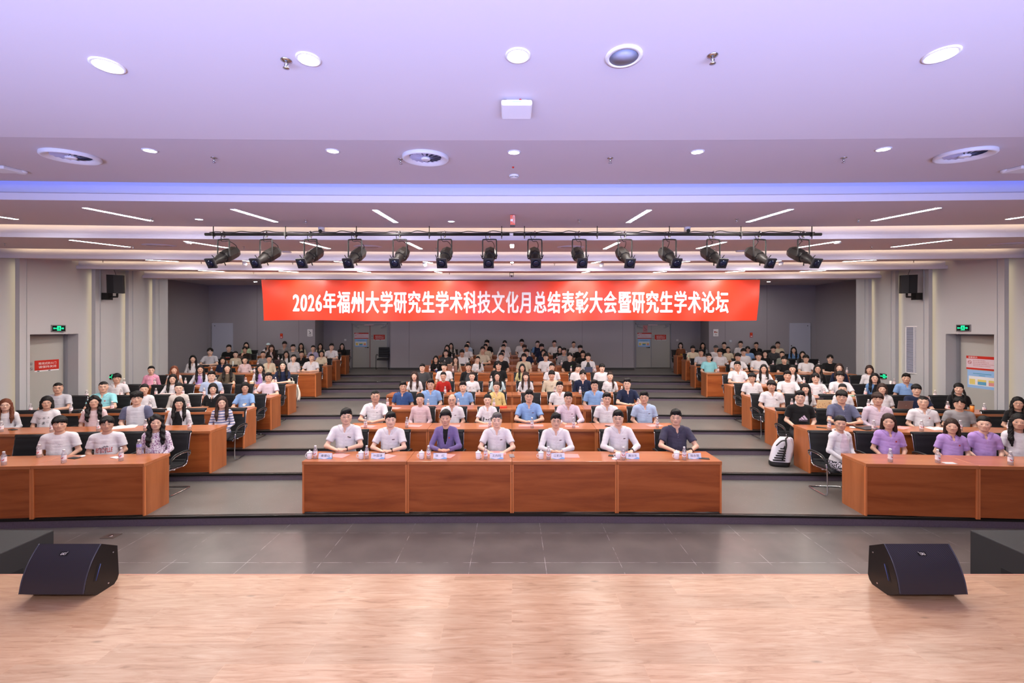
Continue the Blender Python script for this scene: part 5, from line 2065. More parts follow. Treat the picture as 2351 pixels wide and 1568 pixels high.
def arm_pts(f, pose):
    """left/right joints: shoulder, elbow, wrist, hand tip direction"""
    sx, sy, sz = SH[f]
    out = []
    for s in (-1, 1):
        S_ = (s * sx, sy, sz)
        if pose == 'c':
            E_, W_ = (s * (sx + .085), -.115, .815), (s * .075, -.285, .802)
            H_ = (s * .000, -.330, .806)
        elif pose == 'f':
            E_, W_ = (s * (sx + .075), -.13, .81), (s * .03, -.305 - .03 * s, .80 + .012 * s)
            H_ = (-s * .055, -.325 - .03 * s, .80 + .012 * s)
        elif pose == 'w':
            E_, W_ = (s * (sx + .10), -.12, .82), (s * .13, -.315, .795)
            H_ = (s * .085, -.39, .785)
        elif pose == 'h':
            if s < 0:
                E_, W_ = (s * (sx + .03), -.21, .81), (s * .05, -.19, 1.02)
                H_ = (s * .015, -.165, 1.12)
            else:
                E_, W_ = (s * (sx + .08), -.13, .81), (s * .03, -.31, .80)
                H_ = (-s * .06, -.33, .80)
        else:
            E_, W_ = (s * (sx + .065), .01, .79), (s * .11, -.20, .665)
            H_ = (s * .06, -.265, .64)
        out.append((S_, E_, W_, H_))
    return out


def make_body(f, pose):
    v = Vol((-.34, -.66, -.01), (.34, .24, 1.16), .0125)
    sx, sy, sz = SH[f]
    w = .88 if f else 1.0
    v.ell((0, .02, .93), (.150 * w, .100, .17), .03)
    v.cap((-sx * .8, .018, sz), (sx * .8, .018, sz), .052, .052, .05)
    v.cap((0, .03, 1.03), (0, .03, 1.15), .060 * w, .054 * w, .03)
    for s in (-1, 1):
        v.cap((s * .02, .03, 1.085), (s * .13, .018, 1.055), .034, .036, .03)
    v.ell((0, .005, .74), (.135 * w, .10, .15), .05)
    v.ell((0, .03, .575), (.165, .125, .11), .05)
    for s in (-1, 1):
        v.cap((s * .095, .0, .53), (s * .12, -.40, .525), .08, .058, .04)
        v.cap((s * .12, -.42, .51), (s * .12, -.40, .09), .055, .036, .02)
        v.cap((s * .12, -.38, .045), (s * .13, -.55, .035), .036, .030, .02)
    for S_, E_, W_, H_ in arm_pts(f, pose):
        v.cap(S_, E_, .046 * w, .036 * w, .03)
    parts = [v.net()]
    # forearms and hands, fine grid
    ar = arm_pts(f, pose)
    P = np.array([p for a in ar for p in (a[1], a[2], a[3])])
    lo, hi = P.min(0) - .07, P.max(0) + .07
    u = Vol(lo, hi, .0045)
    for n_, (S_, E_, W_, H_) in enumerate(ar):
        s = -1 if n_ == 0 else 1
        S_, E_, W_, H_ = map(np.array, (S_, E_, W_, H_))
        u.cap(S_ + (E_ - S_) * .75, E_, .038 * w, .037 * w, .02)
        u.cap(E_, W_, .037 * w, .0235 * w, .02)
        d = (H_ - W_) / (np.linalg.norm(H_ - W_) + 1e-6)
        up = np.array([0, 0, 1.0])
        if pose == 'h' and s < 0:
            up = np.array([0, -1.0, 0])
        side = np.cross(d, up)
        side /= np.linalg.norm(side) + 1e-6
        hs = .92 if f else 1.0
        palm0, palm1 = W_ + d * .015, W_ + d * .075 * hs
        for q in (-.024, -.008, .008, .024):
            u.cap(palm0 + side * q * .8 * hs, palm1 + side * q * hs, .0145 * hs, .0125 * hs, .010)
        # four fingers, each bent, of different lengths
        for j, (q, L) in enumerate(((-.027, .060), (-.009, .070), (.009, .066), (.027, .050))):
            a = palm1 + side * q * hs
            curl = .30 + .08 * j if pose != 'w' else .12
            if pose in 'cf':
                lift = (.012 if s > 0 else -.004) + .003 * j
            else:
                lift = 0
            b_ = a + (d * L * .55 + up * lift + side * q * .15) * hs
            dn = -up
            c_ = b_ + (d * math.cos(curl * 2) + dn * math.sin(curl * 2) * (0.6 if pose in 'cfw' else 1)) * L * .48 * hs
            u.cap(a, b_, .0088 * hs, .0080 * hs, .003)
            u.cap(b_, c_, .0080 * hs, .0068 * hs, .002)
        th0 = W_ + d * .03 + side * (-s * .0 + (.028 if (s > 0) == (pose != 'h') else -.028)) * 1.0
        sgn = 1 if ((s > 0) == (pose != 'h')) else -1
        th0 = W_ + d * .028 + side * sgn * .024 * hs
        th1 = th0 + (d * .034 + side * sgn * .016 + up * .010) * hs
        th2 = th1 + (d * .028 - side * sgn * .006 + up * .004) * hs
        u.cap(th0, th1, .0125 * hs, .0098 * hs, .006)
        u.cap(th1, th2, .0095 * hs, .0075 * hs, .003)
    parts.append(u.net())
    return parts


BODYP, BODIES = {}, {}


def body_mesh(f, pose, turn):
    key = (f, pose, turn)
    if key in BODIES:
        return BODIES[key]
    if (f, pose) not in BODYP:
        BODYP[(f, pose)] = make_body(f, pose)
    if f not in HEADS:
        HEADS[f] = make_head(f)
    hv, hq, hc = HEADS[f]
    M = np.array(head_matrix(turn * .30))
    hv2 = hv @ M[:3, :3].T + M[:3, 3]
    Vs, Qs, Cs, o = [hv2], [hq], [hc], len(hv)
    for V_, Q in BODYP[(f, pose)]:
        Vs.append(V_)
        Qs.append(Q + o)
        Cs.append(np.zeros((len(V_), 4)))
        o += len(V_)
    BODIES[key] = np_mesh('person_body', np.concatenate(Vs), np.concatenate(Qs), 1, None, np.concatenate(Cs))
    return BODIES[key]


def seg_d(P, a, b):
    a, b = np.array(a), np.array(b)
    t = np.clip(((P - a) @ (b - a)) / ((b - a) @ (b - a)), 0, 1)[:, None]
    return np.linalg.norm(P - a - (b - a) * t, axis=1)


SHIRTS = {}


def shirt_mesh(f, pose, sleeve, neck):
    """sleeve s(hort) l(ong) n(one); neck t(ee) v(ee, open collar) h(igh)"""
    key = (f, pose, sleeve, neck)
    if key in SHIRTS:
        return SHIRTS[key]
    v = Vol((-.36, -.42, .49), (.36, .20, 1.16), .0085)
    sx, sy, sz = SH[f]
    w = .88 if f else 1.0
    g = .017
    v.ell((0, .018, .93), (.150 * w + g, .100 + g, .17 + g), .03)
    v.cap((-sx * .86, .018, sz - .002), (sx * .86, .018, sz - .002), .052 + g * .8, .052 + g * .8, .05)
    v.cap((0, .03, 1.02), (0, .03, 1.052), .080 * w, .070 * w, .04)
    for s in (-1, 1):
        v.cap((s * .02, .03, 1.082), (s * .13, .018, 1.055), .046, .050, .03)
    v.ell((0, .0, .76), (.142 * w + g, .108 + g, .17), .06)
    v.ell((0, .015, .60), (.158 + g, .12 + g, .13), .06)
    for S_, E_, W_, H_ in arm_pts(f, pose):
        S_, E_, W_ = map(np.array, (S_, E_, W_))
        if sleeve == 's':
            v.cap(S_, S_ + (E_ - S_) * .70, .060 * w, .063 * w, .025, plane=True)
        elif sleeve == 'l':
            v.cap(S_, E_, .058 * w, .048 * w, .025)
            v.cap(E_, W_ + (E_ - W_) * .05, .048 * w, .034 * w, .02, plane=True)
    # hem
    v.op(lambda X, Y, Z: Z - .50 + X * 0 + Y * 0, (-.3, -.3, .44), (.3, .2, .50), .004, cut=True)
    if neck == 't':
        v.ell((0, .004, 1.122), (.066 * w + .006, .080, .046), .006, cut=True)
    elif neck == 'h':
        v.ell((0, .02, 1.145), (.062 * w, .064, .04), .006, cut=True)
    elif neck == 'u':
        v.ell((0, -.02, 1.115), (.085, .080, .075), .008, cut=True)
    else:
        v.ell((0, .012, 1.124), (.062 * w + .004, .070, .040), .006, cut=True)
        v.cap((0, -.045, 1.12), ((0, -.072, 1.02) if neck == 'v' else (0, -.112, .87)), .046, .012 if neck == 'v' else .022, .004, cut=True)
    V_, Q = v.net()
    nn = normals(V_, Q)
    fold = wob(V_ * np.array([1, 1, .45]), 24, 3) * .0068 + wob(V_ * np.array([.6, 1, 1.2]), 48, 5) * .0030
    lowz = np.clip((1.10 - V_[:, 2]) / .1, 0, 1)
    V_ = V_ + nn * (fold * lowz)[:, None]
    C_ = V_[Q].mean(1)
    mi = np.zeros(len(Q), int)
    for S_, E_, W_, H_ in arm_pts(f, pose):
        dd = np.minimum(seg_d(C_, np.array(S_) + np.array([0, 0, .0]), E_), seg_d(C_, E_, W_))
        dt = np.abs(C_[:, 0]) / (sx) > (.78 + .25 * np.clip(1.0 - C_[:, 2], 0, .2))
        mi[(dd < .085) & dt | (C_[:, 1] < -.165)] = 1
    inner = (np.abs(C_[:, 0]) < .035 + .35 * np.clip(1.07 - C_[:, 2], 0, .16)) & (C_[:, 1] < .0) & (C_[:, 1] > -.165) & (mi == 0)
    mi[inner] = 2
    me = np_mesh('shirt', V_, Q, 3, mi)
    SHIRTS[key] = me
    return me


LOWER = {}


def lower_mesh(kind):
    if kind in LOWER:
        return LOWER[kind]
    v = Vol((-.24, -.66, -.012), (.24, .2, .72), .014)
    if kind == 'trousers':
        v.ell((0, .028, .58), (.178, .138, .125), .03)
        for s in (-1, 1):
            v.cap((s * .095, .0, .535), (s * .12, -.40, .53), .092, .070, .03)
            v.cap((s * .12, -.42, .515), (s * .12, -.40, .10), .068, .055, .02, plane=True)
    else:
        for s in (-1, 1):
            v.cap((s * .12, -.38, .05), (s * .13, -.54, .042), .045, .040, .02)
        v.op(lambda X, Y, Z: Z + X * 0 + Y * 0, (-.3, -.7, -.1), (.3, .2, .0), .003, cut=True)
    V_, Q = v.net()
    LOWER[kind] = np_mesh(kind, V_, Q, 1)
    return LOWER[kind]


def hairline(kind):
    """returns fn(Y,ax)-> lowest z that carries hair on the scalp"""
    P = {'std': [(-.11, .057), (-.06, .050), (-.03, .028), (-.012, .0), (.01, -.002), (.03, .005), (.05, -.045), (.1, -.06)],
         'fringe': [(-.11, .033), (-.06, .030), (-.03, .010), (-.012, -.005), (.01, -.004), (.03, .0), (.05, -.05), (.1, -.065)],
         'bald': [(-.11, .13), (-.04, .115), (-.02, .05), (-.01, .01), (.01, .0), (.03, .005), (.05, -.04), (.1, -.06)]}[kind]
    ys, zs = zip(*P)
    return lambda Y, X=0: (np.interp(Y, ys, zs) + (Y < .0) * (.0035 * np.sin(X * 170 + 1) + .0045 * np.sin(X * 95) + .003 * np.sin(X * 310))).astype(np.float32)


HAIRS = {}


def hair_mesh(k):
    if k in HAIRS:
        return HAIRS[k]
    lo, hi = (-.125, -.15, -.42), (.125, .16, .155)
    if k[0] == 'm':
        lo = (-.12, -.14, -.10)
    v = Vol(lo, hi, .0055)
    amp, fr = .0032, 150
    c0 = (0, .016, .032)
    if k[0] == 'm':
        r = {'m1': (.083, .102, .106), 'm2': (.089, .106, .106), 'm3': (.0765, .0955, .0905), 'm4': (.089, .108, .106), 'm5': (.078, .097, .092), 'm6': (.092, .112, .110), 'm7': (.081, .100, .100)}[k]
        v.ell(c0, r, .01)
        if k in ('m1', 'm7'):
            v.cap((-.038, -.060, .092), (.045, -.056, .104), .020, .026, .02)
        if k in ('m2', 'm4'):
            v.cap((-.045, -.070, .062), (.045, -.070, .062), .024, .024, .03)
        if k == 'm6':
            for q in range(9):
                a = q * 2 * PI / 9
                v.ell((.06 * math.cos(a), .01 + .07 * math.sin(a), .085), (.035, .035, .03), .01)
            amp = .006
            fr = 90
        hl = hairline({'m2': 'fringe', 'm4': 'fringe', 'm6': 'fringe', 'm5': 'bald', 'm7': 'std'}.get(k, 'std'))
        v.op(lambda X, Y, Z: Z - hl(Y, X), (-.12, -.14, -.10), (.12, .15, .16), .004, cut=True, m=.1)
        if k == 'm4':
            v.ell((0, -.112, .045), (.020, .05, .042), .006, cut=True)
        if k == 'm5':
            v.ell((0, -.03, .14), (.065, .10, .09), .01, cut=True)
    else:
        base = {'f1': 1.0, 'f2': 1.03, 'f3': .965, 'f4': 1.02, 'f5': .97, 'f6': 1.06, 'f7': 1.04, 'f8': .98, 'f9': 1.0}[k]
        v.ell(c0, (.084 * base, .104 * base, .100 * base), .01)
        if k in ('f1', 'f4', 'f7'):
            wv = .012 if k == 'f7' else 0.0
            v.ell((0, .065, -.10), (.088, .045, .17), .03)
            for s in (-1, 1):
                pts = [(s * .074, -.010, .02), (s * .082, -.022, -.07), (s * .086, -.040, -.16), (s * (.090 + wv), -.085, -.26), (s * .080, -.105, -.36)]
                rr = [.026, .027, .030 + wv, .030 + wv, .012]
                for a in range(4):
                    v.cap(pts[a], pts[a + 1], rr[a], rr[a + 1], .02)
        if k == 'f9':             # long, worn behind the shoulders
            v.ell((0, .075, -.13), (.095, .04, .20), .03)
            for s in (-1, 1):
                v.cap((s * .074, .0, .02), (s * .082, .02, -.14), .022, .026, .02)
        if k == 'f2':
            v.ell((0, .04, -.055), (.090, .065, .075), .03)
            for s in (-1, 1):
                v.cap((s * .073, -.012, .02), (s * .077, -.028, -.098), .024, .026, .02)
        if k == 'f6':
            v.cap((-.05, -.06, .085), (.055, -.055, .09), .028, .03, .03)
            for s in (-1, 1):
                v.cap((s * .075, -.015, .03), (s * .074, -.005, -.02), .018, .014, .02)
        if k == 'f3':
            v.ell((0, .118, -.01), (.035, .030, .035), .015)
        if k == 'f5':
            v.ell((0, .10, -.03), (.03, .03, .035), .02)
            pts = [(.03, .09, -.06), (.075, .03, -.14), (.085, -.06, -.22), (.075, -.09, -.33)]
            rr = [.028, .030, .028, .012]
            for a in range(3):
                v.cap(pts[a], pts[a + 1], rr[a], rr[a + 1], .02)
        if k == 'f8':             # two braids
            for s in (-1, 1):
                pts = [(s * .072, .0, -.03), (s * .095, -.02, -.11), (s * .098, -.06, -.19), (s * .085, -.085, -.28)]
                for a in range(3):
                    for t in (0, .33, .66):
                        p_ = np.array(pts[a]) * (1 - t) + np.array(pts[a + 1]) * t
                        v.ell(tuple(p_), (.021, .020, .024), .008)
        # open the face
        top = {'f4': .036, 'f8': .040, 'f2': .052, 'f6': .048, 'f3': .052, 'f5': .054}.get(k, .062)
        wd = {'f3': .068, 'f5': .068, 'f6': .064}.get(k, .056)

        def face(X, Y, Z):
            d = np.sqrt((X / wd) ** 2 + (np.maximum(Z + .02, 0) / (top + .02)) ** 2 + (np.minimum(Z + .02, 0) / .4) ** 2) - 1
            d = d * .05
            return np.maximum(d, Y + .030)
        v.op(face, (-.1, -.15, -.4), (.1, .0, .09), .008, cut=True, m=.06)
        if k in ('f3', 'f5', 'f6'):
            hl = hairline('std')
            v.op(lambda X, Y, Z: np.maximum(Z - hl(Y) + X * 0, -.16 - Z) if k == 'f5' else Z - hl(Y) + X * 0, (-.12, -.14, -.12), (.12, .08, .05), .006, cut=True, m=.03) if k == 'f6' else None
            v.op(lambda X, Y, Z: np.maximum(np.maximum(Z - hl(Y) + X * 0, Y - .045), -.09 - Z), (-.12, -.14, -.10), (.12, .05, .07), .006, cut=True, m=.02)
    V_, Q = v.net()
    nn = normals(V_, Q)
    ang = np.arctan2(V_[:, 0], V_[:, 1] + .001)
    st = np.sin(ang * 34 + 2.5 * np.sin(V_[:, 2] * 40)) * .5 + np.sin(ang * 57 + V_[:, 2] * 30) * .5
    if k in ('f7',):
        st = st + 2 * np.sin(V_[:, 2] * 70 + V_[:, 0] * 60)
    V_ = V_ + nn * (st * amp + wob(V_, fr, 9) * amp)[:, None]
    HAIRS[k] = np_mesh('hair', V_, Q, 1)
    return HAIRS[k]


def cap_mesh():
    if 'cap' in HAIRS:
        return HAIRS['cap']
    v = Vol((-.12, -.20, -.04), (.12, .14, .15), .006)
    v.ell((0, .012, .035), (.090, .108, .102), .01)
    v.op(lambda X, Y, Z: Z - .045 + X * 0 + Y * 0, (-.12, -.2, -.04), (.12, .15, .045), .004, cut=True, m=.04)
    v.ell((0, -.115, .050), (.075, .075, .009), .006)
    V_, Q = v.net()
    HAIRS['cap'] = np_mesh('cap', V_, Q, 1)
    return HAIRS['cap']


def glasses_meshes():
    if 'g' in HAIRS:
        return HAIRS['g']
    f_ = MB()
    ln = MB()
    for s in (-1, 1):
        pts = []
        for k in range(18):
            a = 2 * PI * k / 18
            cx_ = math.copysign(abs(math.cos(a)) ** .75, math.cos(a))
            sz_ = math.copysign(abs(math.sin(a)) ** .75, math.sin(a))
            pts.append((s * .032 + .0215 * cx_, -.103 + .10 * (abs(s * .032 + .0215 * cx_)) ** 1.6, .001 + .0155 * sz_))
        f_.tube(pts, .0010, 5, closed=True)
        ln.add([(p[0], p[1], p[2]) for p in pts], [tuple(range(18))])
        f_.tube([(s * .053, -.094, .008), (s * .073, -.07, .010), (s * .078, .0, .010)], .0013, 5)
    f_.tube([(-.009, -.103, .006), (0, -.106, .008), (.009, -.103, .006)], .0016, 5)
    HAIRS['g'] = (f_.mesh('glasses', [None]), ln.mesh('lens', [None]))
    return HAIRS['g']


BVH = {}


def shirt_bvh(me):
    if me.name not in BVH:
        V_ = [v.co.copy() for v in me.vertices]
        BVH[me.name] = BVHTree.FromPolygons(V_, [tuple(p.vertices) for p in me.polygons])
    return BVH[me.name]


COLLARS = {}


def collar_mesh(f, shirt):
    if shirt.name in COLLARS:
        return COLLARS[shirt.name]
    tree = shirt_bvh(shirt)
    w = .92 if f else 1.0
    mb = MB()
    n = 36
    for k in range(n + 1):
        th = -PI / 2 + .20 + (2 * PI - .40) * k / n         # front gap around -pi/2
        fr = max(0, math.cos(th + PI / 2)) ** 3             # 1 at the front
        c, s = math.cos(th), math.sin(th)
        cx_, cy_ = 0, .022
        zt_ = 1.120 - .012 * (1 - s) / 2 - .020 * fr
        pts = [(.062 * w, .060, zt_ - .030), (.063 * w, .062, zt_), (.070 * w, .070, zt_ + .002), (.086 * w, .080, zt_ - .020 - .006 * fr), (.098 * w, .086, zt_ - .034 - .042 * fr)]
        for j, (rx, ry, z) in enumerate(pts):
            push = .016 * fr if j == 4 else .008 * fr if j == 3 else 0
            q = Vector((cx_ + rx * c + (0.016 * fr * (1 if c > 0 else -1) if j == 4 else 0), cy_ + ry * s - push, z))
            if j >= 3:                      # lie on the cloth
                out = Vector((c * .5, s * .5 - .6 * fr, .55)).normalized()
                hit = tree.ray_cast(q + out * .12, -out, .2)[0]
                if hit is not None:
                    q = hit + out * (.005 if j == 3 else .0035)
            mb.v.append(tuple(q))
    for k in range(n):
        for j in range(4):
            a = k * 5 + j
            mb.f.append([a, a + 5, a + 6, a + 1])
            mb.s.append(True)
            mb.mi.append(0)
    n0 = len(mb.v)                            # cloth thickness
    for a in range(n + 1):
        for j in range(5):
            x_, y_, z_ = mb.v[a * 5 + j]
            mb.v.append((x_ * 1.02, y_, z_ + .0045))
    top_ = [[q + n0 for q in f_] for f_ in mb.f]
    rim = [[a * 5 + 4, (a + 1) * 5 + 4, (a + 1) * 5 + 4 + n0, a * 5 + 4 + n0] for a in range(n)]
    for e_ in (0, n):
        rim += [[e_ * 5 + j, e_ * 5 + j + 1, e_ * 5 + j + 1 + n0, e_ * 5 + j + n0] for j in range(4)]
    for f_ in top_ + rim:
        mb.f.append(f_)
        mb.s.append(True)
        mb.mi.append(0)
    me = mb.mesh('collar', [None])
    COLLARS[shirt.name] = me
    return me


def drape(mb, me, off=.004):
    """push a flat drawing (x, ?, z) onto the front of the shirt"""
    t = shirt_bvh(me)
    out = []
    for x, y, z in mb.v:
        hit = t.ray_cast(Vector((x, -.45, z)), Vector((0, 1, 0)))[0]
        out.append((x, (hit.y if hit is not None and hit.y < .02 else -.09) - off + y, z))
    mb.v = out
    return mb


def subdiv_quad(mb, x0, x1, z0, z1, n=4, m=4, y=0.0, shear=0.0):
    o = len(mb.v)
    for i in range(n + 1):
        for j in range(m + 1):
            mb.v.append((x0 + (x1 - x0) * i / n + shear * j / m, y, z0 + (z1 - z0) * j / m))
    for i in range(n):
        for j in range(m):
            a = o + i * (m + 1) + j
            mb.f.append([a, a + m + 1, a + m + 2, a + 1])
            mb.s.append(True)
            mb.mi.append(0)
    return mb


# ---- materials of people
def skin_mat():
    m, nt, b = new_mat('skin')
    at = N(nt, 'ShaderNodeVertexColor', layer_name='feat')
    oi = N(nt, 'ShaderNodeObjectInfo')
    r = ramp(nt, [(0.0, (202, 158, 136)), (0.5, (216, 175, 153)), (1.0, (228, 190, 170))])
    nt.links.new(oi.outputs['Random'], r.inputs[0])
    tc = N(nt, 'ShaderNodeTexCoord')
    n1 = N(nt, 'ShaderNodeTexNoise', Scale=14.0, Detail=3.0)
    nt.links.new(tc.outputs['Object'], n1.inputs['Vector'])
    mr = N(nt, 'ShaderNodeMapRange')
    mr.inputs[3].default_value = .94
    mr.inputs[4].default_value = 1.06
    nt.links.new(n1.outputs[0], mr.inputs[0])
    sc = N(nt, 'ShaderNodeVectorMath', operation='SCALE')
    nt.links.new(r.outputs[0], sc.inputs[0])
    nt.links.new(mr.outputs[0], sc.inputs['Scale'])
    mx = N(nt, 'ShaderNodeMix', data_type='RGBA')
    nt.links.new(at.outputs['Alpha'], mx.inputs[0])
    nt.links.new(sc.outputs[0], mx.inputs[6])
    nt.links.new(at.outputs['Color'], mx.inputs[7])
    nt.links.new(mx.outputs[2], b.inputs['Base Color'])
    b.inputs['Roughness'].default_value = 0.5
    b.inputs['Specular IOR Level'].default_value = 0.35
    return m


M_SKIN = skin_mat()
HAIRC = {'k': (20, 17, 18), 'b': (50, 34, 30), 'a': (104, 58, 40), 'g': (92, 88, 88)}
CLO = {'white': (214, 211, 217), 'offwhite': (200, 194, 190), 'cream': (210, 198, 176), 'palepink': (214, 188, 192), 'pinkwhite': (206, 190, 204), 'black': (24, 24, 27), 'darkgrey': (62, 64, 68), 'grey': (142, 140, 144), 'lightgrey': (184, 184, 194), 'navy': (28, 36, 62),
       'royal blue': (52, 78, 128), 'light blue': (126, 160, 208), 'pale blue': (164, 182, 212), 'cyan': (142, 206, 216), 'yellow': (214, 188, 128), 'red': (160, 34, 30), 'beige': (196, 184, 164), 'olive': (86, 78, 66), 'pink': (226, 158, 186), 'lavender': (172, 142, 204),
       'purple': (112, 98, 148), 'slate': (92, 96, 122), 'dark slate': (62, 60, 80), 'palegreen': (176, 200, 170), 'brown': (112, 66, 42), 'darkbrown': (46, 36, 34), 'denim': (96, 130, 176), 'greygreen': (134, 140, 132), 'palecyan': (196, 218, 224), 'yellowgreen': (196, 190, 140), 'lilac': (164, 158, 190)}


def cloth(c):
    return mat('cloth_' + c.replace(' ', '_'), CLO[c], 0.85, spec=0.2, sheen=0.1, bump=(13, 0.30, 0.02))


def stripes_mat():
    if 'striped_knit' in MATS:
        return MATS['striped_knit']
    m, nt, b = new_mat('striped_knit')
    tc = N(nt, 'ShaderNodeTexCoord')
    wv = N(nt, 'ShaderNodeTexWave', Scale=5.4)
    wv.bands_direction = 'Z'
    wv.inputs['Distortion'].default_value = .6
    nt.links.new(tc.outputs['Object'], wv.inputs['Vector'])
    r = ramp(nt, [(0.0, (216, 206, 214)), (0.55, (216, 206, 214)), (0.62, (92, 104, 150)), (0.85, (120, 130, 170)), (1.0, (92, 104, 150))])
    nt.links.new(wv.outputs['Fac'], r.inputs[0])
    nt.links.new(r.outputs[0], b.inputs['Base Color'])
    b.inputs['Roughness'].default_value = .9
    return m


def pattern_mat(name, base, ink, scale, thr):
    if name in MATS:
        return MATS[name]
    m, nt, b = new_mat(name)
    tc = N(nt, 'ShaderNodeTexCoord')
    vo = N(nt, 'ShaderNodeTexNoise', Scale=scale, Detail=2.0)
    nt.links.new(tc.outputs['Object'], vo.inputs['Vector'])
    r = ramp(nt, [(thr, base), (thr + .03, ink)])
    nt.links.new(vo.outputs[0], r.inputs[0])
    nt.links.new(r.outputs[0], b.inputs['Base Color'])
    b.inputs['Roughness'].default_value = .85
    return m


M_GLF = mat('glasses_frame', (44, 38, 42), 0.35, metal=.3)
M_GLL, ntl, _b = new_mat('glasses_lens')
_t = N(ntl, 'ShaderNodeBsdfTransparent')
_g = N(ntl, 'ShaderNodeBsdfGlossy')
_g.inputs['Roughness'].default_value = .05
_m = N(ntl, 'ShaderNodeMixShader')
_m.inputs[0].default_value = .03
ntl.links.new(_t.outputs[0], _m.inputs[1])
ntl.links.new(_g.outputs[0], _m.inputs[2])
ntl.links.new(_m.outputs[0], ntl.nodes['Material Output'].inputs[0])
M_TROU = mat('trousers_dark', (38, 38, 46), .8, vary=((20, 20, 20), .05))
M_SHOE = mat('shoe_black', (26, 24, 24), .5)


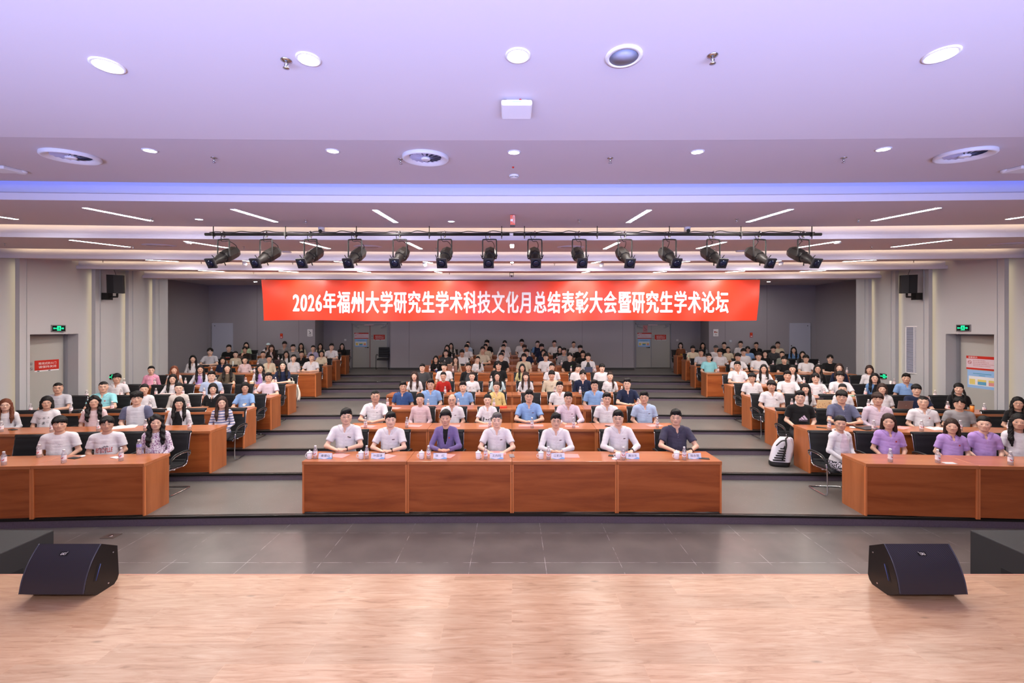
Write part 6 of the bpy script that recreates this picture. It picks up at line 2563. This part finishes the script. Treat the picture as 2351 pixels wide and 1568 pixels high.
def prints(kind, sh, me, root):
    """drawings on the chest, laid onto the cloth"""
    def put(name, mb, m, off=.004):
        drape(mb, me, off).build(name, m, sh)
    if kind == 'badge':
        put('lapel_badge', subdiv_quad(MB(), .055, .095, .935, .947, 2, 1), mat('badge_dark', (72, 26, 30), .4), .006)
    elif kind == 'redbadge':
        t = MB()
        disc(t, .065, .95, .013, 0, 12)
        put('lapel_badge', t, M_INKR, .006)
    elif kind == 'pen':
        mb = MB()
        mb.tube([(.055, 0, .955), (.10, 0, .935)], .006, 5)
        put('pocket_pen', mb, M_INK, .006)
    elif kind == 'three_bars':
        t = MB()
        for (x0, x1, z0, z1, h0, h1) in ((-.055, .0, .80, .80, .825, .84), (-.018, .055, .80, .80, .862, .885), (.03, .12, .80, .80, .905, .925)):
            pass
        t.add([(-.06, 0, .842), (-.005, 0, .827), (-.038, 0, .860)], [(0, 1, 2)])
        t.add([(-.06, 0, .835), (-.012, 0, .835), (-.030, 0, .862), (-.058, 0, .845)], [(0, 1, 2, 3)])
        t.add([(.0, 0, .835), (.042, 0, .835), (-.005, 0, .893), (-.028, 0, .873)], [(0, 1, 2, 3)])
        t.add([(.052, 0, .835), (.10, 0, .838), (.033, 0, .925), (.006, 0, .902)], [(0, 1, 2, 3)])
        put('three_bar_logo', t, mat('logo_lilac', (208, 190, 216), .6), .006)
        t = MB()
        text_into(t, 'BASKETBALL', -.06, .10, .812, .822, 0, bold=.01)
        put('lettering', t, mat('logo_lilac', (0, 0, 0)), .006)
    elif kind == 'palms':
        t = MB()
        text_into(t, 'RETROVILLE', -.11, .11, .80, .875, 0, bold=.02)
        put('lettering', t, M_INKR, .006)
        t = MB()
        for cx_, cz_ in ((-.03, .875), (.03, .895)):
            for q in range(7):
                a = -.4 + q * .66
                t.add([(cx_, 0, cz_), (cx_ + .03 * math.cos(a) - .004, 0, cz_ + .022 * math.sin(a)), (cx_ + .04 * math.cos(a), 0, cz_ + .022 * math.sin(a) - .012)], [(0, 1, 2)])
            t.add([(cx_ - .003, 0, cz_), (cx_ + .003, 0, cz_), (cx_ + .006, 0, .79), (cx_ - .006, 0, .79)], [(0, 1, 2, 3)])
        put('palm_tree_print', t, M_INKG, .008)
    elif kind == 'kana':
        t = MB()
        for ch, x, z, w_ in (('い', -.09, .93, .035), ('の', -.02, .935, .035), ('え', .05, .945, .03), ('い', -.09, .84, .03), ('ま', -.03, .83, .055), ('こ', .04, .86, .035)):
            text_into(t, ch, x, x + w_, z, z + w_, 0, bold=.01)
        put('lettering', t, M_INK, .006)
    elif kind == 'script':
        t = MB().tube(smooth_path([(.02, 0, .925), (.035, 0, .94), (.04, 0, .925), (.055, 0, .938), (.06, 0, .928), (.08, 0, .932)], 3), .0016, 4)
        put('small_script_print', t, M_INKG, .005)
    elif kind == 'letters':
        t = MB()
        for k, ch in enumerate('RU'):
            text_into(t, ch, -.05, .0, .89 - .07 * k, .945 - .07 * k, 0, bold=.02)
            text_into(t, 'H' if k else 'A', .02, .06, .89 - .07 * k, .945 - .07 * k, 0, bold=.02)
        put('lettering', t, M_INK, .006)
    elif kind == 'colour':
        t = subdiv_quad(MB(), -.07, -.02, .86, .885, 3, 2)
        put('pink_letter_print', t, mat('print_pink', (226, 90, 120), .6), .006)
        put('blue_letter_print', subdiv_quad(MB(), .02, .07, .86, .885, 3, 2), mat('print_blue', (70, 120, 210), .6), .006)
        put('yellow_letter_print', subdiv_quad(MB(), -.02, .02, .865, .89, 3, 2), M_YEL, .006)
    elif kind == 'redprint':
        t = MB()
        text_into(t, 'SPORTS', -.08, .07, .86, .90, 0, bold=.02)
        put('red_letter_print', t, mat('print_red', (206, 60, 50), .6), .006)
        put('white_line_print', subdiv_quad(MB(), -.08, .07, .90, .908, 4, 1), M_WINK, .006)
    elif kind == 'smile':
        t = MB()
        ring(t, .055, .95, .02, .005, 0, 16)
        t.tube(smooth_path([(.045, 0, .948), (.055, 0, .940), (.065, 0, .948)], 3), .002, 4)
        put('green_round_print', t, mat('print_green', (110, 200, 70), .6), .006)
    elif kind == 'outline':
        t = MB()
        ring(t, -.045, .86, .03, .006, 0, 18)
        ring(t, .045, .86, .03, .006, 0, 18)
        disc(t, -.045, .86, .010, 0, 10)
        disc(t, .045, .86, .010, 0, 10)
        t.tube(smooth_path([(-.09, 0, .90), (0, 0, .925), (.09, 0, .90)], 4), .003, 4)
        put('black_outline_print', t, M_INK, .006)
    elif kind == 'blob':
        t = MB()
        disc(t, .02, .86, .035, 0, 18, .028)
        put('white_shape_print', t, M_WINK, .006)
        t = MB()
        disc(t, .05, .885, .024, 0, 16, .018)
        put('beige_shape_print', t, M_YEL if False else mat('print_sand', (196, 176, 158), .6), .008)
    elif kind == 'square':
        put('dark_square_print', subdiv_quad(MB(), .05, .085, .91, .935, 2, 2), M_INKG, .006)
    elif kind == 'floral_v':
        put('white_lace_panel', subdiv_quad(MB(), -.02, .02, .93, 1.0, 2, 4), M_WINK, .003)
    elif kind == 'blackbib':
        t = MB()
        t.add([(-.10, 0, .80), (-.09, 0, .90), (0, 0, .845), (.09, 0, .90), (.10, 0, .80)], [(0, 1, 2), (0, 2, 4), (2, 3, 4)])
        put('black_fold_panel', t, M_INK, .010)
    elif kind == 'blue':
        put('small_blue_print', subdiv_quad(MB(), .03, .07, .92, .93, 3, 1), mat('print_blue', (0, 0, 0)), .005)
    elif kind == 'digits':
        t = MB()
        text_into(t, '180', -.05, .05, .83, .87, 0, bold=.02)
        put('yellow_digits', t, mat('print_gold', (226, 184, 60), .6), .006)
    elif kind == 'tiny':
        put('small_chest_print', subdiv_quad(MB(), .05, .08, .945, .953, 2, 1), M_INKG, .005)
    elif kind == 'fig':
        put('small_figure_print', subdiv_quad(MB(), -.06, .06, .83, .855, 4, 2), M_INKG, .005)
    elif kind == 'pendant':
        t = MB().tube(smooth_path([(-.05, 0, 1.04), (-.02, 0, .97), (0, 0, .935), (.02, 0, .97), (.05, 0, 1.04)], 4), .0018, 4)
        disc(t, 0, .93, .008, 0, 8)
        put('pendant', t, M_INKG, .006)


GARM = {'T': 'T-shirt', 'P': 'polo shirt', 'S': 'short-sleeved shirt', 'L': 'long-sleeved shirt', 'K': 'sweater', 'J': 'open jacket', 'H': 'hoodie', 'R': 'raglan T-shirt', 'B': 'blazer', 'X': 'sleeveless top', 'W': 'wrap top', 'M': 'blouse'}
SLV = {'T': ('s', 't'), 'P': ('s', 'v'), 'S': ('s', 'v'), 'L': ('l', 'v'), 'K': ('l', 't'), 'J': ('l', 't'), 'H': ('l', 't'), 'R': ('s', 't'), 'B': ('l', 'w'), 'X': ('n', 'u'), 'W': ('l', 'w'), 'M': ('l', 'h')}
WATCH = {}


def watch_mesh():
    if not WATCH:
        b = MB().tube([(.030 * math.cos(a), 0, .027 * math.sin(a)) for a in np.linspace(0, 2 * PI, 17)[:-1]], .006, 6, closed=True)
        b.mi = [0] * len(b.f)
        d = MB().lathe([(.019, .026), (.019, .036), (.016, .038)], seg=16)
        WATCH['b'], WATCH['d'] = b.mesh('watch_strap', [None]), d.mesh('watch_face', [None])
    return WATCH


NP = 0


def person(s, i, x, top, hair, garment, color, flags, label, chairlabel):
    """s block, i row, x/top pixel of the head; flags: g glasses, pose letter c f l w h, then print words"""
    global NP
    NP += 1
    fem = 1 if hair[0] == 'f' else 0
    pose = 'l'
    for c in flags[0]:
        if c in 'cflwh':
            pose = c
    gl = 'g' in flags[0]
    back = .765 if pose != 'l' else .80
    if i == 0:
        back -= .02
    P = seat_at(s, i, x, back)
    zt_ = CAM_H - (top - HOR) / F * (P.y - .03)
    h = zt_ - TZ[i]
    k = h / 1.387
    if s == 0 and i <= 2 and pose != 'l':
        dz = .5 * (1 - k) * .79
        k = (h - dz) / 1.387
    else:
        dz = 0
    k = min(max(k, .90), 1.10)
    ang = math.atan2(P.x, P.y)
    yaw = -ang * (.32 if pose != 'l' else .42) - (s * ROT) * .5
    if 'patterned' in flags:
        yaw = .12
    rest = -ang - yaw
    turn = 0 if abs(rest) < .13 else (-1 if rest < 0 else 1)
    if 'patterned' in flags:
        turn = -2
    if turn:
        yaw += (rest - turn * .30) * (.6 if 'patterned' not in flags else 0)
    root = empty('person', (P.x, P.y, P.z + dz), yaw, label, 'person', 'seated audience')
    root.scale = (k * (.97 if fem else 1), k, k)
    link('body', body_mesh(fem, pose, turn), root, m=M_SKIN)
    sl, nk = SLV[garment]
    if 'longsleeve' in flags[1:]:
        sl = 'l'
    if fem and garment == 'M' and 'short' in flags[1:]:
        sl = 's'
    me = shirt_mesh(fem, pose, sl, nk)
    cs = color.split('/')
    base = cloth(cs[0]) if cs[0] in CLO else cs[0]
    if 'striped' in flags:
        base = stripes_mat()
    if 'purplefloral' in flags:
        base = pattern_mat('purple_floral', (224, 216, 226), (150, 110, 150), 55.0, .52)
    two = cloth(cs[1]) if len(cs) > 1 else base
    if garment == 'J':
        ms = [base, base, two]
    elif garment == 'R':
        ms = [base, two, base]
    elif 'whitesleeves' in flags:
        ms = [base, cloth('white'), base]
    else:
        ms = [base, base, base]
    nm = {'T': 't_shirt', 'P': 'polo_shirt', 'S': 'shirt', 'L': 'shirt', 'K': 'sweater', 'J': 'jacket', 'H': 'hoodie', 'R': 'raglan_shirt', 'B': 'blazer', 'X': 'sleeveless_top', 'W': 'wrap_top', 'M': 'blouse'}[garment]
    sh = link(nm, me, root, m=ms)
    if garment in 'PSL' or 'collar' in flags:
        link('collar', collar_mesh(fem, me), sh, m=two if len(cs) > 1 else base)
        if i < 4:
            pk = subdiv_quad(MB(), -.013, .013, .70 if garment != 'P' else .93, 1.005, 2, 8)
            drape(pk, me, .0035).build('placket', base, sh)
            bt = MB()
            for q in range(2 if garment == 'P' else 4):
                disc(bt, 0, .99 - q * (.03 if garment == 'P' else .075), .0042, 0, 8)
            drape(bt, me, .006).build('buttons', mat('button_pearl', (196, 190, 204), .3), sh)
    if garment == 'B':
        for q in (-1, 1):
            lp = MB().add([(q * .030, 0, 1.075), (q * .075, 0, 1.085), (q * .085, 0, 1.01), (q * .062, 0, 1.0), (q * .022, 0, .82), (q * .012, 0, .86)], [(0, 1, 2, 3), (0, 3, 4, 5)])
            drape(lp, me, .010).build('lapel', base, sh)
        link('inner_top', shirt_mesh(fem, pose, 'n', 't'), root, m=[two] * 3).scale = (.985, .97, .995)
    if garment == 'H' or garment == 'J':
        hd = MB().tube(smooth_path([(-.085, -.05, 1.06), (-.095, .03, 1.10), (-.05, .095, 1.12), (.05, .095, 1.12), (.095, .03, 1.10), (.085, -.05, 1.06)], 4), .022, 8)
        hd.build('hood' if garment == 'H' else 'jacket_collar', base, sh)
        if garment == 'H':
            zp = MB().tube([(-.03, 0, 1.04), (-.035, 0, .95)], .003, 4).tube([(.03, 0, 1.04), (.035, 0, .95)], .003, 4)
            drape(zp, me, .006).build('drawstring', M_TRIMW, sh)
    for fl in flags[1:]:
        if fl not in ('striped', 'purplefloral', 'longsleeve', 'short', 'watch', 'cap', 'darkcap', 'phone', 'collar', 'whitesleeves', 'scarf', 'patterned'):
            prints(fl, sh, me, root)
    link('trousers', lower_mesh('trousers'), root, m=pattern_mat('patterned_trousers', (30, 30, 40), (190, 186, 200), 42.0, .5) if 'patterned' in flags else M_TROU)
    link('shoes', lower_mesh('shoes'), root, m=M_SHOE)
    HM = head_matrix(turn * .30)
    HM = HM @ Matrix.Rotation(random.uniform(-.03, .03), 4, 'Y')
    hk = hair[:2]
    if 'cap' in flags or 'darkcap' in flags:
        o = link('hair', hair_mesh('m3' if hk[0] == 'm' else hk), root, m=mat('hair_k', HAIRC['k'], .6, spec=.3, bump=(160, .5, .003)))
        o.matrix_local = HM
        o = link('baseball_cap', cap_mesh(), root, m=cloth('palecyan' if 'cap' in flags else 'darkgrey'))
        o.matrix_local = HM
    else:
        hc = hair[2] if len(hair) > 2 else 'k'
        o = link('hair', hair_mesh(hk), root, m=mat('hair_' + hc, HAIRC[hc], .6, spec=.3, bump=(160, .5, .003)))
        o.matrix_local = HM
    if gl:
        gf, gg = glasses_meshes()
        o = link('glasses', gf, root, m=M_GLF)
        o.matrix_local = HM
        link('lens', gg, o, m=M_GLL)
    if 'watch' in flags:
        A = arm_pts(fem, pose)[1]
        E_, W_ = Vector(A[1]), Vector(A[2])
        q = (W_ - E_).normalized()
        wt = link('watch', watch_mesh()['b'], root, m=M_INK)
        wt.matrix_local = Matrix.Translation(W_ - q * .02) @ q.to_track_quat('Y', 'Z').to_matrix().to_4x4()
        link('watch_face', watch_mesh()['d'], wt, m=M_BLACKM)
    if 'scarf' in flags:
        sc = MB().tube(smooth_path([(.0, -.06, 1.10), (-.07, -.02, 1.12), (-.06, .07, 1.13), (.06, .07, 1.13), (.07, -.02, 1.12), (.02, -.07, 1.10)], 4), .026, 8)
        sc.build('neck_scarf', cloth('palepink'), root)
        sc = subdiv_quad(MB(), -.05, -.01, .86, 1.06, 2, 6)
        drape(sc, me, .014).build('scarf_end', cloth('lavender'), root)
    if 'phone' in flags:
        ph = MB().bbox(-.035, .035, -.005, .005, -.07, .07, .004)
        ph.move(Matrix.Translation((-.03, -.19, 1.13)))
        tag(ph.build('held_phone', M_INK, root), None)
    chair((P.x + .01 * math.sin(NP * 2.1), P.y + .15, TZ[i]), -s * ROT + .06 * math.sin(NP * 1.7), chairlabel)
    return root

# ------------------------------------------------------------------ the audience, row by row from the stage
# pixel column, pixel row of the crown, hair, garment, colour(s), pose and glasses, extras, words for the label
PEOPLE = {
(0, 0): """794 938.5 m1 S white gc watch pen | white shirt with a pen in its pocket and glasses
896 947 m1 S white c watch badge | white shirt with badge and black watch
1023.7 942 f6 B purple/black c redbadge | purple blazer over a black top
1140.8 948 m7g S white w badge | white shirt, grey-haired, hands apart on pink paper
1276 949.6 m1 L white gc badge | white long-sleeved shirt right of the grey-haired one
1420 943 m1 L white gw watch badge | white long-sleeved shirt with watch, second from right
1552.7 941 m1 P dark|slate gw watch | dark grey polo shirt""",
(0, 1): """861 896 m3 P white gc tiny | white polo and glasses with hands clasped
965 903 f3 M palepink l | pale pink blouse with gathered neck
1038 905 m5 S white gl badge | white shirt with badge, balding
1119.5 905 f3 S white c short blackbib | white puff-sleeved blouse with black fold
1214.6 896 m1 P light|blue gc badge | light blue polo with badge, hands on pink paper
1304.4 901 m1 L pinkwhite gw watch badge | pinkish white long-sleeved shirt
1393 902 m1 S white gl | plain white shirt, second from right
1479.6 899 m1 S pale|blue gl badge | pale blue shirt at the right end""",
(0, 2): """924.6 877 m1 P royal|blue gl | royal blue polo
989 871 m1 P light|blue gl | light blue polo and blue-tinted glasses
1063 877 m1 P light|blue l | light blue polo without glasses
1140 879 f3b L yellow gl badge | yellow cardigan
1285 881 m1 P white gl | white polo behind the long-sleeved one
1364.5 873 m1 S light|blue gl | light blue buttoned shirt
1440.5 869 m1 P navy gc watch | navy polo with clasped hands""",
(0, 3): """952 853 f1b T white l blue | white T-shirt with blue print, leftmost
1018 856.5 f3 T red gl | red T-shirt
1083.7 857 f3b T white gl blue | white T-shirt between red and pale cyan tops
1141.5 856 f1 T palecyan gl short | pale cyan puff-sleeved top
1207 855 f4b S white l | white collared blouse with long dark hair
1266.5 851 m2 K beige l pendant | beige sweater with a pendant
1338 850.5 m4 L navy gl | dark navy jacket
1400.5 856 f5b T white l outline | white T-shirt with black outline drawing""",
(0, 4): """969.7 836 m1 T darkgrey gl | dark grey T-shirt
1020 832 m2 T white l blue | white T-shirt with small blue print
1075.6 834 m1 J black/darkgrey gl | black open jacket
1144.7 830 m4 T black gl | black T-shirt, fourth from left
1199 836 f1 S yellowgreen gl | yellow-green shirt
1267 834 m1 T white gl | white T-shirt, round face with glasses
1327.5 837 m2 T white gl fig | white T-shirt with grey print
1382 838 m2 T white l | plain white T-shirt at the right end""",
(0, 5): """1001 817 f1 K black gl colour | black sweater with colourful letters
1046.4 819 f1b X beige l | beige sleeveless top behind a laptop
1097 818 f5 T white l | plain white T-shirt, third from left
1150.5 810 m1 T black gl | black T-shirt, fourth from left
1203 812 m2 T beige gl | beige T-shirt
1253 811 m2 T white gl | white T-shirt, sixth from left
1308 810.5 m4 T black gl smile | black T-shirt with green round print
1350 811 m2 J white/darkgrey l | white jacket over grey T-shirt""",
(0, 6): """1023.8 803 m1 T darkgrey gf | dark grey T-shirt
1061 803 m2 T white f fig | white T-shirt with small figures
1108.6 796 m1 T beige f | khaki beige T-shirt
1154 804 m1 T white gl | white T-shirt, half hidden
1209 801.5 m2 T navy gl | navy T-shirt
1247.5 802 f2 T navy gl | navy top with side-parted hair
1294.7 799 m1 H grey/lilac gl | grey hoodie
1338 805 m2 T black f | black T-shirt with folded arms""",
(0, 7): """1026.7 792 f1 K black l | black sweater, leftmost
1071.4 791 m2 T white f | white T-shirt with folded arms
1114.5 790 m1 T cream gl | cream T-shirt
1156 791 m1 T white l | white T-shirt with short cropped hair
1204 792 m6b T white l | white T-shirt, curly brown hair
1243.5 790 m6 S navy gl | navy shirt, bushy hair
1285 795 f2 T black l | black top, chin-length hair
1332 793 m6 T black gl | black T-shirt at the right end""",
(0, 8): """1036 789 f1 M offwhite l | off-white blouse, leftmost
1074.3 784 f3 S pale|blue gl | pale blue shirt
1118 781 m6 T black l | black T-shirt
1159 782 m4 T white gl | white T-shirt, fourth from left
1198 779 m2 T white gl redbadge | white T-shirt below the bar of spotlights
1234 783 m1 R navy/denim gl | navy and blue raglan T-shirt
1272.6 782 m1 T white gl redbadge | white T-shirt with red emblem and glasses
1317 784 f3 T white l redbadge | white T-shirt at the right end""",
(-1, 0): """136 956.5 m2 T white l script | white T-shirt with small script mark
244.6 957 m4 T white gl palms | white T-shirt with palm tree print
357.5 953 f7 K white l purplefloral floral_v | white blouse with purple pattern""",
(-1, 1): """12 918 f1a K white gl | white blouse at the left picture edge
107 910.6 f2 T white gl kana | white T-shirt with Japanese lettering
215.5 909 f7 T palepink gl | pale pink top, long wavy hair
313 900 m6 R lightgrey/slate gl | grey and slate raglan shirt
410.5 915 f4 J white/black gl | white jacket over a black top
509 911 f1b K lightgrey gl striped | blue and white striped sweater""",
(-1, 2): """132.7 879 m3 T lightgrey gf | light grey T-shirt, arms on the desk
237 876 m3 P cyan gf redbadge | cyan polo with red emblem
330.7 887 f3 K white l | white blouse behind the raglan shirt
410 879 f3 K offwhite gl letters | white sweater with black letters
488.4 881 f2 P black/white gl | black top with wide white collar
562.4 878 f2 T light|blue gf blob | light blue T-shirt with white print""",
(-1, 3): """267.6 858 m2 P white l | white polo, leftmost
396 863 f1 M white gc | loose white blouse, hands clasped
485 852.5 m1 T pale|blue gl | pale blue T-shirt
616 856 m1 T pinkwhite gc watch | pinkish white T-shirt, clasped hands and watch""",
(-1, 4): """346.7 842.6 f3 H pink/grey gl | pink hooded jacket
399.6 841.6 f1a X white l | white sleeveless top, auburn hair
459.7 838.6 f1 J lightgrey/lavender gf scarf | grey jacket with lilac scarf
521.6 835.5 f1 T olive f watch | olive T-shirt with watch
597 836 f7 J white/lavender gl | white jacket, long wavy hair
648.7 829 f1 T navy gf | navy T-shirt, folded arms""",
(-1, 5): """442.5 816 f1 L white l | sheer white shirt, leftmost
511 820.6 f2 S navy gl | navy shirt, short hair
562 819 f3 S palepink l | pale pink striped shirt
617.6 816 f3 W cream l | cream wrap top
673.7 814 f3 P white l tiny | white polo, tied-back hair
715 812.6 m3 P white f tiny | white polo, holding a pen""",
(-1, 6): """482 799.5 m4 T lightgrey gc | light grey T-shirt, hands clasped
540.5 807 f3 K beige gl | beige sweater
603.8 810 f3 T grey l | grey T-shirt
656.7 808 f1 L white gl | white shirt behind a dark laptop lid
692 807 f3 L black gl | black shirt
738 804 f2 S cream f | cream shirt, chin-length hair""",
(-1, 7): """525 792 m1 T black gl redprint | black T-shirt with red letters
562 796 m4 K darkbrown h | dark sweater, hand on chin
623 792 f4b J darkbrown/palepink l | dark brown jacket
672.5 791 m1 H grey/grey gl | grey hoodie
718.6 793 f3 S lilac l | lilac striped shirt
760.8 789 m1 P white f watch tiny | white polo with watch""",
(-1, 8): """565 786 f9 K palegreen l | pale green sweater
615.5 788 m3 T white h cap phone | white top and pale cap, holding up a phone
653 784 m2 P grey gl | grey polo shirt
691 788 f1 T cream l | cream top, looking down
735 789 f1 K cream l | cream sweater, long black hair
785 790 f1 J black/black gl | black jacket behind a rose laptop""",
(1, 0): """1930 955 f3 J white/pinkwhite l patterned | white zip jacket and patterned trousers
2041 950.6 f9b P lavender l redbadge | lavender polo, first of three
2186 962 f9b P lavender l redbadge | lavender polo, middle one of three
2260 956 f3 P lavender l | lavender polo, last of three
2340 951 f1 T white l | white top at the right picture edge""",
(1, 1): """1837.6 898 m1 T black gl three_bars | black T-shirt with three-bar logo
1933 896.5 m2 S slate gf | grey-blue shirt
2015.7 902 m2b L pinkwhite gl | pinkish white long-sleeved shirt
2120 909.6 m3 S white gl redbadge | white shirt with small badge
2203 913 m4 T grey gl | grey T-shirt
2338 912 f1 T black gl | black T-shirt, long hair, near the right edge""",
(1, 2): """1772 873.6 m2 S white l pen | white shirt with a pen clip
1849.8 880.5 f4 T white l | white top with dark collar trim
1935 882 f3 T white l | white top, face half hidden
2026 881 f2b S white gl | white shirt, brown chin-length hair
2104.5 883 m2 T navy gf | navy T-shirt
2201.6 880 f8 T black l | black T-shirt, two braids""",
(1, 3): """1727 856.5 m2 P white gl tiny | white polo with small mark
1808.6 852 m1 T white f tiny | white T-shirt without glasses
1873 857.6 m4 T white gf square | white T-shirt with dark square print
1929 853 m2 T white gf | plain white T-shirt with glasses
2008.7 857 f1 J denim/black gl | denim jacket over a black top
2081 858 m1 P light|blue l | light blue polo""",
(1, 4): """1693.5 830 m1 P white gf | white polo, arms crossed on the desk
1754 836.7 f1 T white gf | white T-shirt, long straight hair
1820 838 f5 T white f fig | white T-shirt with print, ponytail
1878 837 f1 J black/white gl | black cardigan over white
1927.4 834.6 f1b K navy gl | navy top, brown hair
1996.5 839 f2b H white/white l | white hoodie""",
(1, 5): """1628 812 m1 T cyan gl | cyan T-shirt
1694.4 811 m2 T white gf | white T-shirt, second in from the aisle
1742 808.5 m6 T white gf fig | white T-shirt with print, bushy hair
1801 818 m2 T black f blue | black T-shirt with blue mark
1850.7 815 m2 T white gf | white T-shirt, folded arms
1906 815 m4 T black gf | black T-shirt near the right wall""",
(1, 6): """1610 802 m1 T lightgrey f | light grey T-shirt
1653 802 m2 T white l tiny | white T-shirt with tiny mark
1707.5 800 m2 T white gl fig | white T-shirt with printed line
1757 804.5 f2 T black gl | black T-shirt, chin-length hair
1796 807 f3 T greygreen l | grey-green top
1843 807 f1 T darkgrey l | dark grey top, long hair""",
(1, 7): """1591 794 m2 T cream f fig | cream T-shirt
1644 793 m3 T white l darkcap | white top and dark cap, head lowered
1672 796.5 f3 T cream l | cream top behind the dark cap
1717 795.5 m4 T light|blue gl | light blue T-shirt
1776 794.6 m2 T darkgrey gf | dark grey T-shirt, folded arms
1822.6 797.7 f1 S denim gf | denim shirt""",
(1, 8): """1563 786.6 f2 K brown gl digits | brown sweater with yellow digits
1614 787 f7 J grey/darkgrey l | grey jacket, long curly hair
1663 786 m1 T black l | black T-shirt left of a white one
1700.6 783.5 m1 T white l | white T-shirt
1736.5 786 m1 P black l | black polo
1786 785 m1 T cream gl | cream T-shirt and glasses""",
}
for (s, i), txt in PEOPLE.items():
    L = txt.strip().split('\n')
    n = len(L)
    for k, ln_ in enumerate(L):
        a, words_ = ln_.split('| ', 1) if '| ' in ln_ else (ln_, '')
        t = a.replace('|', ' | ').split() if False else a.split()
        x, top, hair, gar, color, fl = float(t[0]), float(t[1]), t[2], t[3], t[4].replace('|', ' '), t[5:]
        wds = words_.split()
        place = '%s, %s' % (ROWN[i], BLK[s])
        lab = 'person in ' + words_ + ', ' + place
        if len(lab.split()) > 16:
            lab = 'person in ' + words_ + ', ' + {-1: 'left', 0: 'centre', 1: 'right'}[s] + ' ' + ROWN[i]
        cl = 'occupied black leather chair, %s in the %s of the %s' % (from_left(k, n), ROWN[i], BLK[s])
        person(s, i, x, top, hair, gar, color, fl, lab, cl)
